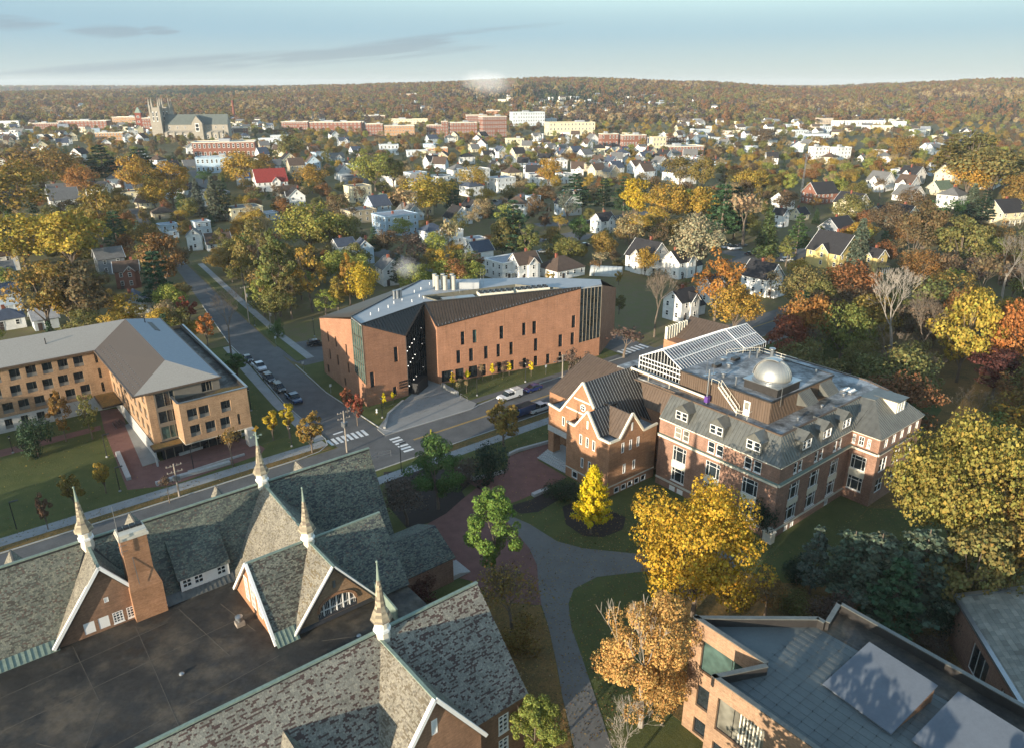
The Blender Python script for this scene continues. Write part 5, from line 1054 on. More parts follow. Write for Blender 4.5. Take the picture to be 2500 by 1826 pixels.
# ------------------------------------------------------------------ brick residence hall on the left
def dorm():
    r=campus('residence_hall',(24,150),'tan brick residence hall with pale hipped roof and cantilevered brick box','building')
    T=M_BRICK_TAN; zD=lambda a,b:(a*.21186,750+b*.21186); zE=lambda a,b:(250+a*.21186,780+b*.21186)
    GR=plain('grey_shingles',srgb('9a9389')[:3],.85,var=.16,scale=4); DG=plain('dark_shingles',srgb('4b433d')[:3],.85,var=.15,scale=4); LT=plain('blue_lit_shingles',srgb('8f9499')[:3],.8,var=.12,scale=2)  # one roof, toned per slope; the east slope's blue light is in the colour
    SID=plain('grey_cladding',srgb('6f685e')[:3],.7,var=.15,scale=1); FR=plain('bronze_frame',srgb('8d8677')[:3],.5,.3); PAN=plain('grey_panel',srgb('7d7a74')[:3],.5,.2)
    def rect(A,B,f,q): a=on(A,B,*f(q[0],q[1])); b=on(A,B,*f(q[2],q[3])); return (min(a[0],b[0]),max(a[0],b[0]),min(a[1],b[1]),max(a[1],b[1]))
    def dwin(A,B,h,slit=False):
        window(r,A,B,h,.26,fw=.05,split=[] if slit else [.62],rows=[.3],fm=FR,proud=.03)
        if not slit:
            Af,d,n,L=frame2(A,B); p=Af+d*h[0]-n*.2; q=Af+d*h[1]-n*.2; m=MB(); z=h[2]+(h[3]-h[2])*.15; m.bar((*p,z),(*q,z),.05,(h[3]-h[2])*.28); m.build('spandrel_panel',PAN,r)
    # long wing
    A,B=(-30,160.1),(24.3,160.1); u=lambda U:U+30
    raw=[(840,555,970,700),(660,590,795,735),(475,630,620,775),(292,660,430,810),(100,700,245,850),(845,735,975,880),(668,770,800,915),(485,810,625,955),(303,845,440,990),(115,885,255,1030),(930,890,1050,1010),(755,930,880,1070),(578,975,700,1110),(393,1005,530,1150),(210,1045,345,1190),(25,1085,165,1235)]
    hs=[rect(A,B,zD,q) for q in raw]; sl=[rect(A,B,zD,q) for q in [(1082,520,1135,655),(1125,690,1182,825),(1160,850,1218,982)]]
    rows={}
    for h in hs: rows.setdefault(round((h[2]+h[3])/6.2),[]).append(h)
    def norm(h,w,t): c=(h[0]+h[1])/2; z=(h[2]+h[3])/2; return (c-w/2,c+w/2,z-t/2,z+t/2)
    hs=[norm(h,1.75,2.15) for h in hs]; sl=[norm(h,.55,2.1) for h in sl]
    x=min(h[0] for h in hs)
    for h in [q for q in hs if q[0]<x+9]: hs+= [(h[0]-k*4.25,h[1]-k*4.25,h[2],h[3]) for k in range(2,5) if h[0]-k*4.25>.5]
    ok=[]
    for h in hs:
        if all(h[1]<o[0]-.1 or h[0]>o[1]+.1 or h[3]<o[2]-.1 or h[2]>o[3]+.1 for o in ok+sl): ok.append(h)
    hs=ok
    facade(r,A,B,12.9,3.2,hs+sl,T,.3)
    for h in hs: dwin(A,B,h)
    for h in sl: dwin(A,B,h,True)
    gb=[rect(A,B,zD,q) for q in [(232,1240,350,1360),(415,1205,540,1310),(40,1275,170,1400),(598,1165,720,1260)]]; gb=[(h[0],h[1],.7,2.7) for h in gb]+[(6+k*4.3,7.9+k*4.3,.7,2.7) for k in range(5)]
    facade(r,(-30,160.0),(24.4,160.0),3.2,0,gb,M_GRANITE,.3)
    for h in gb: dwin((-30,160.0),(24.4,160.0),h)
    facade(r,(24.4,160),(24.4,166),12.9,0,[],T); facade(r,(-30,173),(-30,160),12.9,0,[],T); facade(r,(38,173.2),(-30,173.2),12.9,0,[],T)
    # stair glass between wings
    for z in (3.6,6.9,10.1):
        m=MB(); m.box(24.45,27.5,160.9,161.0,z,z+2.5); w=m.build('window',M_GLASS,r); m=MB()
        for k in range(4): m.box(24.5+k*.95,24.58+k*.95,160.82,160.9,z,z+2.5)
        m.build('mullion',FR,r,parent=w)
        m=MB(); m.box(24.45,27.5,160.7,160.92,z-.75,z); m.build('spandrel_panel',FR,r)
    # wing west wall and south wall
    A,B=(24.3,160.9),(24.3,129.9); hs=[(2.5+k*3.6,4.2+k*3.6,z,z+2.1) for k in range(8) for z in (4.2,7.3,10.3)]
    facade(r,A,B,12.9,3.2,hs,T,.3)
    for h in hs: dwin(A,B,h)
    facade(r,(24.2,160.9),(24.2,129.8),3.2,0,[],M_GRANITE)
    A,B=(24.3,129.9),(36.8,129.9)
    hs=[rect(A,B,zE,q) for q in [(505,855,742,1022),(552,1035,785,1205),(595,1220,830,1395)]]; hs=[(1.5,4.0,9.7,12.4),(1.5,4.0,6.7,9.0),(1.5,4.0,3.6,6.1)]
    sm=(9.3,11.2,11.0,12.6)
    facade(r,A,(25.6,129.9),12.9,3.2,[],T); A2,B2=(25.6,129.85),(36.8,129.85)
    h2=[(h[0]-1.3,h[1]-1.3+.6,h[2],h[3]) for h in hs]+[(sm[0]-1.3,sm[1]-1.3,sm[2]-.3,sm[3])]
    facade(r,A2,B2,12.9,3.2,h2,SID,.2)
    for h in h2: window(r,A2,B2,h,.12,fw=.07,split=[.45,.75],ny=1,fm=FR,proud=.06,gm=M_GLASS_G if h[3]<7 else M_GLASS)
    # cantilevered box
    A,B=(28.4,125.8),(40.2,125.8)
    hs=[rect(A,B,zE,q) for q in [(975,1005,1105,1175),(1112,970,1240,1140),(1362,910,1488,1080),(1012,1190,1140,1360),(1188,1145,1315,1312),(1358,1100,1482,1270)]]; sl=[rect(A,B,zE,(1548,1070,1605,1218))]
    hs=[norm(h,1.75,2.15) for h in hs]; sl=[norm(h,.5,2.1) for h in sl]
    facade(r,A,B,11.3,3.5,hs+sl,T,.3); [dwin(A,B,h) for h in hs]; [dwin(A,B,h,True) for h in sl]
    facade(r,(28.4,129.8),(28.4,125.8),11.3,3.5,[],T); facade(r,B,(42.5,171.5),11.3,3.5,[],T); facade(r,(42.5,171.5),(37,172),11.3,0,[],T)
    m=MB(); m.prism([(28.4,125.8),(40.2,125.8),(42.5,171.5),(36.6,171.5),(36.6,129.8),(28.4,129.8)],3.35,3.5); m.build('soffit',M_STONE,r)
    m=MB(); m.prism([(28.6,126),(40.0,126),(42.3,171.3),(36.4,171.3),(36.4,129.8),(28.6,129.8)],10.4,10.6); m.build('terrace_roof',M_MEMBRANE,r)
    rail(r,[(28.3,129.8,11.34),(28.3,125.75,11.34),(40.25,125.75,11.34),(42.55,171.5,11.34)],M_METAL,'parapet_cap',.4,.12)
    m=MB(); m.prism([(40.4,126.2),(42.0,171.4),(41.9,171.4),(40.0,126.2)],10.6,11.28); m.build('parapet',M_DARKMETAL,r)
    m=MB(); m.prism([(28.6,126.3),(40.0,126.3),(40.2,128.6),(36.8,129.6),(34.8,128.2),(28.6,126.9)],10.6,10.72); m.build('green_roof',M_LITTER,r)
    # ground floor under the box
    m=MB(); m.prism([(25.2,129.4),(39.2,129.4),(41,170),(38,170),(38,130.5),(25.2,130.5)],0,3.36); g=m.build('ground_floor_glazing',M_GLASS,r)
    for k in range(10): m=MB(); m.box(25.6+k*1.5,25.7+k*1.5,129.28,129.4,.1,3.3); m.build('mullion',FR,r,parent=g)
    m=MB(); m.prism([(38.9,124.7),(40.3,124.7),(40.3,126.4),(38.9,126.4)],0,3.4); m.build('stone_pier',M_GRANITE,r)
    m=MB(); m.prism([(23.5,127.3),(28.6,127.3),(28.6,129.9),(23.5,129.9)],2.9,3.25); c=m.build('entrance_canopy',M_DARKMETAL,r); m=MB(); m.prism([(23.7,127.5),(28.5,127.5),(28.5,129.8),(23.7,129.8)],3.25,3.32); m.build('green_roof',M_LITTER,r,parent=c)
    m=MB(); m.prism([(23.55,127.35),(23.85,127.35),(23.85,127.7),(23.55,127.7)],0,2.9); m.build('canopy_post',M_GRANITE,r)
    m=MB(); m.prism([(24.4,150.5),(27.5,150.5),(27.5,160),(24.4,160)],3.0,3.3) if 0 else m.prism([(20.6,152),(24.2,152),(24.2,159.8),(20.6,159.8)],3.3,3.6); m.build('entrance_canopy',M_DARKMETAL,r)
    m=MB(); m.prism([(20.8,152.2),(24.1,152.2),(24.1,159.6),(20.8,159.6)],3.6,3.66); m.build('green_roof',M_LITTER,r)
    # roofs
    E=13.0; RZ=16.2
    S=[(-30.6,159.3,E),(22.4,159.3,E),(30.3,166.6,RZ),(-30.6,166.6,RZ)]; N=[(-30.6,173.9,E),(37.5,173.9,E),(30.3,166.6,RZ),(-30.6,166.6,RZ)]
    Wt=[(22.4,159.3,E),(22.4,129.4,E),(29.6,135.2,RZ),(30.3,166.6,RZ)]; St=[(22.4,129.4,E),(37.0,129.4,E),(29.6,135.2,RZ)]; Ea=[(37.0,129.4,E),(38.6,173.9,E),(30.3,166.6,RZ),(29.6,135.2,RZ)]
    roofslab(r,[S,N],GR,.25); roofslab(r,[Wt],DG,.25); roofslab(r,[St],GR,.25); roofslab(r,[Ea[:3],[Ea[0],Ea[2],Ea[3]]],LT,.25)
    rail(r,[(-30.6,159.2,E-.1),(22.3,159.2,E-.1),(22.3,129.3,E-.1),(37.05,129.3,E-.1),(38.65,173.9,E-.1)],M_BROWNMETAL,'gutter',.22,.3)
    m=MB()
    for i in range(22):
        for j in range(3):
            v=132+1.2*i; zz=E+(RZ-E)*(.12+.1*j); uu=22.4+7.4*(.12+.1*j); m.box(uu,uu+.12,v,v+.1,zz,zz+.12)
    m.build('snow_guards',M_METAL,r,kind='stuff')
    m=MB(); m.prism([(34.2,160.2),(35.2,160.2),(35.4,167.2),(34.4,167.2)],14.1,[14.62,14.3,14.3,14.6]); m.build('roof_slot',M_BLACK,r)
    for U,V,h in ((15,163.5,1.0),(33.9,166.5,1.1)): m=MB(); z=14.4; m.tube((U,V,z),(U,V,z+h+.6),.09,.09,8); m.lathe([(.3,z+.02),(.12,z+.5)],(U,V),8); m.build('vent_pipe',M_BLACK,r)
dorm()
# ------------------------------------------------------------------ brick block at the bottom right
def block():
    r=campus('flat_roofed_block',(54,18),'tan brick block with stepped flat roof and two sloped roof monitors at lower right','building')
    T=M_BRICK_BLOCK; z=lambda a,b:(1600+a*.39788,1250+b*.39788); PZ=14.0; RZ=13.0
    P=[(50.3,34.1),(50.2,26.0),(45.3,28.2),(45.0,-12),(62,-12),(63.4,26.4),(59.6,25.6),(59.6,26.4)]
    A,B=P[0],P[1]; a=on(A,B,*z(275,805)); h=[(1.35,8.0,8.3,12.0),(1.35,8.0,3.9,6.6),(1.35,8.0,.4,2.4)]
    facade(r,A,B,PZ,0,h,T,.35)
    for q in h: window(r,A,B,q,.28,fw=.07,split=[.5],ny=1,fm=M_BLACK,gm=M_GLASS_G if q[2]>8 else M_GLASS)
    A,B=P[1],P[2]; facade(r,(50.2,26.0),(45.3,28.2),PZ,0,[],T) if 0 else facade(r,P[2],P[1],PZ,0,[],T)
    A,B=P[2],P[3]; h=[(.9,5.6,8.6,12.2),(.9,5.6,4.2,7.2)]+[(8+6*k,12+6*k,8.6,12.2) for k in range(4)]
    facade(r,A,B,PZ,0,h,T,.35)
    for q in h: window(r,A,B,q,.28,fw=.07,split=[.34,.67],ny=1,fm=M_BLACK,gm=M_GLASS_B if q[0]<2 and q[2]>8 else M_GLASS)
    for k in range(7):
        Af,d,n,L=frame2(A,B); m=MB(); p=Af+d*(3.2+k*.33)-n*.2; m.bar((*p,8.75),(*p,12.05),.14,.03,(n[0],n[1],0)); m.build('window_blind',M_CREAM,r)
    facade(r,P[3],P[4],PZ,0,[],T); facade(r,P[4],P[5],PZ,0,[],T); facade(r,P[5],P[6],PZ,0,[],T); facade(r,P[7],P[0],PZ,0,[],T)
    m=MB(); m.prism([(50.4,33.8),(50.4,26.0),(45.5,28),(45.2,-11.8),(61.8,-11.8),(63.2,26.2),(59.5,26.2)],RZ-.3,RZ); m.build('flat_roof',plain('grey_membrane',srgb('5a605f')[:3],.7,var=.2,scale=.4),r)
    m=MB(); m.prism([(59.3,26.1),(63.2,26.1),(61.8,-11.8),(59.9,-11.8)],RZ+.0,RZ+.02); m.build('dark_roof_strip',M_MEMBRANE,r)
    # parapets with inner upstand and cap
    loop=P+[P[0]]
    for a,b in zip(loop,loop[1:]):
        Af,d,n,L=frame2(a,b); 
        m=MB(); q=Af-n*.17; e=Af+d*L-n*.17; m.bar((*q,RZ+.42),(*e,RZ+.42),.3,.9); m.build('parapet',M_DARKMETAL,r)
        m=MB(); m.bar((*q,PZ-.02),(*e,PZ-.02),.46,.1); m.build('parapet_cap',M_LEAD,r)
    # cable grid on the roof
    m=MB()
    for i in range(17):
        u=46+i*.85
        for j in range(1): m.bar((u,-10,RZ+.09),(u,min(27,33.0-(u-50)*.8) if u>50.5 else (25.5 if u>49.8 else 27.3),RZ+.09),.02,.02)
    for j in range(32):
        v=-9+j*1.15; u0=45.6 if v<27 else 50.6; u1=59.2 if v<26 else 50.4+(34-v)*1.15
        if u1-u0>.6: m.bar((u0,v,RZ+.11),(u1,v,RZ+.11),.02,.02)
        for i in range(int((u1-u0)/1.7)): m.bar((u0+.4+i*1.7,v,RZ),(u0+.4+i*1.7,v,RZ+.2),.04,.04,(0,1,0))
    m.build('roof_cable_grid',M_BRICK_BROWN if 0 else plain('cable_grey',srgb('45494a')[:3],.6),r,kind='stuff')
    # sloped monitors
    for k in range(4):
        o=-7.6*k; a=[(52.9,21.8+o),(52.2,15.7+o),(58.3,15.1+o),(58.9,21.1+o)]
        lo,hi=RZ+.15,RZ+1.8
        m=MB(); m.prism([a[0],a[1],a[2],a[3]],RZ,[lo-.1,lo-.1,hi-.1,hi-.1] if 0 else RZ+.05)
        b=MB(); q=[(a[0][0],a[0][1]),(a[1][0],a[1][1]),(a[2][0],a[2][1]),(a[3][0],a[3][1])]
        ar=sum(q[i][0]*q[(i+1)%4][1]-q[(i+1)%4][0]*q[i][1] for i in range(4)); 
        zz=[lo,lo,hi,hi]; 
        if ar<0: q=q[::-1]; zz=zz[::-1]
        b.prism(q,RZ,[x-.06 for x in zz]); mo=b.build('roof_monitor',M_BRICK_BROWN,r)
        c=np.mean(np.array(q),axis=0); q2=[tuple(c+(np.array(p)-c)*1.04) for p in q]; b=MB(); b.prism(q2,[x-.05 for x in zz],[x+.06 for x in zz]); b.build('monitor_roof',plain('monitor_shade_grey',srgb('5a616a')[:3],.8,var=.15,scale=.5),r,parent=mo)  # roof colour darkened to stand in for shade on the monitors
block()
def lowhall():
    r=campus('low_slate_hall',(84,14),'low brick hall with grey tiled roof at the right edge','building')
    P1=np.array([84.5,22.3]);P2=np.array([73.0,12.1]); e=(P2-P1)/np.hypot(*(P2-P1)); i=np.array([-e[1],e[0]]); i=i if i[0]>0 else -i
    q=lambda p,z:(p[0],p[1],z); W=14; P2=P2+e*10
    roof=[q(P1,6.6),q(P2,6.6),q(P2+i*W,10.6),q(P1+i*W,10.6)]; roof2=[q(P2+i*2*W,6.6),q(P1+i*2*W,6.6),q(P1+i*W,10.6),q(P2+i*W,10.6)]
    roofslab(r,[roof,roof2],M_DARKMETAL,.2); slates(r,[(a,b,c+.03) for a,b,c in roof],'mottled',ch=.55,sw=.8); slates(r,[(a,b,c+.03) for a,b,c in roof2],'mottled',ch=.55,sw=.8)
    A,B=tuple(P1+i*.5),tuple(P2+i*.5); L=frame2(A,B)[3]; hs=[(5+k*7,9+k*7,1,4.6) for k in range(3)]
    facade(r,A,B,6.5,0,hs,M_BRICK_RED,.25); [window(r,A,B,h,.2,3,1,.07) for h in hs]
    facade(r,tuple(P1+i*(2*W-.5)),A,[(0,6.5),(W-.5,10.4),(2*W-1,6.5)],0,[],M_BRICK_RED); facade(r,B,tuple(P2+i*(2*W-.5)),[(0,6.5),(W-.5,10.4),(2*W-1,6.5)],0,[],M_BRICK_RED)
    rail(r,[q(P2,6.7),q(P1,6.7),q(P1+i*W,10.75)],M_METAL,'roof_edge',.5,.3)
lowhall()
# ------------------------------------------------------------------ town houses and blocks
CW=dict(W='e2e0da',C='d6c9a6',Y='cdb877',G='85888b',B='a7bac8',E='b2a388',R='845a4b',D='5a463a',P='bcc4c8',T='a8815c',O='b07a52')
CR=dict(K='333234',Y='6d6c6a',N='594a40',R='8c3a35',B='3f72ad',L='989ba0',G='5d6a58',S='4a5260')
REG={1:(0,150,.39788),2:(800,150,.39788),3:(1600,150,.39788),4:(0,650,.35367),5:(700,600,.39788),0:(0,0,1.10522)}
LAND=[]   # (x,y,short name) landmarks for labels
OCC=[]    # occupied circles on the ground
def rp(reg,a,b): x0,y0,s=REG[reg]; return x0+a*s,y0+b*s
def winmesh():
    m=MB(); m.mi=1; m.quad((-.5,.0,-.5),(.5,.0,-.5),(.5,.0,.5),(-.5,.0,.5)); m.mi=0
    for a,b,c,d in ((-.5,-.4,-.5,.5),(.4,.5,-.5,.5),(-.4,.4,.42,.5),(-.4,.4,-.5,-.42),(-.4,.4,-.03,.03)):
        m.add([(a,-.05,c),(b,-.05,c),(b,-.05,d),(a,-.05,d),(a,.02,c),(b,.02,c),(b,.02,d),(a,.02,d)],[[0,1,2,3],[0,4,5,1],[1,5,6,2],[2,6,7,3],[3,7,4,0]])
    return m.mesh('window',[M_WHITE,M_GLASS])
WM=winmesh()
def shared(name,me,parent,loc,scale=(1,1,1),rz=0,color=None):
    o=bpy.data.objects.new(name,me); COL.objects.link(o); o.parent=parent; o.location=loc; o.scale=scale; o.rotation_euler=(0,0,rz)
    if color: o.color=color
    return o
def facewins(root,w,d,sides,zs,ww=1.0,wh=1.5,gap=2.6,skip=.12,nm='window'):
    for s in sides:
        L=w if s in 'SN' else d; n=max(1,int((L-1.0)/gap)); 
        for z in zs:
            for i in range(n):
                if random.random()<skip: continue
                u=-L/2+L*(i+.5)/n
                if s=='S': loc,rz=(u,-d/2-.03,z),0
                elif s=='W': loc,rz=(-w/2-.03,-u,z),R(-90)
                else: loc,rz=(w/2+.03,u,z),R(90)
                shared(nm,WM,root,loc,(ww,1,wh),rz)
def house(x,y,z,w,d,st,roof,wc,rc,rz,label,cat='house',group=None,porch=False,chim=True,wing=False,nwin=True,name='house',cross=False):
    root=empty(name,(x,y,z),rz,label,cat,group); h=.5+2.75*st; wcol=srgb(CW[wc]); rcol=srgb(CR[rc])
    def part(nm,mb,mt,col): o=mb.build(nm,mt,root,color=col); return o
    pitch=.78+.2*random.random(); ov=.4
    m=MB(); f=[(-w/2,-d/2),(w/2,-d/2),(w/2,d/2),(-w/2,d/2)]; m.prism(f,-.6,h,cap=False)
    if roof=='gx':
        rh=d/2*pitch; m.quad((-w/2,d/2,h),(-w/2,-d/2,h),(-w/2,0,h+rh)); m.quad((w/2,-d/2,h),(w/2,d/2,h),(w/2,0,h+rh)); k=ov*pitch
        polys=[[(-w/2-ov,-d/2-ov,h-k),(w/2+ov,-d/2-ov,h-k),(w/2+ov,0,h+rh),(-w/2-ov,0,h+rh)],[(w/2+ov,d/2+ov,h-k),(-w/2-ov,d/2+ov,h-k),(-w/2-ov,0,h+rh),(w/2+ov,0,h+rh)]]
    elif roof=='gy':
        rh=w/2*pitch; m.quad((-w/2,-d/2,h),(w/2,-d/2,h),(0,-d/2,h+rh)); m.quad((w/2,d/2,h),(-w/2,d/2,h),(0,d/2,h+rh)); k=ov*pitch
        polys=[[(-w/2-ov,-d/2-ov,h-k),(0,-d/2-ov,h+rh),(0,d/2+ov,h+rh),(-w/2-ov,d/2+ov,h-k)],[(w/2+ov,-d/2-ov,h-k),(0,-d/2-ov,h+rh),(0,d/2+ov,h+rh),(w/2+ov,d/2+ov,h-k)]]
    elif roof=='hip':
        rh=min(w,d)/2*pitch*.75; r=abs(w-d)/2; k=ov*.5
        a,b=((-r,0,h+rh),(r,0,h+rh)) if w>=d else ((0,-r,h+rh),(0,r,h+rh)); X,Yy=w/2+ov,d/2+ov
        c=[(-X,-Yy,h-k),(X,-Yy,h-k),(X,Yy,h-k),(-X,Yy,h-k)]
        polys=[[c[0],c[1],b,a],[c[1],c[2],b],[c[2],c[3],a,b],[c[3],c[0],a]] if w>=d else [[c[0],c[1],a],[c[1],c[2],b,a],[c[2],c[3],b],[c[3],c[0],a,b]]
    else: polys=[]; rh=0
    part('wall',m,M_SIDING if wc not in 'RTO' else M_TINTBRICK,wcol)
    if roof=='flat':
        m=MB(); m.prism([(-w/2+.1,-d/2+.1),(w/2-.1,-d/2+.1),(w/2-.1,d/2-.1),(-w/2+.1,d/2-.1)],h-.3,h-.05); part('roof',m,M_SHINGLE,rcol)
        m=MB()
        for a,b in zip(f,f[1:]+f[:1]): m.bar((a[0],a[1],h),(b[0],b[1],h),.5,.45)
        m.build('cornice',M_TINT if wc not in 'RTO' else M_CREAM,root,color=wcol)
    else:
        ro=MB()
        for poly in polys:
            P=[np.array(p,float) for p in poly]; n=np.cross(P[1]-P[0],P[2]-P[0]); n/=np.linalg.norm(n)
            if n[2]<0: P=P[::-1]; n=-n
            kk=len(P); ro.add(P+[p-n*.16 for p in P],[list(range(kk)),list(range(kk,2*kk))[::-1]]+[[(i+1)%kk,i,kk+i,kk+(i+1)%kk] for i in range(kk)])
        part('roof',ro,M_SHINGLE,rcol)
        if roof in('gx','gy'):
            for s in (-1,1):
                for t in (-1,1):
                    m=MB()
                    if roof=='gx': e=(w/2+ov)*s; m.bar((e,t*(d/2+ov),h-ov*pitch-.12),(e,0,h+rh-.12),.1,.3,(1,0,0))
                    else: e=(d/2+ov)*s; m.bar((t*(w/2+ov),e,h-ov*pitch-.12),(0,e,h+rh-.12),.1,.3,(0,1,0))
                    if s<0 or y<400: m.build('barge_board',M_WHITE,root)
    if nwin:
        facewins(root,w,d,'SWE',[1.9+2.75*i for i in range(st)])
        if roof=='gx' and rh>2.2: shared('window',WM,root,(-w/2-.03,0,h+rh*.35),(.9,1,1.2),R(-90)); shared('window',WM,root,(w/2+.03,0,h+rh*.35),(.9,1,1.2),R(90))
        if roof=='gy' and rh>2.2: shared('window',WM,root,(0,-d/2-.03,h+rh*.35),(.9,1,1.2),0)
    if chim and roof!='flat':
        cx=random.uniform(-.25,.25)*w; m=MB(); m.box(cx-.4,cx+.4,.2,.9,h-.5,h+rh+.9); part('chimney',m,M_TINTBRICK,srgb('86503f'))
    elif chim: cx=random.uniform(-.3,.3)*w; m=MB(); m.box(cx-.4,cx+.4,.2,.9,h-.5,h+1.1); part('chimney',m,M_TINTBRICK,srgb('86503f'))
    m=MB(); m.box(-w*.28-.5,-w*.28+.5,-d/2-.08,-d/2+.05,0,2.1); part('door',m,M_TINT,srgb('4a3f3a'))
    if cross and roof in('gx','gy'):
        # a second gable set across the main roof, on the camera side
        if roof=='gx': cw=min(w*.42,5.2); Q=lambda a,b,c:(a+w*.12,-d/2-.7+b,c); dep=d/2+.7
        else: cw=min(d*.42,5.2); Q=lambda a,b,c:(-w/2-.7+b,-a,c); dep=w/2+.7
        ch=min(rh*.92,cw/2*1.05); m=MB(); m.quad(Q(-cw/2,0,-.5),Q(cw/2,0,-.5),Q(cw/2,0,h),Q(0,0,h+ch),Q(-cw/2,0,h)); m.quad(Q(-cw/2,dep,-.5),Q(-cw/2,0,-.5),Q(-cw/2,0,h),Q(-cw/2,dep,h)); m.quad(Q(cw/2,0,-.5),Q(cw/2,dep,-.5),Q(cw/2,dep,h),Q(cw/2,0,h)); cg=m.build('cross_gable',M_SIDING if wc not in 'RTO' else M_TINTBRICK,root,color=wcol)
        m=MB()
        for t in (-1,1):
            P=[np.array(q) for q in (Q(t*(cw/2+.3),-.35,h-.3),Q(0,-.35,h+ch),Q(0,dep,h+ch),Q(t*(cw/2+.3),dep*.45,h-.3))]; m.add(P+[p-np.array([0,0,.18]) for p in P],[[0,1,2,3],[7,6,5,4],[0,4,5,1],[1,5,6,2],[2,6,7,3],[3,7,4,0]])
        m.build('cross_gable_roof',M_SHINGLE,root,parent=cg,color=rcol)
        for t in (-1,1): m=MB(); m.bar(Q(t*(cw/2+.32),-.38,h-.42),Q(0,-.38,h+ch-.1),.1,.26,(0,1,0) if roof=='gx' else (1,0,0)); m.build('barge_board',M_WHITE,root,parent=cg)
        rzw=0 if roof=='gx' else R(-90)
        for zz in [1.9+2.75*i for i in range(st)]:
            p=Q(0,-.04,zz); shared('window',WM,root,p,(1.0,1,1.5),rzw)
        p=Q(0,-.04,h+ch*.35); shared('window',WM,root,p,(.8,1,1.0),rzw)
    if porch:
        pw=w*.7; m=MB(); m.box(-pw/2,pw/2,-d/2-2.2,-d/2,2.6,2.8); m.box(-pw/2,pw/2,-d/2-2.2,-d/2,-.4,.35); p=part('porch',m,M_TINT,rcol if 0 else wcol)
        for i in range(4): m=MB(); t=-pw/2+.15+(pw-.3)*i/3; m.box(t-.1,t+.1,-d/2-2.1,-d/2-1.9,.35,2.6); o=m.build('porch_post',M_WHITE,root,parent=p)
    if wing:
        ww,dd,hh=w*.55,d*.6,.4+2.6*max(1,st-1); m=MB(); x0=w/2; m.prism([(x0,-dd/2),(x0+ww,-dd/2),(x0+ww,dd/2),(x0,dd/2)],-.5,hh,cap=False); r2=dd/2*.7; m.quad((x0+ww,-dd/2,hh),(x0+ww,dd/2,hh),(x0+ww,0,hh+r2)); wg=part('wing',m,M_SIDING,wcol)
        m=MB()
        for s in (-1,1): m.add([(x0-.1,s*(dd/2+.3),hh-.2),(x0+ww+.3,s*(dd/2+.3),hh-.2),(x0+ww+.3,0,hh+r2),(x0-.1,0,hh+r2)],[[0,1,2,3] if s<0 else [3,2,1,0]])
        m.build('wing_roof',M_SHINGLE,root,parent=wg,color=rcol)
    OCC.append((x,y,.62*max(w,d))); return root
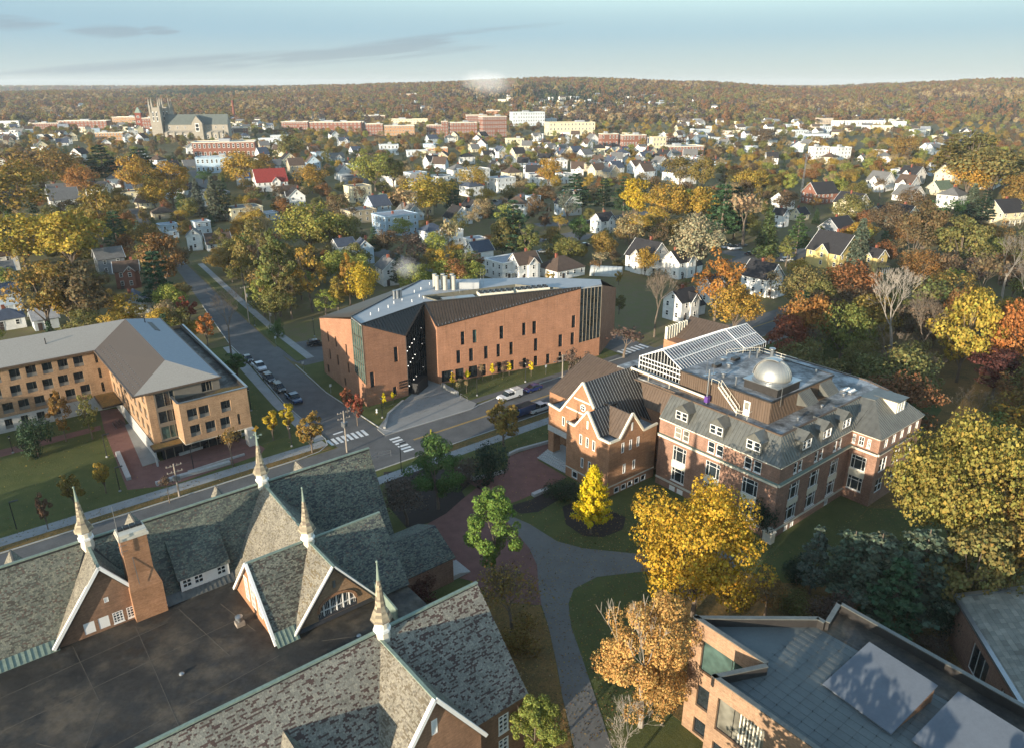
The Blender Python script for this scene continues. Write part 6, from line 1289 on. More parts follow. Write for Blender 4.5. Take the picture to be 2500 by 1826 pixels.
HOUSES=[ # reg,a,b(base),apparent width,storeys,roof,wall,roofcol,rz,label,flags
(1,760,778,190,2,'hip','W','Y',20,'white two-storey house with grey hip roof behind a bare birch',''),
(1,840,830,130,1,'gx','W','L',39,'low white bungalow below the hip-roofed house',''),
(1,405,925,205,2,'gx','W','Y',39,'big white house with grey roof among the left-hand maples','w'),
(1,380,845,170,1,'gx','G','Y',39,'grey one-storey house just behind the big white house at left',''),
(1,55,910,120,2,'gx','D','K',39,'dark brown house at the left edge of the photo',''),
(1,1665,805,235,2,'gx','W','R',28,'white building with the long bright red roof','d'),
(1,1500,775,95,2,'gx','B','B',28,'pale blue house with a blue roof left of the red roof',''),
(1,1500,990,250,2,'flat','C','Y',39,'cream flat-roofed apartment house with stepped upper storey',''),
(1,1640,985,165,1,'flat','B','L',39,'low blue-grey flat building beside the cream apartments',''),
(2,195,1005,225,2,'flat','E','Y',39,'beige flat-roofed tenement in front of the cream tenement',''),
(2,190,872,170,3,'flat','C','Y',39,'cream three-storey tenement behind the beige one',''),
(1,1040,1095,125,2,'flat','B','L',39,'pale blue flat-roofed house left of the gambrel barn',''),
(1,1245,1075,115,2,'flat','P','L',39,'pale grey flat-roofed house behind the gambrel barn',''),
(1,1205,1165,110,2,'gy','W','Y',20,'white barn-like house with steep gable above the pine',''),
(1,1345,1170,180,1,'gx','W','N',30,'white house with brown-grey roof and brick chimney above the pine',''),
(1,1005,975,150,1,'hip','E','N',39,'tan bungalow with brown hip roof left of the spruces',''),
(1,690,1320,190,2,'gx','G','Y',39,'grey gabled house behind the residence hall',''),
(1,800,1400,165,2,'gx','R','N',25,'dark red two-storey house beside the street pine',''),
(1,65,1295,135,2,'gx','W','N',39,'white gabled house at the far left beside golden maples',''),
(1,1320,850,195,1,'flat','G','K',39,'low grey flat building beyond the spruces',''),
(1,1770,850,160,1,'gx','E','N',39,'brown-roofed house in front of the red-roofed building',''),
(1,2110,735,120,2,'gy','P','Y',30,'pale grey gabled house above the dark flat-roofed block',''),
(2,175,775,190,2,'flat','G','K',39,'charcoal flat-roofed house with a long front',''),
(2,420,1085,290,3,'flat','B','L',39,'light blue three-storey tenement with small windows',''),
(2,885,975,130,2,'gy','W','K',36,'white house with black roof beside the street tenements',''),
(2,340,890,105,1,'gy','W','G',30,'white cottage with a green gabled roof',''),
(2,920,795,82,1,'gx','W','R',36,'small white shed with a red roof',''),
(2,895,752,205,3,'flat','W','L',39,'long white three-decker with an older blue end',''),
(2,1065,815,180,3,'flat','W','L',39,'white three-decker with stacked porches by the street','p'),
(2,1685,1065,155,2,'gx','W','K',39,'white house with black roof beside the small golden tree','w'),
(2,1260,905,90,2,'flat','B','S',39,'blue-grey house beside the red shrub',''),
(2,1110,1352,300,2,'flat','W','L',39,'white flat-roofed house with two-level porches behind the science building','p'),
(2,1205,1358,200,2,'gx','W','N',33,'white gabled house with brown roof behind the science building',''),
(2,1430,1350,300,1,'hip','W','N',39,'white bungalow with a broad brown hip roof',''),
(2,1955,1320,270,2,'gy','W','K',39,'large white house with cross gables and a front porch','pd'),
(2,2150,1345,220,2,'gx','W','K',39,'white wing-backed house right of the porch house','w'),
(2,225,1250,140,2,'gy','B','S',25,'pale blue gabled house left of the science building',''),
(2,105,1235,150,2,'gx','W','S',39,'white house with dark blue roof left of the pale blue gable',''),
(2,385,1385,180,2,'gy','W','Y',30,'white two-storey house in the steam behind the science roof',''),
(2,640,1135,160,2,'hip','P','S',39,'pale grey house with slate-blue hip roof and two chimneys',''),
(2,765,1140,140,2,'flat','W','L',39,'white flat house between the bare tree and the hip roof',''),
(2,905,1150,150,1,'flat','W','L',39,'low white flat house with a brick chimney',''),
(2,930,1275,180,2,'gx','W','S',39,'white house with dark slate roof left of the porch tenement',''),
(2,540,745,145,2,'flat','P','L',39,'pale grey flat house above the golden tree',''),
(2,640,665,110,2,'gx','W','K',39,'white house under a black roof beside the brown beech',''),
(3,775,925,150,2,'gx','W','K',39,'white gabled house beside the tall cell mast',''),
(3,760,1025,90,2,'gy','W','K',39,'narrow white gabled house in front of the mast house',''),
(3,880,985,120,1,'gx','C','K',39,'cream cottage with black roof beside the clipped green tree',''),
(3,1000,885,200,2,'gx','R','K',20,'brick house with white upper gable and wide black roof',''),
(3,1190,955,210,2,'gy','C','K',36,'cream house with cross gables and a steep black roof','d'),
(3,1365,965,120,1,'gx','Y','K',39,'yellow cottage right of the cream cross-gabled house',''),
(3,1500,1030,180,2,'gy','C','K',30,'cream gabled house with brick chimney above the brown maple',''),
(3,1100,1125,230,2,'gx','G','K',35,'large charcoal house with a broad gable',''),
(3,1075,1285,310,2,'gy','Y','K',34,'yellow house with two steep gables and two chimneys','d'),
(3,1330,1310,130,2,'gy','Y','K',30,'yellow house with white porch right of the tall spruce','p'),
(3,2115,1015,240,2,'gx','C','K',20,'cream house with pediment and porch at the right edge','p'),
(3,1740,825,150,1,'gx','C','G',20,'pale yellow cottage behind bare branches',''),
(3,1545,870,170,1,'gy','W','Y',25,'white cottage with grey gables uphill',''),
(3,640,1455,250,2,'gy','W','K',39,'white turreted-looking house with two dark gables by the street','p'),
(3,150,1610,230,2,'gx','W','K',39,'white duplex with hooded doors right of the science building','w'),
(3,330,1500,150,2,'gx','W','K',39,'white house half hidden by the orange-gold oak',''),
(4,60,165,140,2,'gx','W','Y',39,'pale house at the left edge above the residence hall',''),
(4,80,330,190,2,'gx','P','S',39,'grey-blue house behind the residence hall at far left','p'),
(4,90,500,240,1,'hip','W','S',39,'low white outbuilding directly behind the residence hall',''),
(4,330,460,190,1,'gx','P','L',39,'white garage with flat pale roof behind the residence hall',''),
(4,960,345,230,1,'gy','P','S',32,'grey gabled garage at the street behind the residence hall',''),
(3,490,545,60,1,'gx','W','Y',39,'tiny white gabled house below the brick Victorian',''),
(3,870,520,115,1,'flat','W','L',39,'long white low building left of the twin white apartments',''),
(3,1680,555,110,1,'gx','W','L',20,'low white building below the hillside maples',''),
(3,1760,480,40,2,'gy','W','K',20,'small white gable high on the right',''),
(3,1990,580,60,1,'gx','W','K',20,'white gable end peeping from the right-hand woods',''),
(3,1265,620,55,1,'gx','W','Y',39,'small white cottage right of the twin apartments',''),
]
def place(reg,a,b,wpx,rz):
    px,py=rp(reg,a,b); x,y,z=T(px,py); s=REG[reg][2]; app=wpx*s*math.hypot(y*cP+(CAMH-z)*sP,0)/FPX
    return px,py,x,y,z,app
for reg,a,b,wpx,st,roof,wc,rc,rz,label,fl in HOUSES:
    px,py,x,y,z,app=place(reg,a,b,wpx,rz); c,s=abs(math.cos(R(rz))),abs(math.sin(R(rz)))
    ratio=.8 if roof!='flat' else .75
    w=app/(c+ratio*s); d=w*ratio
    if roof=='gy': d=w*1.05; w=app/(c+1.05*s); d=w*1.05
    w=max(5.5,min(w,26)); d=max(5.5,min(d,20)); off=.5*(w*s+d*c); n=math.hypot(x,y)
    house(x+x/n*off,y+y/n*off,z,w,d,st,roof,wc,rc,R(rz),label,porch='p' in fl,wing='w' in fl,cross=('d' in fl) or (roof in('gx','gy') and st>=2 and y<330 and len(label)%2==0))
    LAND.append((x,y,label))
# twin white apartments, hoop house
def hoop():
    px,py,x,y,z,app=place(2,1715,1325,230,0); root=empty('hoop_house',(x,y+3,z),R(-12),'white hoop greenhouse on a lawn behind the science building','greenhouse'); L=11
    m=MB(); n=12
    for i in range(n):
        a0,a1=math.pi*i/n,math.pi*(i+1)/n; p=[(-3*math.cos(t),3*math.sin(t)) for t in (a0,a1)]; m.quad((-L/2,p[0][0],p[0][1]),(-L/2,p[1][0],p[1][1]),(L/2,p[1][0],p[1][1]),(L/2,p[0][0],p[0][1]))
    m.build('cover',M_TINT,root,color=srgb('aeb3b0')); 
    for i in range(8):
        m=MB(); X=-L/2+L*i/7
        for k in range(n): a0,a1=math.pi*k/n,math.pi*(k+1)/n; m.bar((X,-3.03*math.cos(a0),3.03*math.sin(a0)),(X,-3.03*math.cos(a1),3.03*math.sin(a1)),.08,.08,(1,0,0))
        m.build('hoop',M_METAL,root)
    for e in (-1,1): m=MB(); m.quad(*[(e*L/2,-3*math.cos(math.pi*k/n),3*math.sin(math.pi*k/n)) for k in range(n+1)]); m.build('end_wall',M_TINT,root,color=srgb('bfc4c2'))
hoop()
# downtown blocks: reg,x0,x1,ytop,ybase,wall,floors,rz,label
BLOCKS=[
(1,220,380,385,420,'R',3,12,'long brick mill block left of the mill tower'),(1,380,675,372,416,'R',3,8,'longest brick mill block with rows of white windows'),(1,705,860,348,388,'T',3,8,'far tan mill block with pale roof behind the tower'),
(1,890,1000,357,436,'R',4,8,'brick mill block hard against the church'),(1,600,770,445,490,'T',2,15,'tan hall with low pediment left of the church'),(1,1420,1525,415,460,'R',2,10,'brick terrace right of the church'),
(1,1735,1900,378,425,'R',3,6,'brick commercial block below the wooded hill'),(1,1905,2230,382,440,'R',3,6,'wide brick block in mid downtown'),(1,0,130,445,482,'W',2,10,'white block at the far left of downtown'),(1,240,340,457,490,'W',1,20,'low white flat shop left of the tan hall'),
(1,1195,1590,508,600,'R',2,14,'red brick school with white cornice'),(1,1215,1450,600,690,'B',2,14,'pale blue annex in front of the brick school'),(1,1660,1775,462,492,'P',1,15,'grey low store right of the church terrace'),
(2,0,230,380,430,'R',3,6,'brick warehouse left of the dark office block'),(2,236,345,392,460,'R',4,8,'brick office block with blank end wall'),(2,346,540,402,460,'T',3,8,'tan office block beside the blank-ended brick block'),(2,205,360,338,375,'T',3,5,'pale brick mill in front of the hillside'),(2,372,620,360,388,'C',2,6,'long cream row with green cupolas'),
(2,606,702,398,450,'R',3,10,'brick corner shop with white bays'),(2,700,740,378,470,'R',5,14,'tall thin brick stair tower of the hospital'),(2,742,920,386,470,'R',4,14,'broad red brick hospital wing'),(2,846,980,338,392,'R',4,10,'higher brick hospital wing at the back'),(2,926,1100,352,470,'R',5,22,'brick hospital block with pale end bay'),
(2,1112,1335,322,400,'P',4,14,'pale green hospital block with clerestory'),(2,1336,1405,358,392,'P',2,14,'pale low block right of the pale green hospital'),(2,1332,1635,385,460,'C',3,14,'long cream hospital building with square windows'),(2,972,1075,308,350,'O',4,8,'orange brick block behind the hospital'),(2,905,1105,440,468,'W',1,14,'low white entrance hall in front of the hospital'),
(2,1660,1780,455,530,'R',2,16,'brick works left of the columned building'),(2,1782,1950,462,530,'R',2,16,'brick works with long flat roof'),(2,1970,2070,475,560,'C',3,20,'cream columned building with flat roof'),(2,2072,2195,478,545,'D',3,20,'dark block behind the columned building'),(2,2042,2300,530,588,'R',2,16,'brick gymnasium with white stair bay'),
(2,1088,1205,482,530,'C',2,14,'cream block below the hospital entrance'),(2,1270,1470,288,310,'W',2,4,'long white mill on the far bank'),(2,1200,1270,266,290,'W',3,4,'white mill tower block on the far bank'),(2,430,590,205,224,'T',2,4,'tan college block on the hillside'),(2,330,390,201,220,'P',2,4,'grey block high on the hillside'),(2,730,820,204,218,'O',2,4,'orange-brown block on the hillside'),
(3,928,1055,537,625,'W',4,24,'first twin white apartment block with balconies, on the left'),(3,1062,1190,540,625,'W',4,24,'second twin white apartment block with balconies, on the right'),(3,835,930,430,470,'P',2,14,'pale block among trees behind the dark beech'),(3,1006,1075,405,450,'P',2,14,'grey-white block above the twin apartments'),(3,1080,1400,372,402,'W',1,8,'long white shopping sheds'),(3,1230,1370,338,360,'W',1,6,'white warehouse above the shopping sheds'),
(2,600,740,538,575,'O',2,12,'low orange brick shop among the gables'),(2,315,440,520,580,'P',2,14,'pale grey block behind the yellow-green tree'),(2,1355,1470,620,672,'W',2,20,'white flat block among the gabled roofs'),(1,1590,1720,480,520,'P',1,12,'low grey shed right of the brick school'),(2,480,620,555,590,'P',1,14,'pale low garage left of the brown beeches'),
]
def far_block(reg,x0,x1,yt,yb,wc,fl,rz,label):
    a=(x0+x1)/2; px,py,x,y,z,app=place(reg,a,yb,x1-x0,rz); dist=y*cP+(CAMH-z)*sP; s=REG[reg][2]
    h=max(3.2,(yb-yt)*s*dist/FPX*1.02); c,sn=math.cos(R(rz)),math.sin(R(rz)); w=app/(c+.5*sn) if app<60 else app*.95/c; d=min(.5*w,22); off=.5*(w*sn+d*c); n=math.hypot(x,y)
    root=empty('town_block',(x+x/n*off,y+y/n*off,z),R(rz),label,'building','downtown blocks'); col=srgb(CW[wc]); mt=M_TINTBRICK
    m=MB(); m.prism([(-w/2,-d/2),(w/2,-d/2),(w/2,d/2),(-w/2,d/2)],-2,h,cap=False); m.build('wall',mt,root,color=col)
    m=MB(); m.prism([(-w/2+.2,-d/2+.2),(w/2-.2,-d/2+.2),(w/2-.2,d/2-.2),(-w/2+.2,d/2-.2)],h-.6,h-.3); m.build('roof',M_FLATLIGHT if random.random()<.6 else M_SHINGLE,root,color=srgb('6a6a6c'))
    m=MB(); f=[(-w/2,-d/2),(w/2,-d/2),(w/2,d/2),(-w/2,d/2)]
    for p,q in zip(f,f[1:]+f[:1]): m.bar((p[0],p[1],h),(q[0],q[1],h),.6,.7)
    m.build('cornice',M_CREAM if wc in 'RTO' else M_TINT,root,color=col)
    fh=h/fl; gap=max(3.,w/14); facewins(root,w,d,'SW',[fh*(i+.55) for i in range(fl)],min(1.9,gap*.5),fh*.52,gap,.03)
    if fl>=2:
        m=MB(); u=random.uniform(-.3,.2)*w; m.prism([(u,-d*.1),(u+w*.18,-d*.1),(u+w*.18,d*.25),(u,d*.25)],h-.3,h+2.2); m.build('roof_plant',M_FLATLIGHT,root)
    OCC.append((x+x/n*off,y+y/n*off,.55*w)); LAND.append((x,y,label))
for b in BLOCKS: far_block(*b)
# church, mill tower, chimney stacks, spires
def church():
    px,py,x,y,z,app=place(1,1200,482,400,0); k=y*cP+(CAMH-z)*sP; u=k/FPX*.39788
    root=empty('stone_church',(x,y,z),R(8),'grey stone twin-towered gothic church with long slate nave','church'); ST=plain('church_stone',srgb('968e80')[:3],.9,var=.2,scale=.3); SR=plain('church_slate',srgb('5c625c')[:3],.8,var=.15,scale=.3)
    X=lambda a:(a-1200)*u; Z=lambda b:(482-b)*u*1.03
    n0,n1=X(1045),X(1410); e=Z(395); rg=Z(340)
    m=MB(); m.prism([(n0,-9),(n1,-9),(n1,9),(n0,9)],-2,e,cap=False); m.quad((n1,-9,e),(n1,9,e),(n1,0,rg)); m.quad((n0,9,e),(n0,-9,e),(n0,0,rg)); m.build('nave_wall',ST,root)
    m=MB(); m.add([(n0,-9.4,e-.3),(n1,-9.4,e-.3),(n1,0,rg),(n0,0,rg),(n1,9.4,e-.3),(n0,9.4,e-.3)],[[0,1,2,3],[4,5,3,2]]); m.build('nave_roof',SR,root)
    a1=Z(440); m=MB(); m.prism([(n0,-14),(n1-6,-14),(n1-6,-9),(n0,-9)],-2,[a1,a1,a1+2.5,a1+2.5]); m.build('aisle',ST,root)
    t0,t1=X(1212),X(1272); tz_=Z(345); m=MB(); m.prism([(t0,-17),(t1,-17),(t1,0),(t0,0)],-2,Z(385),cap=False); m.quad((t0,-17,Z(385)),(t1,-17,Z(385)),((t0+t1)/2,-17,tz_)); m.build('transept',ST,root); tr=MB(); tm=(t0+t1)/2; tr.add([(t0-.4,-17.3,Z(387)),(tm,-17.3,tz_),(tm,0,tz_),(t0-.4,0,Z(387)),(t1+.4,-17.3,Z(387)),(t1+.4,0,Z(387))],[[0,1,2,3],[4,5,2,1]]); tr.build('transept_roof',SR,root)
    for i in range(9): xx=n0+3+(n1-n0-6)*i/8; m=MB(); m.prism([(xx-.6,-15.2),(xx+.6,-15.2),(xx+.6,-14),(xx-.6,-14)],-2,a1+1.5); m.build('buttress',ST,root)
    for i in range(8):
        xx=n0+5.6+(n1-n0-11)*i/7; shared('window',WM,root,(xx,-14.05,Z(460)),(2.2,1,5),0); shared('window',WM,root,(xx,-9.05,Z(412)),(1.6,1,3),0)
    shared('window',WM,root,(tm,-17.05,Z(410)),(4.5,1,9),0)
    for cx,cy in ((X(1008),-8),(X(1045),8)):
        th=Z(330) if cy<0 else Z(325); hw=6.0
        m=MB(); m.prism([(cx-hw,cy-hw),(cx+hw,cy-hw),(cx+hw,cy+hw),(cx-hw,cy+hw)],-2,th); m.prism([(cx-hw+.7,cy-hw+.7),(cx+hw-.7,cy-hw+.7),(cx+hw-.7,cy+hw-.7),(cx-hw+.7,cy+hw-.7)],th,Z(300)); t=m.build('tower',ST,root)
        for sx in (-1,1):
            for sy in (-1,1): m=MB(); px_,py_=cx+sx*(hw-.9),cy+sy*(hw-.9); m.prism([(px_-1,py_-1),(px_+1,py_-1),(px_+1,py_+1),(px_-1,py_+1)],th-4,Z(290)); m.lathe([(1.2,Z(290)),(.2,Z(250)),(.05,Z(248))],(px_,py_),6); m.build('pinnacle',ST,root,parent=t)
        for k_ in range(2): shared('window',WM,root,(cx-2+4*k_,cy-hw-.05,Z(350)),(1.6,1,11),0)
    OCC.append((x,y,40)); LAND.append((x,y,'the twin-towered church'))
church()
def tower_thing(name,reg,a,b,yt,w,kind,label,cat):
    px,py,x,y,z,app=place(reg,a,b,w,0); k=(y*cP+(CAMH-z)*sP)/FPX*REG[reg][2]; H=(b-yt)*k; hw=w*k/2; root=empty(name,(x,y,z),R(8),label,cat)
    if kind=='mill':
        m=MB(); m.prism([(-hw,-hw),(hw,-hw),(hw,hw),(-hw,hw)],-2,H*.72); m.prism([(-hw*1.1,-hw*1.1),(hw*1.1,-hw*1.1),(hw*1.1,hw*1.1),(-hw*1.1,hw*1.1)],H*.72,H*.76); m.build('shaft',M_TINTBRICK,root,color=srgb('7d4436')); m=MB(); m.lathe([(hw*1.35,H*.76),(hw*.8,H*.88),(.1,H)],(0,0),4,R(45)); m.build('spire',M_COPPER,root)
        for i in range(3): shared('window',WM,root,(0,-hw-.05,H*(.2+.2*i)),(hw*.8,1,3),0)
    elif kind=='stack': m=MB(); m.lathe([(hw,-1),(hw*.75,H*.9),(hw*.9,H*.92),(hw*.8,H)],(0,0),14); m.build('shaft',M_TINTBRICK,root,color=srgb('7b4a3c'))
    elif kind=='spire': m=MB(); m.prism([(-hw,-hw),(hw,-hw),(hw,hw),(-hw,hw)],-1,H*.45); m.build('belfry',M_TINT,root,color=srgb('8e9a90')); m=MB(); m.lathe([(hw*1.2,H*.45),(.1,H)],(0,0),8); m.build('spire',M_TINT,root,color=srgb('42544c'))
    elif kind=='mast':
        m=MB()
        for s in range(3):
            t=s*2.094; m.tube((hw*math.cos(t),hw*math.sin(t),0),(hw*.5*math.cos(t),hw*.5*math.sin(t),H),.09,.06,5)
        for i in range(16):
            f0,f1=i/16,(i+1)/16
            for s in range(3):
                t,t2=s*2.094,(s+1)*2.094; r0=hw*(1-.5*f0); r1=hw*(1-.5*f1); m.tube((r0*math.cos(t),r0*math.sin(t),H*f0),(r1*math.cos(t2),r1*math.sin(t2),H*f1),.05,.05,4)
        m.build('lattice',M_METAL,root); m=MB()
        for s in range(3): t=s*2.094; m.box(.9*math.cos(t)-.15,.9*math.cos(t)+.15,.9*math.sin(t)-.15,.9*math.sin(t)+.15,H*.93,H*1.0)
        m.build('antenna_panels',M_METAL,root)
tower_thing('mill_tower',1,868,432,290,34,'mill','brick mill tower with a green pyramid spire','tower')
tower_thing('factory_chimney',1,1442,378,250,17,'stack','tall brick factory chimney right of the church','chimney')
tower_thing('church_spire',2,466,362,285,16,'spire','dark green church spire in front of the hillside','spire')
tower_thing('church_spire',2,919,300,248,10,'spire','small pale steeple under the steam cloud','spire')
tower_thing('cell_mast',3,888,870,580,14,'mast','tall lattice cell mast above the houses at right','mast')
# in-fill houses: gables between the trees, kept clear of what is already there
def infill():
    kinds=[]; n=0; tries=0
    ROWS=[(1,0,2262,430,700,46),(2,600,2262,470,760,80),(3,380,2000,430,640,22),(3,100,1400,330,430,20),(2,1250,2262,560,720,22),(1,200,1900,600,900,14),(2,300,1500,760,1000,12),(3,1200,2100,620,900,10),(1,0,900,400,520,14)]
    for reg,a0,a1,b0,b1,cnt in ROWS:
        k=0; t=0
        while k<cnt and t<900:
            t+=1; a,b=random.uniform(a0,a1),random.uniform(b0,b1); px,py=rp(reg,a,b); x,y,z=T(px,py)
            w=random.uniform(8.5,12); d=random.uniform(8,11)
            if any((x-o[0])**2+(y-o[1])**2<(o[2]+w*.62+2.5)**2 for o in OCC): continue
            roof=random.choice(['gy','gx','gx','gy','hip','flat']); wc=random.choice('WWWWWWCCPBE'); rc=random.choice('KKYYNNS'); st=random.choice((1,2,2,2)) if roof!='flat' else 2
            rz=R(random.choice((39,34,28,-8))+random.uniform(-5,5))
            o=house(x,y,z,w,d,st,roof,wc,rc,rz,'x','house','houses across the town',chim=y<900,nwin=y<1050,cross=random.random()<.35)
            INF.append((o,x,y,{'W':'white','C':'cream','P':'pale grey','B':'pale blue','E':'beige'}[wc],{'gy':'gabled','gx':'gabled','hip':'hip-roofed','flat':'flat-roofed'}[roof],{'K':'black','Y':'grey','N':'brown','S':'slate'}[rc])); k+=1
INF=[]
infill()
HS=list(OCC)
# ------------------------------------------------------------------ trees
TC=dict(gold='a58a3c',yellow='b89c34',bright='d8c426',ochre='8a733c',orange='a4713c',rust='85603c',red='92553f',brown='6d5a42',olive='767240',ygreen='878a42',green='546a3c',lime='70873a',tan='a08c66',pink='a8967a',pine='485e42',dkgreen='384834',ggreen='646e5e',bark='7a6a58',rbrown='68564a',dkred='5c3c34',oak='8c823c',tgold='b8955a')
def leaf_quads(P,Nrm,size,seed,tv=.3,flat=0):
    g=np.random.default_rng(seed); n=len(P); N=Nrm+g.normal(0,.55,(n,3)); N[:,2]+=.25+flat; N/=np.linalg.norm(N,axis=1)[:,None]+1e-9
    a=g.normal(size=(n,3)); X=np.cross(N,a); X/=np.linalg.norm(X,axis=1)[:,None]+1e-9; Yv=np.cross(N,X)
    s=size*(.35+1.15*g.random((n,1))); asp=.55+.5*g.random((n,1)); b=N*s*.18
    V=np.stack([P-X*s*.5-b,P-Yv*s*.5*asp+b,P+X*s*.5-b,P+Yv*s*.5*asp+b],1)
    f=1-tv+2*tv*g.random(n); h=g.normal(0,.07,n); T_=np.stack([f*(1+h),f*(1-h*.6),f*(1-h)],1); return V,T_
def leafmesh(name,Vs,Ts):
    V=np.concatenate(Vs).reshape(-1,3); Tn=np.concatenate(Ts); n=len(Tn); me=bpy.data.meshes.new(name)
    me.vertices.add(4*n); me.vertices.foreach_set('co',V.astype(np.float32).ravel()); me.loops.add(4*n); me.loops.foreach_set('vertex_index',np.arange(4*n,dtype=np.int32)); me.polygons.add(n); me.polygons.foreach_set('loop_start',np.arange(0,4*n,4,dtype=np.int32)); me.polygons.foreach_set('loop_total',np.full(n,4,dtype=np.int32))
    a=me.color_attributes.new('tint','FLOAT_COLOR','CORNER'); c=np.ones((n,4,4),np.float32); c[:,:,:3]=np.clip(Tn,0,2)[:,None,:]; a.data.foreach_set('color',c.ravel()); me.materials.append(M_LEAF); me.update(); me.validate(); return me
def branches(seed,start,dirv,length,rad,depth,spread=.55,up=.15,kids=(2,4),m=None,tips=None,segs=None,minr=.012):
    g=random.Random(seed); m=m if m is not None else MB(); tips=[] if tips is None else tips
    def grow(p,d,L,r,k):
        nseg=3 if k>1 else 2; q=np.array(p)
        for i in range(nseg):
            d2=d+np.array([g.gauss(0,.11),g.gauss(0,.11),g.gauss(0,.08)+up*.25]); d2/=np.linalg.norm(d2); q2=q+d2*L/nseg; r2=r*(1-.22*(i+1)/nseg*1.3); m.tube(q,q2,r*(1-.22*i/nseg*1.3),r2,6 if r>.12 else (4 if r>.04 else 3),False); 
            if k<=1 or i>0: tips.append((q2,k))
            q=q2; d=d2
        if k>0:
            n=g.randint(*kids); ph=g.random()*6.28
            a=np.cross(d,[.3,.2,1]); a/=np.linalg.norm(a)+1e-9; b=np.cross(d,a)
            for j in range(n):
                t=ph+6.28*j/n+g.gauss(0,.3); sp=spread*(.7+.6*g.random()); e=d*math.cos(sp)+(a*math.cos(t)+b*math.sin(t))*math.sin(sp); e[2]+=up*(.6 if k>1 else .3); e/=np.linalg.norm(e)
                grow(q,e,L*(.62+.22*g.random()),max(minr,r2*.62),k-1)
    grow(np.array(start,float),np.array(dirv,float)/np.linalg.norm(dirv),length,rad,depth); return m,tips
def crown_round(seed,n,size,w=4.6,h0=2.2,h1=10,blobs=22,gap=.32,shape=1.0,br=.30):
    """broad crown: clumps over an egg-shaped envelope; returns leaf mesh and trunk mesh for a 10 m tree"""
    g=np.random.default_rng(seed); cz=(h0+h1)/2+.3; rz=(h1-h0)/2; C=[];Rr=[]
    for i in range(blobs):
        d=g.normal(size=3); d/=np.linalg.norm(d); d[2]=d[2]*.9+.12; k=.5+.5*g.random(); zz=cz+d[2]*rz*k; wr=w*(1-.25*max(0,(zz-cz)/rz))**shape
        C.append((d[0]*wr*k,d[1]*wr*k,zz)); Rr.append((br+.16*g.random())*w)
    C=np.array(C);Rr=np.array(Rr); pr=Rr**2/np.sum(Rr**2); idx=g.choice(len(C),n,p=pr); d=g.normal(size=(n,3)); d/=np.linalg.norm(d,axis=1)[:,None]; d[:,2]*=.72; rad=(.5+.5*g.random(n)**.45)[:,None]; P=C[idx]+d*Rr[idx][:,None]*rad
    ok=P[:,2]>h0*.8; P=P[ok]; d=d[ok]; out=(P-np.array([0,0,cz*.8])); out/=np.linalg.norm(out,axis=1)[:,None]
    V,T_=leaf_quads(P,d*.7+out*.5,size,seed+1); 
    cl=.86+.28*g.random(len(C)); T_*=cl[idx[ok]][:,None]
    m=MB(); m.tube((0,0,-.3),(0,0,h0+.6),.24,.17,8); r=random.Random(seed)
    for c,q in sorted(zip(C.tolist(),Rr),key=lambda t:-t[1])[:11]: b=(0,0,h0*.7+r.random()*1.5); mid=(c[0]*.45,c[1]*.45,(b[2]+c[2])/2+.1); m.tube(b,mid,.1,.065,5,False); m.tube(mid,c,.065,.02,4,False)
    return leafmesh('crown',[V],[T_]),m.mesh('trunk',M_BARK)
def crown_ragged(seed,n,size,depth=4,spread=.5,lean=0,bark=None,dens=1.0,top=.6):
    m,tips=branches(seed,(0,0,.9),(lean,0,1),1.7,.16,depth,spread,.12,(3,4)); m.tube((0,0,-.3),(0,0,.95),.2,.16,7,False)
    g=np.random.default_rng(seed); tp=np.array([t[0] for t in tips if t[1]<=max(2,depth-2)]); tp=tp[g.random(len(tp))<dens]; idx=g.integers(len(tp),size=n); d=g.normal(0,1,(n,3)); P=tp[idx]+d*np.array([.42,.42,.34]); k=P[:,2]>.9; P=P[k]; d=d[k]; sc=10/max(3,float(np.max(tp[:,2]))); 
    dn=d/(np.linalg.norm(d,axis=1)[:,None]+1e-9); V,T_=leaf_quads(P,dn,size,seed+2); V=V*sc; m.v=[(a*sc,b*sc,c*sc) for a,b,c in m.v]
    return leafmesh('crown',[V],[T_]),m.mesh('trunk',bark or M_BARK)
def crown_full(seed,n,size,w,h0,blobs,br,twigs=False):
    """tall crown leafy nearly to the ground, with its limbs showing through"""
    cr,tk=crown_round(seed,n,size,w=w,h0=h0,h1=10,blobs=blobs,br=br,shape=1.6)
    m,tips=branches(seed,(0,0,.8),(0,0,1),2.0,.15,5 if twigs else 4,.42,.3,(2,3)); m.tube((0,0,-.3),(0,0,.85),.2,.15,7,False); zm=max(v[2] for v in m.v); k=(10.2 if twigs else 9.3)/zm; m.v=[(a*k,b*k,c*k) for a,b,c in m.v]
    return cr,m.mesh('trunk',M_PALEBARK if twigs else M_BARK)
def tree_bare(seed,depth=5,spread=.42,bark=None):
    m,tips=branches(seed,(0,0,1.8),(0,0,1),2.4,.17,depth,spread,.2,(2,4),minr=.011); m.tube((0,0,-.3),(0,0,1.85),.24,.17,7,False); zm=max(v[2] for v in m.v); s=10/zm; m.v=[(a*s,b*s,c*s) for a,b,c in m.v]
    t=MB(); keep=[i for i,f in enumerate(m.f)]; return m.mesh('branches',bark or M_BARK)
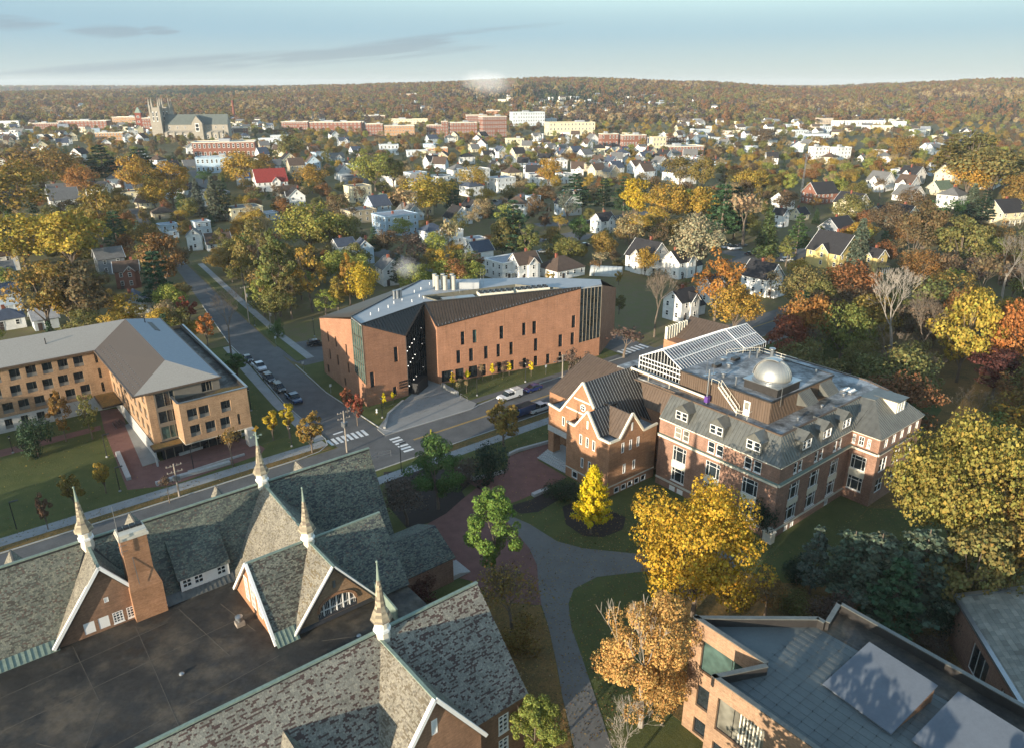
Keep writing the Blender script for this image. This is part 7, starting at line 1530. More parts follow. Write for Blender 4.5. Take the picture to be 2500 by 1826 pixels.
def conifer(seed,n,size,kind='pine'):
    g=np.random.default_rng(seed); r=random.Random(seed); m=MB(); m.tube((0,0,-.3),(0,0,9.6),.2,.03,6,False); P=[];D=[]
    z=1.0 if kind=='spruce' else 2.0
    while z<9.7:
        f=(z-1)/8.8; L=(2.0*(1-f)**.85+.15) if kind=='spruce' else (2.9*(1-f)**.7*(.65+.5*r.random())+.25); nb=7 if kind=='spruce' else r.randint(4,6); ph=r.random()*6.28
        for j in range(nb):
            t=ph+6.28*j/nb+r.gauss(0,.2); Lb=L*(.75+.4*r.random()); dz=-.25*Lb if kind=='spruce' else .12*Lb; e=np.array([math.cos(t)*Lb,math.sin(t)*Lb,dz]); s=np.array([0,0,z]); m.tube(s,s+e,.035,.01,3,False)
            k=int(n/90*(Lb/1.5)); u=.25+.75*g.random(k)**.7; sid=np.array([-math.sin(t),math.cos(t),0]); lat=g.normal(0,1,k)*(.16+.22*(1-u))*Lb*.55
            P.append(s+e*u[:,None]+sid*lat[:,None]+g.normal(0,.09,(k,3))); dd=np.tile(np.array([math.cos(t)*.5,math.sin(t)*.5,.7]),(k,1)); D.append(dd)
        z+=.42 if kind=='spruce' else .62+.25*r.random()
    P=np.concatenate(P);D=np.concatenate(D); V,T_=leaf_quads(P,D,size,seed+3,.35,.2); return leafmesh('crown',[V],[T_]),m.mesh('trunk',M_BARK)
def crown_cone(seed,n,size,w=2.7):
    """ginkgo-like: pointed, upright plumes"""
    g=np.random.default_rng(seed); P=[];D=[]; m=MB(); m.tube((0,0,-.3),(0,0,9.3),.2,.03,7,False)
    for i in range(80):
        f=(i+.5)/80; z=1.5+7.6*f; L=w*((1-f)**.75)*(.8+.35*g.random())+.2; t=i*2.4+g.normal(0,.2); e=np.array([math.cos(t)*L,math.sin(t)*L,.45*L]); s=np.array([0,0,z-.3]); m.tube(s,s+e,.03,.01,3,False)
        k=int(n/80*(.5+.9*L/w)); u=.2+.85*g.random(k)**.7; P.append(s+e*u[:,None]+g.normal(0,.17,(k,3))); D.append(np.tile(e/np.linalg.norm(e)+np.array([0,0,.3]),(k,1)))
    P=np.concatenate(P);D=np.concatenate(D); V,T_=leaf_quads(P,D,size,seed,.22); return leafmesh('crown',[V],[T_]),m.mesh('trunk',M_BARK)
def shrubmesh(seed,n,size):
    g=np.random.default_rng(seed); C=g.normal(0,1,(9,3))*np.array([2.2,2.2,1.0])+np.array([0,0,4]); C[:,2]=np.abs(C[:,2]); idx=g.integers(9,size=n); d=g.normal(size=(n,3)); d/=np.linalg.norm(d,axis=1)[:,None]; P=C[idx]+d*(2.6*(.55+.45*g.random((n,1)))); P[:,2]=np.abs(P[:,2])*1.15; V,T_=leaf_quads(P,d,size,seed); m=MB()
    for k in range(6): t=k*1.05; m.tube((0,0,-.3),(1.6*math.cos(t),1.6*math.sin(t),4.5),.16,.05,4,False)
    return leafmesh('crown',[V],[T_]),m.mesh('stems',M_BARK)
LIBT=dict(
 round=[crown_round(11+i,4200,.36,blobs=34+5*i,w=4.2+.35*i,br=.2) for i in range(5)],
 sparse=[crown_round(31+i,1900,.32,blobs=26,w=3.9,br=.18) for i in range(3)],
 ragged=[crown_full(51+i,2600,.3,w=3.0+.3*i,h0=.7,blobs=40,br=.13) for i in range(3)],
 thin=[crown_ragged(61+i,420,.36,5,.45,bark=M_BARK) for i in range(2)],
 pine=[conifer(71+i,4200,.38,'pine') for i in range(3)], spruce=[conifer(81+i,4200,.32,'spruce') for i in range(2)],
 cone=[crown_cone(91,2200,.42,2.4)], small=[crown_round(101+i,2000,.46,w=3.6,h0=2.4,blobs=26,br=.18) for i in range(2)], column=[crown_round(111+i,1700,.48,w=2.0,h0=1.6,blobs=24,br=.26) for i in range(2)],
 shrub=[shrubmesh(121+i,2600,.45) for i in range(3)],
 bare=[(None,tree_bare(131+i,5,.40+.05*i,M_PALEBARK if i==1 else M_BARK)) for i in range(3)],
 hero_maple=[crown_round(201,21000,.2,w=5.8,h0=1.5,h1=10,blobs=75,br=.15)], hero_oak=[crown_round(205,21000,.22,w=6.4,h0=1.8,h1=10,blobs=75,br=.14)], hero_ginkgo=[crown_cone(211,13000,.24,2.9)],
 hero_ragged=[crown_full(221,14000,.19,w=3.7,h0=.5,blobs=60,br=.12),crown_full(225,14000,.19,w=4.0,h0=.4,blobs=60,br=.12)], hero_ragged2=[crown_full(227,27000,.135,w=4.2,h0=.3,blobs=90,br=.10,twigs=True)], hero_thin=[crown_ragged(233,1500,.22,6,.5)], hero_bare=[(None,tree_bare(241,6,.42,M_PALEBARK)),(None,tree_bare(247,6,.46,M_BARK))], hero_pine=[conifer(251,9000,.3,'pine')])
TREES=[]
def tree(x,y,z,h,kind,col,wf=1.0,label=None,v=None,name=None,word=None,rec=True):
    if kind in('pine','spruce','hero_pine') and col not in('pine','dkgreen','ggreen','green','olive'): col=random.choice(('pine','dkgreen','ggreen'))
    k=LIBT[kind]; crown,trunk=k[random.randrange(len(k)) if v is None else v%len(k)]; s=h/10
    nm=name or {'pine':'pine_tree','spruce':'spruce_tree','hero_pine':'pine_tree','shrub':'shrub','cone':'young_tree','bare':'bare_tree','hero_bare':'bare_tree','hero_ginkgo':'ginkgo_tree','small':'young_tree','column':'young_tree'}.get(kind,'broadleaf_tree')
    o=empty(nm,(x,y,z),random.random()*6.28); o.scale=(s*wf,s*wf,s); c=srgb(TC[col]); j=lambda q:min(1,q*(.9+.2*random.random()))
    t=bpy.data.objects.new('trunk' if kind!='shrub' else 'stems',trunk); COL.objects.link(t); t.parent=o
    if crown is not None: c_=bpy.data.objects.new('crown',crown); COL.objects.link(c_); c_.parent=o; c_.color=(j(c[0]),j(c[1]),j(c[2]),1)
    o['category']='shrub' if kind=='shrub' else 'tree'
    if label: o['label']=label
    if rec: TREES.append((o,x,y,z,h,kind,col,label))
    OCC.append((x,y,.32*h*wf)); return o
def ptree(xc,yt,yb,wpx,kind,col,label=None,reg=0,v=None,flat=True):
    """photo: centre x, top y, foot y, crown width -> tree standing on the ground there"""
    px,py=rp(reg,xc,yb); x,y,z=T(px,py) if py<760 else (*G(px,py)[:2],.1); _,_,f=proj((x,y,z)); top=rp(reg,xc,yt)[1]
    lo,hi=.5,60
    for _ in range(40):
        mid=(lo+hi)/2
        if proj((x,y,z+mid))[1]>top: lo=mid
        else: hi=mid
    h=lo; wm=wpx*REG[reg][2]*f/FPX; nat={'round':.92,'sparse':.85,'ragged':.8,'thin':.8,'pine':.56,'spruce':.42,'cone':.52,'small':.75,'column':.45,'shrub':1.05,'bare':.75,'hero_maple':1.25,'hero_oak':1.35,'hero_ginkgo':.56,'hero_ragged':.8,'hero_ragged2':.7,'hero_thin':.8,'hero_bare':.8,'hero_pine':.58}[kind]
    return tree(x,y,z,h,kind,col,max(.55,min(2.2,wm/(nat*h))),label,v)
PT=[(45,365,500,150,'round','ochre'),(188,372,442,66,'round','orange'),(232,420,545,92,'round','ochre'),(385,366,462,98,'round','gold'),(345,400,470,60,'round','gold'),(60,475,600,150,'round','gold'),(165,470,610,160,'round','gold'),(265,460,566,75,'pine','pine'),(372,525,640,105,'round','rust'),(115,560,745,150,'sparse','ochre'),(200,590,740,150,'round','brown'),(162,612,730,85,'round','gold'),(357,545,690,86,'hero_pine','pine'),(478,385,492,42,'spruce','ggreen'),(442,390,480,38,'spruce','ggreen'),(500,392,490,44,'pine','dkgreen'),(235,318,410,90,'pine','dkgreen'),(320,322,410,90,'pine','dkgreen'),(60,335,420,110,'round','brown'),(120,330,430,120,'round','ochre'),(30,480,560,70,'pine','dkgreen'),(300,345,440,70,'round','gold'),
(640,300,365,70,'round','olive'),(690,455,570,120,'round','ygreen'),(735,480,570,100,'round','olive'),(830,338,425,90,'round','ygreen'),(575,480,650,95,'ragged','olive'),(540,520,640,70,'ragged','ochre'),(620,510,700,115,'ragged','olive'),(690,540,690,90,'ragged','gold'),(585,580,700,80,'ragged','ygreen'),(645,590,705,80,'ragged','olive'),(610,640,710,80,'round','olive'),(805,588,690,56,'round','yellow'),(748,610,695,58,'ragged','gold'),(775,560,680,60,'ragged','gold'),(720,640,700,60,'ragged','ygreen'),
(915,515,625,80,'sparse','rbrown'),(992,490,605,58,'thin','tan'),(985,545,630,90,'ragged','gold'),(1035,550,630,80,'ragged','olive'),(945,392,485,100,'round','gold'),(890,420,500,70,'thin','tan'),(1000,397,475,56,'pine','pine'),(1133,440,575,112,'pine','pine'),(1165,490,585,80,'ragged','olive'),(1110,490,580,60,'round','olive'),(1270,382,475,92,'pine','pine'),(1252,418,500,50,'sparse','ggreen'),(1210,350,420,50,'round','gold'),(1332,392,472,58,'pine','dkgreen'),(1376,388,482,62,'pine','pine'),(1402,402,492,80,'round','yellow'),(1470,412,505,90,'round','gold'),(1540,415,505,80,'round','gold'),(1590,398,540,108,'pine','pine'),(1620,410,530,80,'pine','dkgreen'),(1390,470,568,80,'sparse','tan'),(1535,488,610,112,'round','pink'),(1578,556,710,112,'sparse','orange'),(1618,640,745,105,'round','gold'),(1424,552,612,46,'round','gold'),(1280,480,545,46,'round','green'),(1255,530,590,80,'round','olive'),(1325,560,600,50,'thin','tan'),(1445,590,745,84,'hero_bare','bark'),
(1690,452,570,58,'spruce','green'),(1757,470,565,58,'pine','green'),(1735,520,590,60,'ragged','olive'),(1770,590,700,112,'round','olive'),(1700,600,660,40,'thin','tan'),(1868,590,705,112,'round','rust'),(1772,652,800,105,'round','orange'),(1728,705,815,92,'round','red'),(1960,590,810,180,'hero_bare','bark'),(2025,640,825,140,'bare','bark'),(1850,680,815,110,'round','olive'),(1905,760,850,90,'round','olive'),(2112,655,845,140,'round','gold'),(2228,672,850,115,'round','orange'),(2010,760,850,80,'round','olive'),(1890,478,600,60,'spruce','ggreen'),(2030,452,585,110,'round','brown'),(2112,485,610,130,'round','olive'),(2005,500,610,95,'sparse','brown'),(2205,500,690,130,'bare','bark'),(2160,560,690,90,'thin','brown'),(2136,402,495,50,'spruce','ggreen'),(2165,420,500,60,'pine','dkgreen'),(2085,295,405,85,'pine','olive'),(2180,330,450,150,'round','olive'),(2240,385,480,90,'round','ochre'),(2130,350,450,90,'round','gold'),(1640,430,548,96,'thin','tan'),(1660,375,440,70,'round','gold'),(1550,352,425,60,'round','ochre'),(1870,430,510,70,'round','olive'),(2080,440,520,100,'sparse','green'),(2090,640,800,90,'sparse','rust'),(2190,780,880,130,'round','dkred'),(2250,560,720,90,'bare','bark'),
(1275,775,880,75,'sparse','rbrown'),(1262,830,895,60,'shrub','rbrown'),(1378,730,790,90,'thin','rbrown'),
(2140,300,390,120,'round','olive'),(2215,345,420,100,'round','olive'),(1995,300,360,60,'round','ochre'),(1690,285,325,60,'round','brown'),(540,340,420,80,'round','gold'),(690,370,430,60,'round','gold'),(590,345,405,50,'round','ochre'),(760,430,520,70,'sparse','brown'),(870,350,420,60,'round','olive'),(1045,370,430,60,'round','gold'),(1500,345,420,70,'round','olive'),(1450,600,650,60,'thin','tan')]
for q in PT: ptree(*q)
# named campus trees
ptree(1305,1012,1180,78,'hero_ginkgo','bright','vivid yellow pointed ginkgo in a mulch bed by the annex')
ptree(1530,1092,1362,325,'hero_maple','yellow','big golden maple in front of the mansard hall')
ptree(1415,1310,1605,190,'hero_ragged2','tgold','pale gold thinning maple left of the flat-roofed block')
ptree(1092,1085,1275,150,'hero_ragged','lime','bright green maple in the brick court',v=0)
ptree(968,965,1125,130,'hero_ragged','green','dark green tree beside the slate hall corner bed',v=1)
ptree(2090,945,1265,330,'hero_oak','oak','large olive-gold oak at the pavilion corner')
ptree(2180,1050,1290,220,'round','ochre','ochre tree in shade below the big oak',v=2)
ptree(1788,1160,1312,92,'pine','ggreen','young sunlit pine beside the mansard hall')
ptree(1915,1170,1350,190,'hero_pine','ggreen','spreading pine in shade right of the young pine')
ptree(2010,1160,1365,190,'hero_pine','ggreen','dark pine behind the flat-roofed block')
ptree(1860,1165,1335,150,'hero_pine','ggreen','grey-green pine between the young pine and the spreading pine')
ptree(1960,1230,1400,150,'pine','pine','low dark pine against the flat roof parapet')
ptree(2120,1180,1390,190,'round','olive','dusky olive tree under the big oak',v=1)
ptree(2210,1130,1330,160,'round','ochre','shaded ochre tree at the right edge below the oak',v=3)
ptree(1690,1270,1360,110,'ragged','ochre','shaded ochre tree behind the golden maple foot')
ptree(1830,1310,1400,120,'shrub','rbrown','brown thicket along the path behind the flat roof')
ptree(2080,1330,1420,110,'shrub','dkgreen','dark evergreen bush right of the flat roof corner')
ptree(1112,890,985,88,'small','ochre','low ochre tree at the main-road verge')
ptree(1080,955,1065,80,'shrub','dkgreen','dark evergreen bush at the main-road plaza')
ptree(1030,1010,1070,80,'shrub','rbrown','brown leafless bush in the planted bed')
ptree(1240,1045,1105,80,'shrub','dkgreen','green bush beside the annex steps')
ptree(604,900,972,32,'column','yellow','left of two slim yellow street saplings beside the residence hall')
ptree(640,882,968,32,'column','yellow','right of two slim yellow street saplings beside the residence hall')
ptree(690,910,1000,62,'small','ochre','round ochre street tree at the crosswalk corner')
ptree(147,862,975,62,'ragged','ochre','orange-tipped tree before the long dormitory wing')
ptree(205,868,970,50,'ragged','olive','olive tree at the inner corner of the residence hall')
ptree(85,915,1010,84,'shrub','dkgreen','rounded dark evergreen on the dormitory lawn')
ptree(168,1050,1125,56,'small','ochre','ochre sapling on the lawn behind the spirelet')
ptree(235,1018,1090,42,'small','gold','golden sapling beside the long granite bench')
ptree(107,1095,1170,36,'small','brown','thin brown sapling by the near sidewalk')
ptree(515,950,1030,50,'thin','ochre','thin ochre sapling on the brick plaza')
ptree(375,1055,1110,34,'thin','brown','bare sapling beside the utility pole')
ptree(420,660,725,46,'small','red','small scarlet maple behind the residence hall')
ptree(460,697,765,42,'small','orange','small orange maple behind the residence hall')
ptree(512,625,790,90,'hero_bare','bark','tall bare street tree beside the residence hall',v=1)
ptree(500,790,850,60,'shrub','green','green hedge clump along the residence hall side',v=0)
ptree(525,775,835,50,'column','green','green columnar shrub by the parked cars',v=0)
ptree(768,858,912,34,'small','red','upper of two small red maples at the science building')
ptree(790,872,940,38,'small','red','lower of two small red maples at the science building')
ptree(615,700,745,36,'shrub','green','light green bush on the corner lawn')
for i,(a,b0,b1) in enumerate([(600,905,1000),(655,892,960)]): ptree(a,b0,b1,30,'column','bright',['left','right'][i]+' of two yellow saplings under the science building sign',reg=5)
for i,(a,b0,b1,kk,lb) in enumerate([(1018,778,875,'column','first yellow sapling from the plaza on the science lawn'),(1112,758,838,'column','second yellow sapling from the plaza on the science lawn'),(1262,725,812,'column','third yellow sapling from the plaza on the science lawn'),(1365,708,798,'column','fourth yellow sapling from the plaza on the science lawn'),(1500,700,800,'column','fifth yellow sapling from the plaza on the science lawn'),(1202,735,830,'thin','left bare sapling on the science lawn'),(1327,740,812,'thin','middle bare sapling on the science lawn'),(1068,815,890,'thin','right of three bare saplings by the plaza wall'),(1103,830,905,'thin','bare sapling at the lawn corner by the plaza'),(1048,840,915,'thin','bare sapling nearest the plaza wall')]): ptree(a,b0,b1,34 if kk=='column' else 30,kk,'bright' if kk=='column' else 'tan',lb,reg=5)
ptree(1130,1280,1400,140,'hero_thin','ochre','nearly bare tree on the leaf-strewn lawn')
ptree(1150,1370,1430,110,'shrub','ochre','low ochre bush under the nearly bare tree')
ptree(1185,1545,1690,130,'hero_ragged','ygreen','yellow-green tree at the foot of the slate hall gable')
ptree(1370,1545,1720,150,'hero_bare','tan','bare tree at the bottom edge of the photo',v=0)
ptree(1630,1290,1350,110,'ragged','ochre','ochre tree in shade behind the golden maple')
ptree(1745,1300,1350,90,'shrub','olive','olive bush by the path behind the flat-roofed block')
ptree(900,1060,1160,120,'hero_thin','rbrown','bare brown thicket tree in the corner bed')
ptree(930,1270,1330,90,'shrub','dkred','dark red bush against the slate hall porch')
ptree(1680,1100,1190,50,'shrub','dkgreen','dark yew at the corner of the mansard hall')
ptree(1760,1230,1290,90,'shrub','dkgreen','dark hedge before the mansard hall south side')
ptree(2060,1400,1440,80,'shrub','rbrown','brown bush behind the flat roof parapet')
# unseen evergreens and maples added outside the frame to cast shade into it
for i,(U,V,h,k,c) in enumerate([(26,8,21,'pine','dkgreen'),(33,2,20,'pine','dkgreen'),(22,-3,22,'pine','dkgreen'),(30,14,17,'round','olive'),(-18,112,11,'round','ochre'),(-24,121,11,'round','gold'),(-24,146,11,'round','brown'),(-34,152,12,'round','olive'),(-38,120,12,'round','gold'),(-46,112,12,'round','olive')]):
    x,y=XY(U,V); tree(x,y,.1,h,k,c,1.15,None)
# the wood right of and behind the mansard hall
wk=0; tr=0
while wk<46 and tr<3000:
    tr+=1; U=random.uniform(124,215); V=random.uniform(18,100); x,y=XY(U,V); px,py,_=proj((x,y,0))
    if not(1880<px<2720): continue
    if any((x-o[0])**2+(y-o[1])**2<(o[2]+2.2)**2 for o in OCC): continue
    tree(x,y,.1,random.uniform(9,15),random.choice(['round','round','sparse','ragged','thin','bare','pine']),random.choice(['olive','ochre','brown','rust','gold','olive','rbrown','dkred']),random.uniform(.9,1.2)); wk+=1
PAL=['gold']*6+['ochre']*7+['olive']*8+['ygreen']*4+['brown']*4+['rust']*2+['orange']*2+['yellow']*2+['green']*2+['tan']*2
KIN=['round']*11+['sparse']*4+['ragged']*3+['thin']*2+['bare']+['pine']*3+['spruce']
def hides(x,y,h):
    """would stand right in front of a house, as seen from the street side"""
    for hx,hy,hr in HS:
        if 0<hy-y<10+h*1.6+hr and abs(hx*y/hy-x)<hr*.85+h*.22: return True
    return False
def clear(x,y,r):
    for o in OCC:
        if (x-o[0])**2+(y-o[1])**2<(o[2]+r)**2: return False
    u,v=UV((x,y))
    if v<188: return False
    for a,b in zip(SS,SS[1:]):
        if a[2]<=v<=b[2]:
            t=(v-a[2])/(b[2]-a[2]); l=a[0]+(b[0]-a[0])*t; r_=a[1]+(b[1]-a[1])*t
            if l-5<u<r_+5: return False
    for p in STREETS:
        for (x0,y0),(x1,y1) in zip(p,p[1:]):
            dx,dy=x1-x0,y1-y0; t=max(0,min(1,((x-x0)*dx+(y-y0)*dy)/(dx*dx+dy*dy)))
            if math.hypot(x-x0-dx*t,y-y0-dy*t)<7: return False
    return True
STREETS=[]
def street(name,pts,w,z=.05):
    P=[np.array(T(*rp(*p))) for p in pts]; m=MB(); L=[]
    for i,p in enumerate(P):
        d=(P[min(i+1,len(P)-1)]-P[max(i-1,0)])[:2]; d/=np.hypot(*d); L.append((p,np.array([-d[1],d[0]])*w/2))
    for (p,n),(q,k) in zip(L,L[1:]): m.quad((p[0]-n[0],p[1]-n[1],p[2]+z),(q[0]-k[0],q[1]-k[1],q[2]+z),(q[0]+k[0],q[1]+k[1],q[2]+z),(p[0]+n[0],p[1]+n[1],p[2]+z))
    o=m.build(name,M_ASPHALT); o['kind']='structure'; STREETS.append([tuple(p[:2]) for p in P])
street('street',[(2,880,900),(2,1000,880),(2,1130,845),(2,1260,800)],9); street('street',[(2,1280,1010),(2,1420,1000),(2,1600,985),(2,1780,960),(2,2000,925)],9); street('parking_lot',[(2,1300,1110),(2,1480,1085),(2,1600,1060)],16,.06)
street('street',[(3,430,1165),(3,600,1205),(3,760,1225),(3,900,1170),(3,1000,1110),(3,1150,1040)],10); street('parking_lot',[(3,480,1210),(3,660,1235)],14,.06); street('street',[(2,1200,730),(2,1253,700),(2,1300,640)],8); street('street',[(1,1180,660),(1,1240,740),(1,1290,800)],8); street('street',[(2,1700,560),(2,1850,550),(2,2010,540)],10)
# thickets seen between the houses: photo box, count, kinds, colours, heights
def thicket(x0,x1,y0,y1,n,kinds,cols,h0,h1,sep=1.6):
    k=t=0
    while k<n and t<n*60:
        t+=1; px,py=random.uniform(x0,x1),random.uniform(y0,y1); x,y,z=T(px,py) if py<790 else (*G(px,py)[:2],.1)
        if any((x-o[0])**2+(y-o[1])**2<(o[2]+sep)**2 for o in OCC): continue
        h=random.uniform(h0,h1)
        if hides(x,y,h) and random.random()<.8: continue
        tree(x,y,z,h,random.choice(kinds),random.choice(cols),random.uniform(.9,1.25)); k+=1
WC=['olive','ochre','brown','rust','gold','olive','ygreen']
thicket(1960,2560,640,900,34,['round','round','sparse','thin','bare','ragged'],WC+['rbrown'],8,13)
thicket(2080,2560,470,640,30,['round','round','sparse','thin','pine','bare'],WC,9,14)
thicket(1700,2100,450,640,22,['round','sparse','thin','ragged','spruce'],WC,6,10)
thicket(0,640,430,640,40,['round','round','sparse','pine','ragged','round'],['gold','ochre','olive','olive','brown','green'],7,12)
thicket(0,460,640,800,14,['round','sparse','shrub'],['ochre','brown','olive'],5,9)
thicket(860,1500,500,680,26,['round','sparse','ragged','thin','shrub'],WC,5,9)
thicket(1480,2000,540,770,26,['round','sparse','ragged','thin','shrub','small'],WC,4.5,8.5)
thicket(1080,1520,600,700,12,['round','shrub','small'],WC,3.5,6.5)
thicket(560,900,640,790,14,['ragged','round','shrub'],['olive','ygreen','gold'],5,9)
# in-fill: 300 trees stay individuals, the rest of the town's trees are one mass
def infill_trees():
    pts=[]; tries=0
    while len(pts)<3300 and tries<60000:
        tries+=1; f=random.random(); y=150+1250*f**1.15; x=random.uniform(-.78,.78)*y*1.02; 
        if random.random()>.9: continue
        z=tz(x,y); px,py,_=proj((x,y,z))
        if not(-80<px<2580 and 255<py<860): continue
        r=2.4 if y<500 else 2.2
        if not clear(x,y,r): continue
        if 440<py and random.random()<.25: continue
        h=random.uniform(5.5,12) if y<450 else random.uniform(5,10); 
        if hides(x,y,h) and random.random()<.8: continue
        if any((x-a)**2+(y-b)**2<(2.6+.18*h)**2 for a,b,*_ in pts[-400:]): continue
        pts.append((x,y,z,h))
    return pts
PTS=sorted(infill_trees(),key=lambda p:p[1])
nind=300-sum(1 for t in TREES)
nind=max(0,nind)
for x,y,z,h in PTS[:nind]: tree(x,y,z,h,random.choice(KIN),random.choice(PAL),random.uniform(.85,1.15))
REST=PTS[nind:]
# --- masses of trees as single objects
def forest(name,pts,protos,label,cat='wood'):
    coll=bpy.data.collections.new(name+'_kinds')
    for i,(me,col) in enumerate(protos):
        me=me.copy(); a=me.color_attributes['tint']; q=np.empty(len(a.data)*4,np.float32); a.data.foreach_get('color',q); q=q.reshape(-1,4); q[:,:3]*=np.array(col[:3],np.float32)*(.85+.3*rng.random()); a.data.foreach_set('color',q.ravel())
        o=bpy.data.objects.new('kind_%02d'%i,me); coll.objects.link(o)
    me=bpy.data.meshes.new(name); n=len(pts); me.vertices.add(n); me.vertices.foreach_set('co',np.array([(p[0],p[1],p[2]) for p in pts],np.float32).ravel())
    a=me.attributes.new('size','FLOAT','POINT'); a.data.foreach_set('value',np.array([p[3]/10 for p in pts],np.float32)); b=me.attributes.new('turn','FLOAT','POINT'); b.data.foreach_set('value',rng.random(n).astype(np.float32)*6.28)
    k=me.attributes.new('pick','INT','POINT'); k.data.foreach_set('value',np.array([p[4] if len(p)>4 else int(rng.integers(len(protos))) for p in pts],np.int32)); me.update()
    o=bpy.data.objects.new(name,me); COL.objects.link(o); tag(o,label,cat,None,'stuff')
    ng=bpy.data.node_groups.new(name,'GeometryNodeTree'); ng.interface.new_socket('Geometry',in_out='INPUT',socket_type='NodeSocketGeometry'); ng.interface.new_socket('Geometry',in_out='OUTPUT',socket_type='NodeSocketGeometry')
    N=ng.nodes; L=ng.links; gi=N.new('NodeGroupInput'); go=N.new('NodeGroupOutput'); ip=N.new('GeometryNodeInstanceOnPoints'); ci=N.new('GeometryNodeCollectionInfo'); ci.inputs[0].default_value=coll; ci.inputs[1].default_value=True; ci.inputs[2].default_value=True
    def na(nm,t): q=N.new('GeometryNodeInputNamedAttribute'); q.data_type=t; q.inputs[0].default_value=nm; return next(s for s in q.outputs if s.enabled and s.name=='Attribute')
    cx=N.new('ShaderNodeCombineXYZ'); L.new(na('turn','FLOAT'),cx.inputs[2]); L.new(gi.outputs[0],ip.inputs['Points']); L.new(ci.outputs[0],ip.inputs['Instance']); ip.inputs['Pick Instance'].default_value=True
    L.new(na('pick','INT'),ip.inputs['Instance Index']); er=N.new('FunctionNodeEulerToRotation'); L.new(cx.outputs[0],er.inputs[0]); L.new(er.outputs[0],ip.inputs['Rotation']); L.new(na('size','FLOAT'),ip.inputs['Scale']); L.new(ip.outputs[0],go.inputs[0])
    md=o.modifiers.new('instances','NODES'); md.node_group=ng; return o
mid=[]
for c in ('gold','ochre','olive','ygreen','brown','rust','olive','tan'):
    for v in range(2): mid.append((LIBT['round'][v+1][0],srgb(TC[c])))
for c in ('brown','tan','olive'): mid.append((LIBT['sparse'][0][0],srgb(TC[c])))
for c in ('pine','dkgreen'): mid.append((LIBT['pine'][0][0],srgb(TC[c])))
forest('town_trees',REST,mid,'mass of autumn trees spread between the far town houses','trees')
low=[]; LM=[crown_round(301+i,420,1.2,w=5.4,h0=.6,blobs=14,br=.22)[0] for i in range(2)]; LP=[conifer(311,500,1.2,'spruce')[0]]
for c in ('rust','brown','olive','ochre','rust','olive','rbrown','ochre','tan','brown'):
    for v in range(2): low.append((LM[v],srgb(TC[c])))
nd=len(low)
for c in ('dkgreen','pine','dkgreen'): low.append((LP[0],srgb(TC[c])))
def hill_pts():
    pts=[]; g=np.random.default_rng(5)
    for _ in range(52000):
        y=1330+2250*g.random()**1.15; x=(g.random()*2-1)*.95*y
        den=.35+.65*sst(1450,2000,y)
        if g.random()>den: continue
        if any((x-o[0])**2+(y-o[1])**2<(o[2]+2)**2 for o in OCCF): continue
        con=math.sin(x*.006+1)+math.sin(y*.004+x*.002)+g.normal(0,.6); ridge=sst(2300,2800,y)*1.3
        st=int((math.sin(x*.011+y*.004)+math.sin(y*.009-x*.005+2)+2)/4*nd+g.normal(0,2.2))%nd; k=int(g.integers(nd,len(low))) if con+ridge>1.35 else st; pts.append((x,y,tz(x,y)-.8,8+9*g.random(),k))
    for _ in range(9000):
        y=4800+3600*g.random(); x=(g.random()*2-1)*.9*y; pts.append((x,y,tz(x,y)-1,22+14*g.random(),int(g.integers(len(low)))))
    return pts
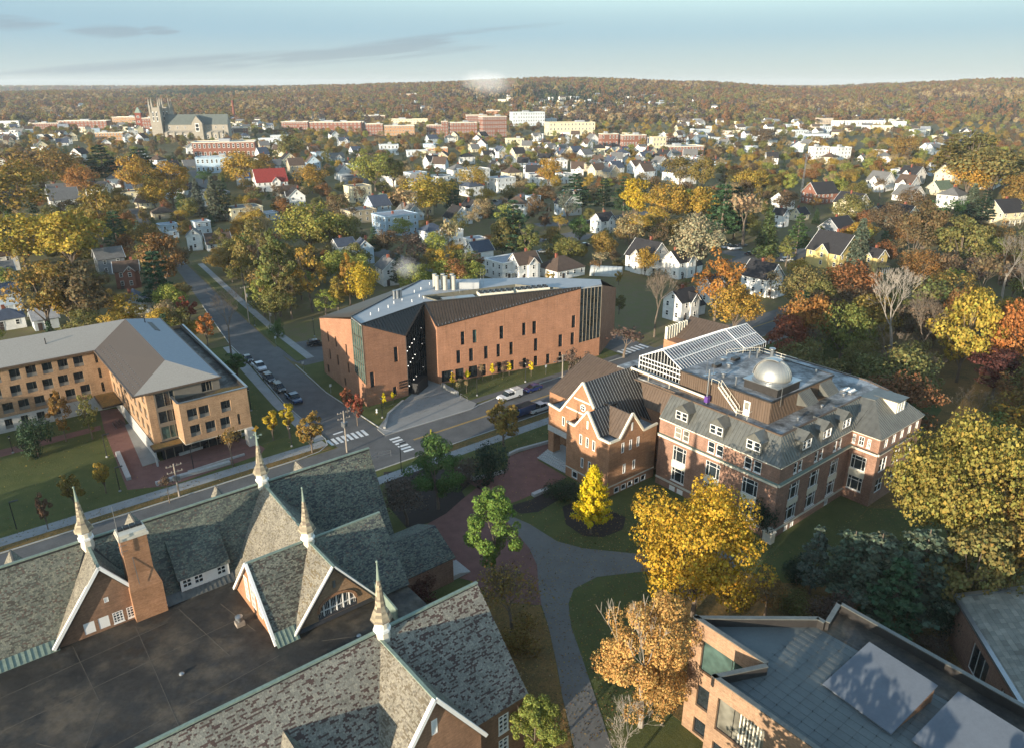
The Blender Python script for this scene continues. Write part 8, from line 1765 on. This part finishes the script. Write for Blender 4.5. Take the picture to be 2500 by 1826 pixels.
def far_houses():
    m=MB(); g=random.Random(3); n=0; cols=[srgb(c) for c in ('e4e2dc','e4e2dc','dcd8cc','cfc6ac','b9c2c8','c9b7a2')]; roofs=[srgb(c) for c in ('4a4848','6d6c6a','5c5046','8d9094')]
    while n<330:
        x0,y0,x1,y1=g.choice([(0,262,900,300),(0,262,900,300),(800,255,1700,295),(800,255,1700,295),(1600,258,2300,312),(900,240,1700,262),(0,300,900,330),(1650,300,2300,360)])
        px,py=g.uniform(x0,x1),g.uniform(y0,y1); x,y,z=T(px,py)
        if any((x-o[0])**2+(y-o[1])**2<(o[2]+7)**2 for o in OCC): continue
        w,d,h=g.uniform(9,14),g.uniform(8,11),g.uniform(5,8); a=R(g.choice((39,20,5,-20))); c_,s_=math.cos(a),math.sin(a); Q=lambda u,v,zz:(x+u*c_-v*s_,y+u*s_+v*c_,z+zz); wc=g.choice(cols); rc=g.choice(roofs); rh=d*.36 if g.random()<.75 else .3
        if g.random()<.12: w*=2.2; h*=1.3; rh=.3
        f=[(-w/2,-d/2),(w/2,-d/2),(w/2,d/2),(-w/2,d/2)]
        for (a0,b0),(a1,b1) in zip(f,f[1:]+f[:1]): m.quad(Q(a0,b0,-1),Q(a1,b1,-1),Q(a1,b1,h),Q(a0,b0,h),col=wc)
        m.quad(Q(-w/2,d/2,h),Q(-w/2,-d/2,h),Q(-w/2,0,h+rh),col=wc); m.quad(Q(w/2,-d/2,h),Q(w/2,d/2,h),Q(w/2,0,h+rh),col=wc); m.quad(Q(-w/2-.3,-d/2-.4,h),Q(w/2+.3,-d/2-.4,h),Q(w/2+.3,0,h+rh),Q(-w/2-.3,0,h+rh),col=rc); m.quad(Q(w/2+.3,d/2+.4,h),Q(-w/2-.3,d/2+.4,h),Q(-w/2-.3,0,h+rh),Q(w/2+.3,0,h+rh),col=rc)
        for k in range(max(2,int(w/3))):
            for zz in (1.6,4.2) if h>5.5 else (1.6,):
                u=-w/2+w*(k+.5)/max(2,int(w/3)); m.quad(Q(u-.5,-d/2-.05,zz),Q(u+.5,-d/2-.05,zz),Q(u+.5,-d/2-.05,zz+1.5),Q(u-.5,-d/2-.05,zz+1.5),col=(.03,.035,.04))
        OCC.append((x,y,.55*max(w,d))); n+=1
    o=m.build('far_houses',M_SLATE); tag(o,'scatter of tiny pale houses at the far edge of town','houses',None,'stuff')
far_houses()
OCCF=[o for o in OCC if o[1]>1050]
forest('hill_forest',hill_pts(),low,'autumn woods covering the hills to the horizon','forest')
# ------------------------------------------------------------------ vehicles
def wheelmesh():
    m=MB(); m.tube((0,-.11,0),(0,.11,0),.34,.34,18); t=m.mesh('tyre',M_RUBBER); m=MB(); m.tube((0,-.115,0),(0,.118,0),.2,.2,12); return t,m.mesh('rim',M_METAL)
WHT,WHR=wheelmesh()
LAMPM=plain('lamp_lens',srgb('dcdcd6')[:3],.2,var=.03); TAILM=plain('tail_lens',srgb('8a1512')[:3],.25,var=.05)
def loft(st,w):
    """st: (x,zlow,zhigh,half width low,half width high)"""
    m=MB(); n=len(st); vs=[]
    for x,zl,zh,hl,hh in st: vs+=[(x,-hl,zl),(x,-hl*1.0,zl+(zh-zl)*.55),(x,-hh,zh),(x,hh,zh),(x,hl*1.0,zl+(zh-zl)*.55),(x,hl,zl)]
    fs=[]
    for i in range(n-1):
        for j in range(6): a=i*6+j; b=i*6+(j+1)%6; fs.append([a,b,b+6,a+6])
    fs+= [list(range(6))[::-1],list(range((n-1)*6,n*6))]; m.add(vs,fs); return m
VEH=[]
def vehicle(kind,x,y,z,rz,col,label):
    o=empty({'pickup':'pickup_truck','capped':'pickup_truck','dump':'dump_truck','van':'van'}.get(kind,'car'),(x,y,z),rz,label,{'pickup':'pickup truck','capped':'pickup truck','dump':'truck','van':'van'}.get(kind,'car')); c=srgb(col)
    L={'pickup':5.8,'capped':5.8,'van':5.6,'dump':7.0,'suv':4.7,'car':4.5}[kind]; h=L/2; W=.92 if kind in('car','suv') else 1.0
    if kind in('pickup','capped'): bd=[(-h,.45,.98,W*.93,W*.9),(-h+.1,.4,1.02,W,W*.96),(.2,.4,1.02,W,W*.96),(1.1,.4,1.05,W,W*.95),(h-.35,.42,1.0,W*.98,W*.9),(h,.5,.85,W*.85,W*.75)]; gh=[(-.75,1.0,1.05,W*.92,W*.9),(-.6,1.0,1.72,W*.92,W*.78),(.75,1.0,1.75,W*.92,W*.78),(1.5,1.0,1.06,W*.92,W*.86)]
    elif kind=='van': bd=[(-h,.45,1.2,W*.96,W),(-h+.1,.4,1.2,W,W),(h-1.4,.4,1.2,W,W),(h-.3,.42,1.05,W*.97,W*.92),(h,.5,.85,W*.88,W*.8)]; gh=[(-h+.05,1.18,1.9,W*.99,W*.88),(h-2.3,1.18,1.98,W*.99,W*.88),(h-1.2,1.18,1.25,W*.97,W*.92)]
    elif kind=='dump': bd=[(-h,.6,1.0,W*1.1,W*1.1),(.8,.6,1.0,W*1.1,W*1.1),(1.0,.55,1.5,W*1.15,W*1.12),(h-1.2,.55,1.5,W*1.15,W*1.05),(h,.55,1.35,W*1.0,W*.9)]; gh=[(1.0,1.45,2.4,W*1.1,W*1.0),(2.0,1.45,2.4,W*1.1,W*1.0),(2.5,1.45,1.55,W*1.1,W*1.0)]
    else:
        hh=1.42 if kind=='car' else 1.66; bd=[(-h,.45,.85,W*.88,W*.82),(-h+.2,.35,.95,W*.98,W*.92),(-.3,.32,.96,W,W*.95),(1.0,.32,.93,W,W*.93),(h-.3,.35,.8,W*.95,W*.85),(h,.45,.65,W*.8,W*.7)]; gh=[(-h+.25 if kind=='suv' else -1.75,.92,1.0,W*.9,W*.86),(-h+.5 if kind=='suv' else -1.05,.92,hh,W*.9,W*.72),(.25,.92,hh,W*.9,W*.74),(1.15,.92,.97,W*.9,W*.85)]
    loft(bd,W).build('body',M_PAINT,o,color=c); 
    g=loft(gh,W).build('windows',M_GLASS,o)
    x0,x1=gh[1][0],gh[-2][0]; zr=gh[1][2]; m=MB(); wt=gh[1][4]; m.box(x0-.02,x1+.04,-wt-.02,wt+.02,zr-.05,zr+.03); m.build('roof',M_PAINT,o,color=c)
    m=MB()
    for s in (-1,1):
        for xx in (x0,(x0+x1)/2,x1): m.bar((xx,s*(W*.93),gh[0][1]+.02),(xx,s*(wt+.01),zr),.09,.04,(0,1,0))
    m.build('pillars',M_PAINT,o,color=c)
    for xx in (-h+1.0,h-.95):
        for s in (-1,1):
            t=bpy.data.objects.new('wheel',WHT); COL.objects.link(t); t.parent=o; t.location=(xx,s*(W-.1),.34); r_=bpy.data.objects.new('rim',WHR); COL.objects.link(r_); r_.parent=t
            if kind=='dump': t.scale=(1.4,1.4,1.4); t.location[2]=.47
    for s in (-1,1):
        m=MB(); m.box(h-.16,h-.02,s*W*.62-.16,s*W*.62+.16,.66,.82); m.build('headlight',LAMPM,o); m=MB(); m.box(-h-.02,-h+.06,s*W*.74-.1,s*W*.74+.1,.7,.95); m.build('tail_light',TAILM,o)
    if kind=='pickup': m=MB(); m.box(-h+.12,-.8,-W*.82,W*.82,.98,1.035); m.build('bed_liner',M_RUBBER,o)
    if kind=='capped': m=MB(); m.box(-h+.08,-.8,-W*.95,W*.95,1.02,1.85); m.build('bed_cap',M_PAINT,o,color=c); m=MB(); [m.bar((-h+.3+k*.6,-W*.9,1.95),(-h+.3+k*.6,W*.9,1.95),.06,.06) for k in range(4)]; [m.bar((-h+.2,s*W*.8,1.93),(.9,s*W*.8,1.93),.07,.09) for s in (-1,1)]; m.build('ladder_rack',M_POLE,o)
    if kind=='dump': m=MB(); m.prism([(-h,-1.15),(.8,-1.15),(.8,1.15),(-h,1.15)],1.05,2.2); m.build('tipper_body',M_PAINT,o,color=c); m=MB(); m.box(-h+.15,.65,-1.0,1.0,2.2,2.22); m.build('bed_liner',M_RUBBER,o)
    return o
def vpx(reg,a,b,kind,rz,col,label):
    px,py=rp(reg,a,b); 
    if py>745: x,y=G(px,py,.02)[:2]; z=.02
    else: x,y,z=T(px,py); z+=.06
    vehicle(kind,x,y,z,R(rz),col,label)
S_=-54
vpx(4,1712,655,'car',S_,'23262b','dark car at the head of the parked row on the side street'); vpx(4,1792,708,'pickup',S_,'d9dadc','white pickup parked on the side street beside the residence hall'); vpx(4,1860,790,'suv',S_,'26282c','black car directly below the parked white pickup'); vpx(4,1930,855,'suv',S_,'2a2620','dark brown car between the black car and the blue pickup'); vpx(4,2030,925,'pickup',S_,'2c3e5c','dark blue pickup at the near end of the parked row')
vpx(5,1368,935,'capped',219,'dfe0e0','white pickup with capped bed and ladder rack on the main road'); vpx(5,1508,888,'car',219,'26346b','blue hatchback parked behind the white capped pickup'); vpx(5,1425,1045,'dump',219,'22355c','dark blue tipper truck partly behind the ochre verge tree'); vpx(5,1553,1010,'pickup',39,'d2d3d2','white open-bed pickup passing the annex')
vpx(4,2185,548,'suv',20,'2b2d30','dark car on the driveway behind the science building')
for i,(reg,a,b,k,rz,c,l) in enumerate([(2,990,868,'car',20,'cfcac0','pale car parked by the white three-decker'),(2,1020,866,'car',20,'33332f','dark car beside the pale car at the three-decker'),(2,1345,1118,'car',-50,'2b3550','blue car, left of three in the small lot'),(2,1372,1114,'car',-50,'d4d5d6','white car, middle of three in the small lot'),(2,1402,1110,'car',-50,'26282c','black car, right of three in the small lot'),(2,1322,1180,'car',20,'9fa5a8','silver car alone in front of the small lot'),(2,1580,1138,'car',20,'2f3238','dark car below the dark green street tree'),(2,1520,992,'car',10,'24262a','dark car on the street left of the white house'),(2,1600,1000,'car',10,'3a3a3c','grey car beside the white house with black roof'),(3,448,1152,'van',15,'dedfdf','left of two white vans'),(3,487,1162,'van',15,'dcdcdc','right of two white vans'),(3,580,1195,'car',25,'33373c','dark car in front of the white vans'),(3,805,1232,'suv',20,'d8d8d8','white car at the corner by the orange bush'),(3,830,1170,'car',40,'2d2f35','dark car on the far street'),(3,530,1140,'car',25,'5a6068','grey car behind the white vans')]): vpx(reg,a,b,k,rz,c,l)
# ------------------------------------------------------------------ street furniture
def base(reg,a,b): px,py=rp(reg,a,b); return (*G(px,py)[:2],.1) if py>745 else T(px,py)
def hgt(p,reg,a,b):
    top=rp(reg,a,b)[1]; lo,hi=.3,40
    for _ in range(40):
        mid_=(lo+hi)/2
        if proj((p[0],p[1],p[2]+mid_))[1]>top: lo=mid_
        else: hi=mid_
    return lo
def pole(reg,a,b,bt,label,arms=1,trans=0,lamp=False,rz=A0):
    p=base(reg,a,b); H=hgt(p,reg,a,bt); o=empty('utility_pole',p,rz,label,'utility pole'); m=MB(); m.tube((0,0,-.5),(0,0,H),.17,.11,8); m.build('post',M_POLE,o)
    for k in range(arms): m=MB(); z=H-.4-k*1.1; m.box(-1.2,1.2,-.06,.06,z-.06,z+.06); x=m.build('crossarm',M_POLE,o); m=MB(); [m.lathe([(.06,z+.06),(.09,z+.16),(.03,z+.28)],(t,0),6) for t in (-1.1,-.5,.5,1.1)]; m.build('insulators',M_POLE,o,parent=x)
    for k in range(trans): t=2.1*k; m=MB(); m.lathe([(.05,H-3.2),(.26,H-3.15),(.26,H-2.3),(.1,H-2.2)],(.38*math.cos(t),.38*math.sin(t)),10); m.build('transformer',M_METAL,o)
    if lamp: m=MB(); m.tube((0,0,H-1.6),(-1.3,0,H-1.1),.04,.04,6); m.tube((-1.3,0,H-1.1),(-2.2,0,H-1.15),.04,.04,6); m.box(-2.7,-2.1,-.12,.12,H-1.25,H-1.1); m.build('lamp_arm',M_METAL,o)
    return o,H
POLES=[pole(5,370,1265,1010,'utility pole with three transformers at the crosswalk corner',2,3),pole(1,0,0,0,'x') if 0 else pole(4,1240,1590,1360,'utility pole with transformer in front of the brick plaza',2,2),pole(4,1722,398,140,'leaning utility pole on the corner lawn',1,1),pole(4,1868,400,272,'short utility pole right of the leaning one',1,1),pole(5,1690,848,668,'utility pole carrying a curved street lamp by the annex',2,0,True),pole(2,985,905,768,'utility pole beside the street tenements'),pole(2,1357,968,872,'utility pole in front of the small lot'),pole(3,823,1252,1135,'utility pole beside the corner parking')]
def wire(a,b,sag=1.0,label=None):
    A=np.array(a);B=np.array(b); m=MB(); n=10; P=[A+(B-A)*i/n-np.array([0,0,sag*4*(i/n)*(1-i/n)]) for i in range(n+1)]
    for p,q in zip(P,P[1:]): m.tube(p,q,.018,.018,3,False)
    o=m.build('power_line',M_BLACK); tag(o,label,'cable')
def ptop(k): o,H=POLES[k]; return (o.location[0],o.location[1],o.location[2]+H-.3)
wire(ptop(0),ptop(1),1.2,'sagging power line along the main road by the slate hall'); wire(ptop(0),ptop(4),1.5,'power line from the crosswalk pole to the annex pole'); wire(ptop(0),ptop(2),1.6,'power line crossing the side street to the corner lawn'); wire(ptop(2),ptop(3),.6,'short power line between the two corner-lawn poles')
def lamp(reg,a,b,bt,label,arm=False):
    p=base(reg,a,b); H=hgt(p,reg,a,bt); o=empty('street_lamp',p,A0,label,'street lamp','black campus lamp posts'); m=MB(); m.tube((0,0,-.1),(0,0,H),.075,.06,8); m.build('post',M_BLACK,o); m=MB(); m.lathe([(.22,0),(.22,.18),(.09,.3)],(0,0),10); m.build('base',M_CONC,o)
    m=MB()
    if arm: m.box(-.05,1.1,-.16,.16,H-.02,H+.08)
    else: m.lathe([(.12,H),(.26,H+.12),(.26,H+.16),(.08,H+.3)],(0,0),12)
    m.build('lantern',M_BLACK,o)
    m=MB(); m.box(.55 if arm else -.1,.95 if arm else .1,-.1,.1,H-.06,H-.022) if arm else m.lathe([(.1,H-.12),(.13,H),(.1,H)],(0,0),8); m.build('lens',LAMPM,o)
for q in [(4,92,1290,1180,'lamp post on the lawn before the dormitory wing'),(4,740,1320,1165,'lamp post with arm beside the brick walk',True),(4,830,1555,1390,'lamp post with arm at the lawn corner by the bench',True),(4,1340,1412,1250,'lamp post with arm on the brick plaza',True),(4,2015,1245,1112,'lamp post beside the slim yellow saplings'),(5,588,1058,935,'lamp post by the science building sign'),(5,1168,922,815,'lamp post with arm on the science lawn by the road',True),(5,1465,838,722,'lamp post on the science lawn near the annex'),(5,705,1398,1212,'tall lamp post near the slate hall corner',True),(5,1018,878,770,'lamp post at the plaza edge of the science building'),(4,1735,1000,850,'lamp post beside the cantilevered brick box'),(4,2172,490,370,'lamp post at the driveway'),(4,1760,415,350,'lamp post on the corner path')]: lamp(*q)
p=G(*rp(1,0,0)) if 0 else G(41,1292); o=empty('street_lamp',(p[0],p[1],.1),A0,'lamp post at the far left sidewalk','street lamp','black campus lamp posts'); m=MB(); m.tube((0,0,-.1),(0,0,4.6),.075,.06,8); m.build('post',M_BLACK,o); m=MB(); m.box(-.05,1.1,-.16,.16,4.55,4.65); m.build('lantern',M_BLACK,o)
def bar_thing(name,pts,w,h,mt,label,cat,z=.1,reg=4):
    P=[G(*rp(reg,*p))[:2] for p in pts]; c=np.mean(np.array(P),axis=0); o=empty(name,(c[0],c[1],z),0,label,cat); 
    for i,(a,b) in enumerate(zip(P,P[1:])):
        L=np.hypot(*(b-a)); n=max(1,int(L/2.2))
        for k in range(n):
            s=a+(b-a)*(k/n)+(b-a)/L*.02; e=a+(b-a)*((k+1)/n)-(b-a)/L*.02; m=MB(); m.bar((s[0]-c[0],s[1]-c[1],h/2),(e[0]-c[0],e[1]-c[1],h/2),w,h); m.build('stone_block',mt,o)
    return o
bar_thing('granite_bench',[(815,1297),(893,1478)],.75,.55,M_GRANITE,'long straight granite bench on the brick walk','bench',.13)
bar_thing('granite_bench',[(1078,1512),(1240,1462),(1420,1412),(1590,1362)],.8,.5,M_GRANITE,'long granite seat wall along the plaza front','wall',.13)
bar_thing('granite_edge',[(1300,1428),(1480,1370),(1690,1305)],.3,.35,M_GRANITE,'low granite edge of the plaza planter','edging',.13)
bar_thing('granite_edge',[(1240,1310),(1500,1225),(1700,1165)],.4,.5,M_GRANITE,'granite step under the cantilevered box','edging',.13)
bar_thing('plaza_wall',[(955,868),(1050,922)],.5,.9,M_CONC,'concrete plaza wall beside the science lawn','wall',.13,5)
bar_thing('plaza_wall',[(600,1125),(625,1040),(715,960)],.45,.45,M_CONC,'low concrete wall edging the plaza below the sign','wall',.13,5)
bar_thing('court_wall',[(1055,1375),(1140,1440),(1260,1415),(1330,1395)],.4,.55,M_GRANITE,'granite wall round the planted bed by the main road','wall',.12,5)
bar_thing('court_wall',[(1360,1290),(1420,1262),(1610,1210)],.5,.5,M_GRANITE,'granite wall along the upper brick court','wall',.12,5)
bar_thing('granite_bench',[(1510,1540),(1600,1500)],.8,.5,M_GRANITE,'granite bench behind the ginkgo','bench',.13,5)
def railing(pts,reg,h,label):
    P=[G(*rp(reg,*p))[:2] for p in pts]; c=P[0]; o=empty('railing',(c[0],c[1],.1),0,label,'railing')
    for a,b in zip(P,P[1:]):
        L=np.hypot(*(b-a)); n=max(1,int(L/1.4))
        for k in range(n+1): q=a+(b-a)*k/n-c; m=MB(); m.tube((q[0],q[1],0),(q[0],q[1],h),.04,.04,6); m.build('post',M_METAL,o)
        for z in (h,h*.5): m=MB(); m.bar((*(a-c),z),(*(b-c),z),.06,.06); m.build('rail',M_METAL,o)
railing([(520,1330),(560,1310),(640,1290)],5,1.2,'metal railing at the corner of the slate hall'); railing([(1068,935),(1108,958)],5,1.0,'pale hoop rail at the edge of the plaza')
x,y=G(*rp(5,885,1158))[:2]; o=empty('road_sign',(x,y,.02),A0,'yellow flexible crossing sign in the middle of the main road','sign'); m=MB(); m.box(-.14,.14,-.02,.02,.1,1.15); m.build('panel',plain('sign_yellow',srgb('cbbf3a')[:3],.5),o); m=MB(); m.box(-.25,.25,-.2,.2,0,.1); m.build('base',M_RUBBER,o)
def sign(reg,a,b,bt,label,col='d6d8d8'):
    p=base(reg,a,b); H=max(1.8,hgt(p,reg,a,bt)); o=empty('street_sign',p,A0,label,'sign'); m=MB(); m.tube((0,0,-.2),(0,0,H),.035,.035,6); m.build('post',M_METAL,o); m=MB(); m.box(-.25,.25,-.03,.0,H-.6,H); m.build('plate',M_TINT,o,color=srgb(col))
for q in [(5,272,905,848,'parking sign on the verge below the science building left wall'),(5,103,765,712,'parking sign at the bend of the side-street kerb'),(5,455,1048,1000,'white sign beside the lower red maple'),(5,1590,790,732,'white sign on the science lawn by the road'),(4,1908,560,485,'street sign on the corner lawn')]: sign(*q)
p=G(*rp(5,553,1025)); o=empty('fire_hydrant',(p[0],p[1],.1),0,'pale fire hydrant below the science building sign','hydrant'); m=MB(); m.lathe([(.22,0),(.22,.08),(.14,.1),(.14,.6),(.2,.62),(.2,.68),(.12,.8),(.04,.86)],(0,0),10); m.build('barrel',M_WHITE,o); m=MB(); m.tube((-.26,0,.5),(.26,0,.5),.07,.07,8); m.build('outlets',M_METAL,o)
o=empty('bicycle_rack',(*XY(22.6,150),.14),A0,'bicycle rack with parked bicycles under the residence hall canopy','bicycle rack')
for k in range(5):
    m=MB(); v=k*.7-1.4; [m.tube((math.cos(t)*.33+dx,v,.33+math.sin(t)*.33),(math.cos(t+.52)*.33+dx,v,.33+math.sin(t+.52)*.33),.02,.02,4,False) for dx in (-.5,.5) for t in [i*.5236 for i in range(12)]]; m.bar((-.5,v,.33),(0,v,.75),.03,.03); m.bar((.5,v,.33),(.4,v,.95),.03,.03); m.bar((0,v,.75),(.4,v,.8),.03,.03); m.build('bicycle',M_BLACK,o)
m=MB(); m.bar((-.9,-1.7,.04),(-.9,1.7,.04),.06,.06); m.build('rack_rail',M_METAL,o)
# fallen leaves on the lawns
def litter():
    g=np.random.default_rng(9); P=[]; 
    zones=[(-5,50,119,158,1500,.125),(52,86,44,68,5200,.13),(34,52,38,64,3800,.13),(62,90,70,98,1800,.13),(63,126,117,126,900,.13),(86,125,20,44,3500,.13),(110,200,45,98,5000,.13),(-5,50,114.8,119,700,.135),(60,130,98,102,700,.135)]
    for u0,u1,v0,v1,n,z in zones:
        U=u0+(u1-u0)*g.random(n); V=v0+(v1-v0)*g.random(n); P.append(np.stack([U*c0-V*s0,U*s0+V*c0,np.full(n,z)+g.random(n)*.02],1))
    P=np.concatenate(P); V,T_=leaf_quads(P,np.tile([0,0,1.],(len(P),1)),.2,3,.4,1.2); pal=np.array([srgb(TC[c])[:3] for c in ('ochre','brown','gold','rust','tan')]); T_=T_*pal[g.integers(5,size=len(P))]*.8
    o=bpy.data.objects.new('fallen_leaves',leafmesh('fallen_leaves',[V],[T_])); COL.objects.link(o); tag(o,'brown and ochre leaves fallen on the campus lawns','leaves',None,'stuff')
litter()
# ------------------------------------------------------------------ steam and haze
def steam(name,c,r,dens,label,seed):
    m=MB(); n=14; 
    for j in range(9):
        pass
    vs=[];fs=[]; K=10
    prof=[(math.sin(math.pi*j/K),-math.cos(math.pi*j/K)) for j in range(K+1)]
    m.lathe([(max(.01,a)*1.0,b) for a,b in prof],(0,0),16); o=m.build(name,None) if 0 else None
    def f(nt,N,L,b):
        N.remove(b); pv=N.new('ShaderNodeVolumePrincipled'); pv.inputs['Color'].default_value=(.95,.95,.97,1); pv.inputs['Anisotropy'].default_value=-.25; tc=N.new('ShaderNodeTexCoord'); no=N.new('ShaderNodeTexNoise'); no.inputs['Scale'].default_value=2.6; no.inputs['Detail'].default_value=8; no.inputs['Roughness'].default_value=.6; no.inputs['Distortion'].default_value=.5; mp=N.new('ShaderNodeMapping'); mp.inputs['Location'].default_value=(seed,seed*2,0); L.new(tc.outputs['Object'],mp.inputs[0]); L.new(mp.outputs[0],no.inputs['Vector'])
        ln=N.new('ShaderNodeVectorMath'); ln.operation='LENGTH'; L.new(tc.outputs['Object'],ln.inputs[0]); fo=N.new('ShaderNodeMapRange'); fo.inputs[1].default_value=.2; fo.inputs[2].default_value=1; fo.inputs[3].default_value=.55; fo.inputs[4].default_value=-.45; L.new(ln.outputs['Value'],fo.inputs[0])
        ad=N.new('ShaderNodeMath'); ad.operation='ADD'; L.new(no.outputs[0],ad.inputs[0]); L.new(fo.outputs[0],ad.inputs[1]); rr=N.new('ShaderNodeMapRange'); rr.inputs[1].default_value=.52; rr.inputs[2].default_value=1.1; rr.inputs[3].default_value=0; rr.inputs[4].default_value=dens; L.new(ad.outputs[0],rr.inputs[0]); L.new(rr.outputs[0],pv.inputs['Density']); L.new(pv.outputs[0],N['Material Output'].inputs['Volume'])
    o=m.build(name,mat(name+'_'+str(seed),f)); o.location=c; o.scale=r; tag(o,label,'steam',None,'stuff'); return o
x,y,z=T(*rp(2,985,270)); steam('steam',(x,y,z+48),(110,60,46),.012,'white steam cloud drifting over the downtown hospital',1.3)
p=G(*rp(5,735,200),20); steam('steam',(p[0],p[1],22.5),(5.5,3.0,4.6),.12,'wisp of steam behind the science building roof',4.1)
m=MB(); m.box(-7600,7600,-190,9000,-3,112); 
def hz(nt,N,L,b):
    N.remove(b); pv=N.new('ShaderNodeVolumePrincipled'); pv.inputs['Color'].default_value=(.86,.93,1,1); pv.inputs['Density'].default_value=.000065; pv.inputs['Anisotropy'].default_value=.0; L.new(pv.outputs[0],N['Material Output'].inputs['Volume'])
o=m.build('haze',mat('haze_air',hz)); tag(o,'thin morning haze lying over the whole town','haze',None,'stuff')
# ------------------------------------------------------------------ labels by look and neighbour
ORD=['first','second','third','fourth','fifth','sixth','seventh','eighth','ninth','tenth']
COLW=dict(gold='golden',yellow='yellow',bright='bright yellow',ochre='ochre',orange='orange',rust='rust-coloured',red='red',brown='brown',olive='olive',ygreen='yellow-green',green='green',lime='lime green',tan='tan',pink='pale pinkish',pine='green',dkgreen='dark green',ggreen='grey-green',bark='grey',rbrown='reddish brown',dkred='dark red')
KW=dict(round='broad tree',sparse='thinning tree',ragged='ragged tree',thin='nearly leafless tree',pine='pine',spruce='spruce',small='small tree',column='slim tree',shrub='bush',bare='bare tree',hero_bare='bare tree',hero_pine='pine')
import re
def cut(l,n=1):
    l=l[4:] if l.startswith('the ') else l
    p=re.split(r'( with | behind | beside | in front of | in | left of | right of | above | beside | below | among | under | by | at | on | beyond | between | half | peeping | hard | against )',l)
    return ''.join(p[:2*n-1]).strip()
c1={}
for x,y,l in LAND: c1[cut(l)]=c1.get(cut(l),0)+1
SHORT=[]
for x,y,l in LAND:
    t=cut(l) if c1[cut(l)]==1 else cut(l,2)
    if len(t.split())>8: t=cut(l)
    SHORT.append((x,y,'the '+t))
def trim(t): return t
def relate(items):
    """items: (obj,x,y,descr). give each a label naming its nearest landmark, ordering look-alikes from the left"""
    g={}
    for o,x,y,d in items:
        k=min(range(len(SHORT)),key=lambda i:(SHORT[i][0]-x)**2+(SHORT[i][1]-y)**2); lx,ly,ln=SHORT[k]
        ang=math.atan2(x-lx,1e-6) ; dx,dy=x-lx,y-ly
        rel='right of' if dx>abs(dy)*.8 else 'left of' if -dx>abs(dy)*.8 else 'behind' if dy>0 else 'in front of'
        g.setdefault((d,rel,trim(ln)),[]).append((proj((x,y,0))[0],o))
    for (d,rel,ln),L in g.items():
        L.sort(key=lambda t:t[0])
        for i,(px,o) in enumerate(L):
            lab=f'{d} {rel} {ln}'
            if len(L)>1: lab=(f'{ORD[min(i,9)]} from left, ' )+lab
            if len(lab.split())>16: lab=re.sub(r' with \w+ roof','',lab,count=1)
            w=lab.split(); o['label']=' '.join(w[:16])
relate([(o,x,y,('grey' if k in('bare','hero_bare') else COLW[c])+' '+KW.get(k,'tree')) for o,x,y,z,h,k,c,l in TREES if not l])
relate([(o,x,y,f'{a} {b} house with {r} roof') for o,x,y,a,b,r in INF])
for t in TREES: t[0]['group']='trees and shrubs of the town and campus'
seen={}
for o in list(bpy.data.objects):
    l=o.get('label')
    if l and not o.parent:
        if l in seen:
            seen[l]+=1; w=l.split(); o['label']=' '.join(w[:14]+['number',str(seen[l])]) if 0 else ' '.join((['another']+w)[:16])
        else: seen[l]=1
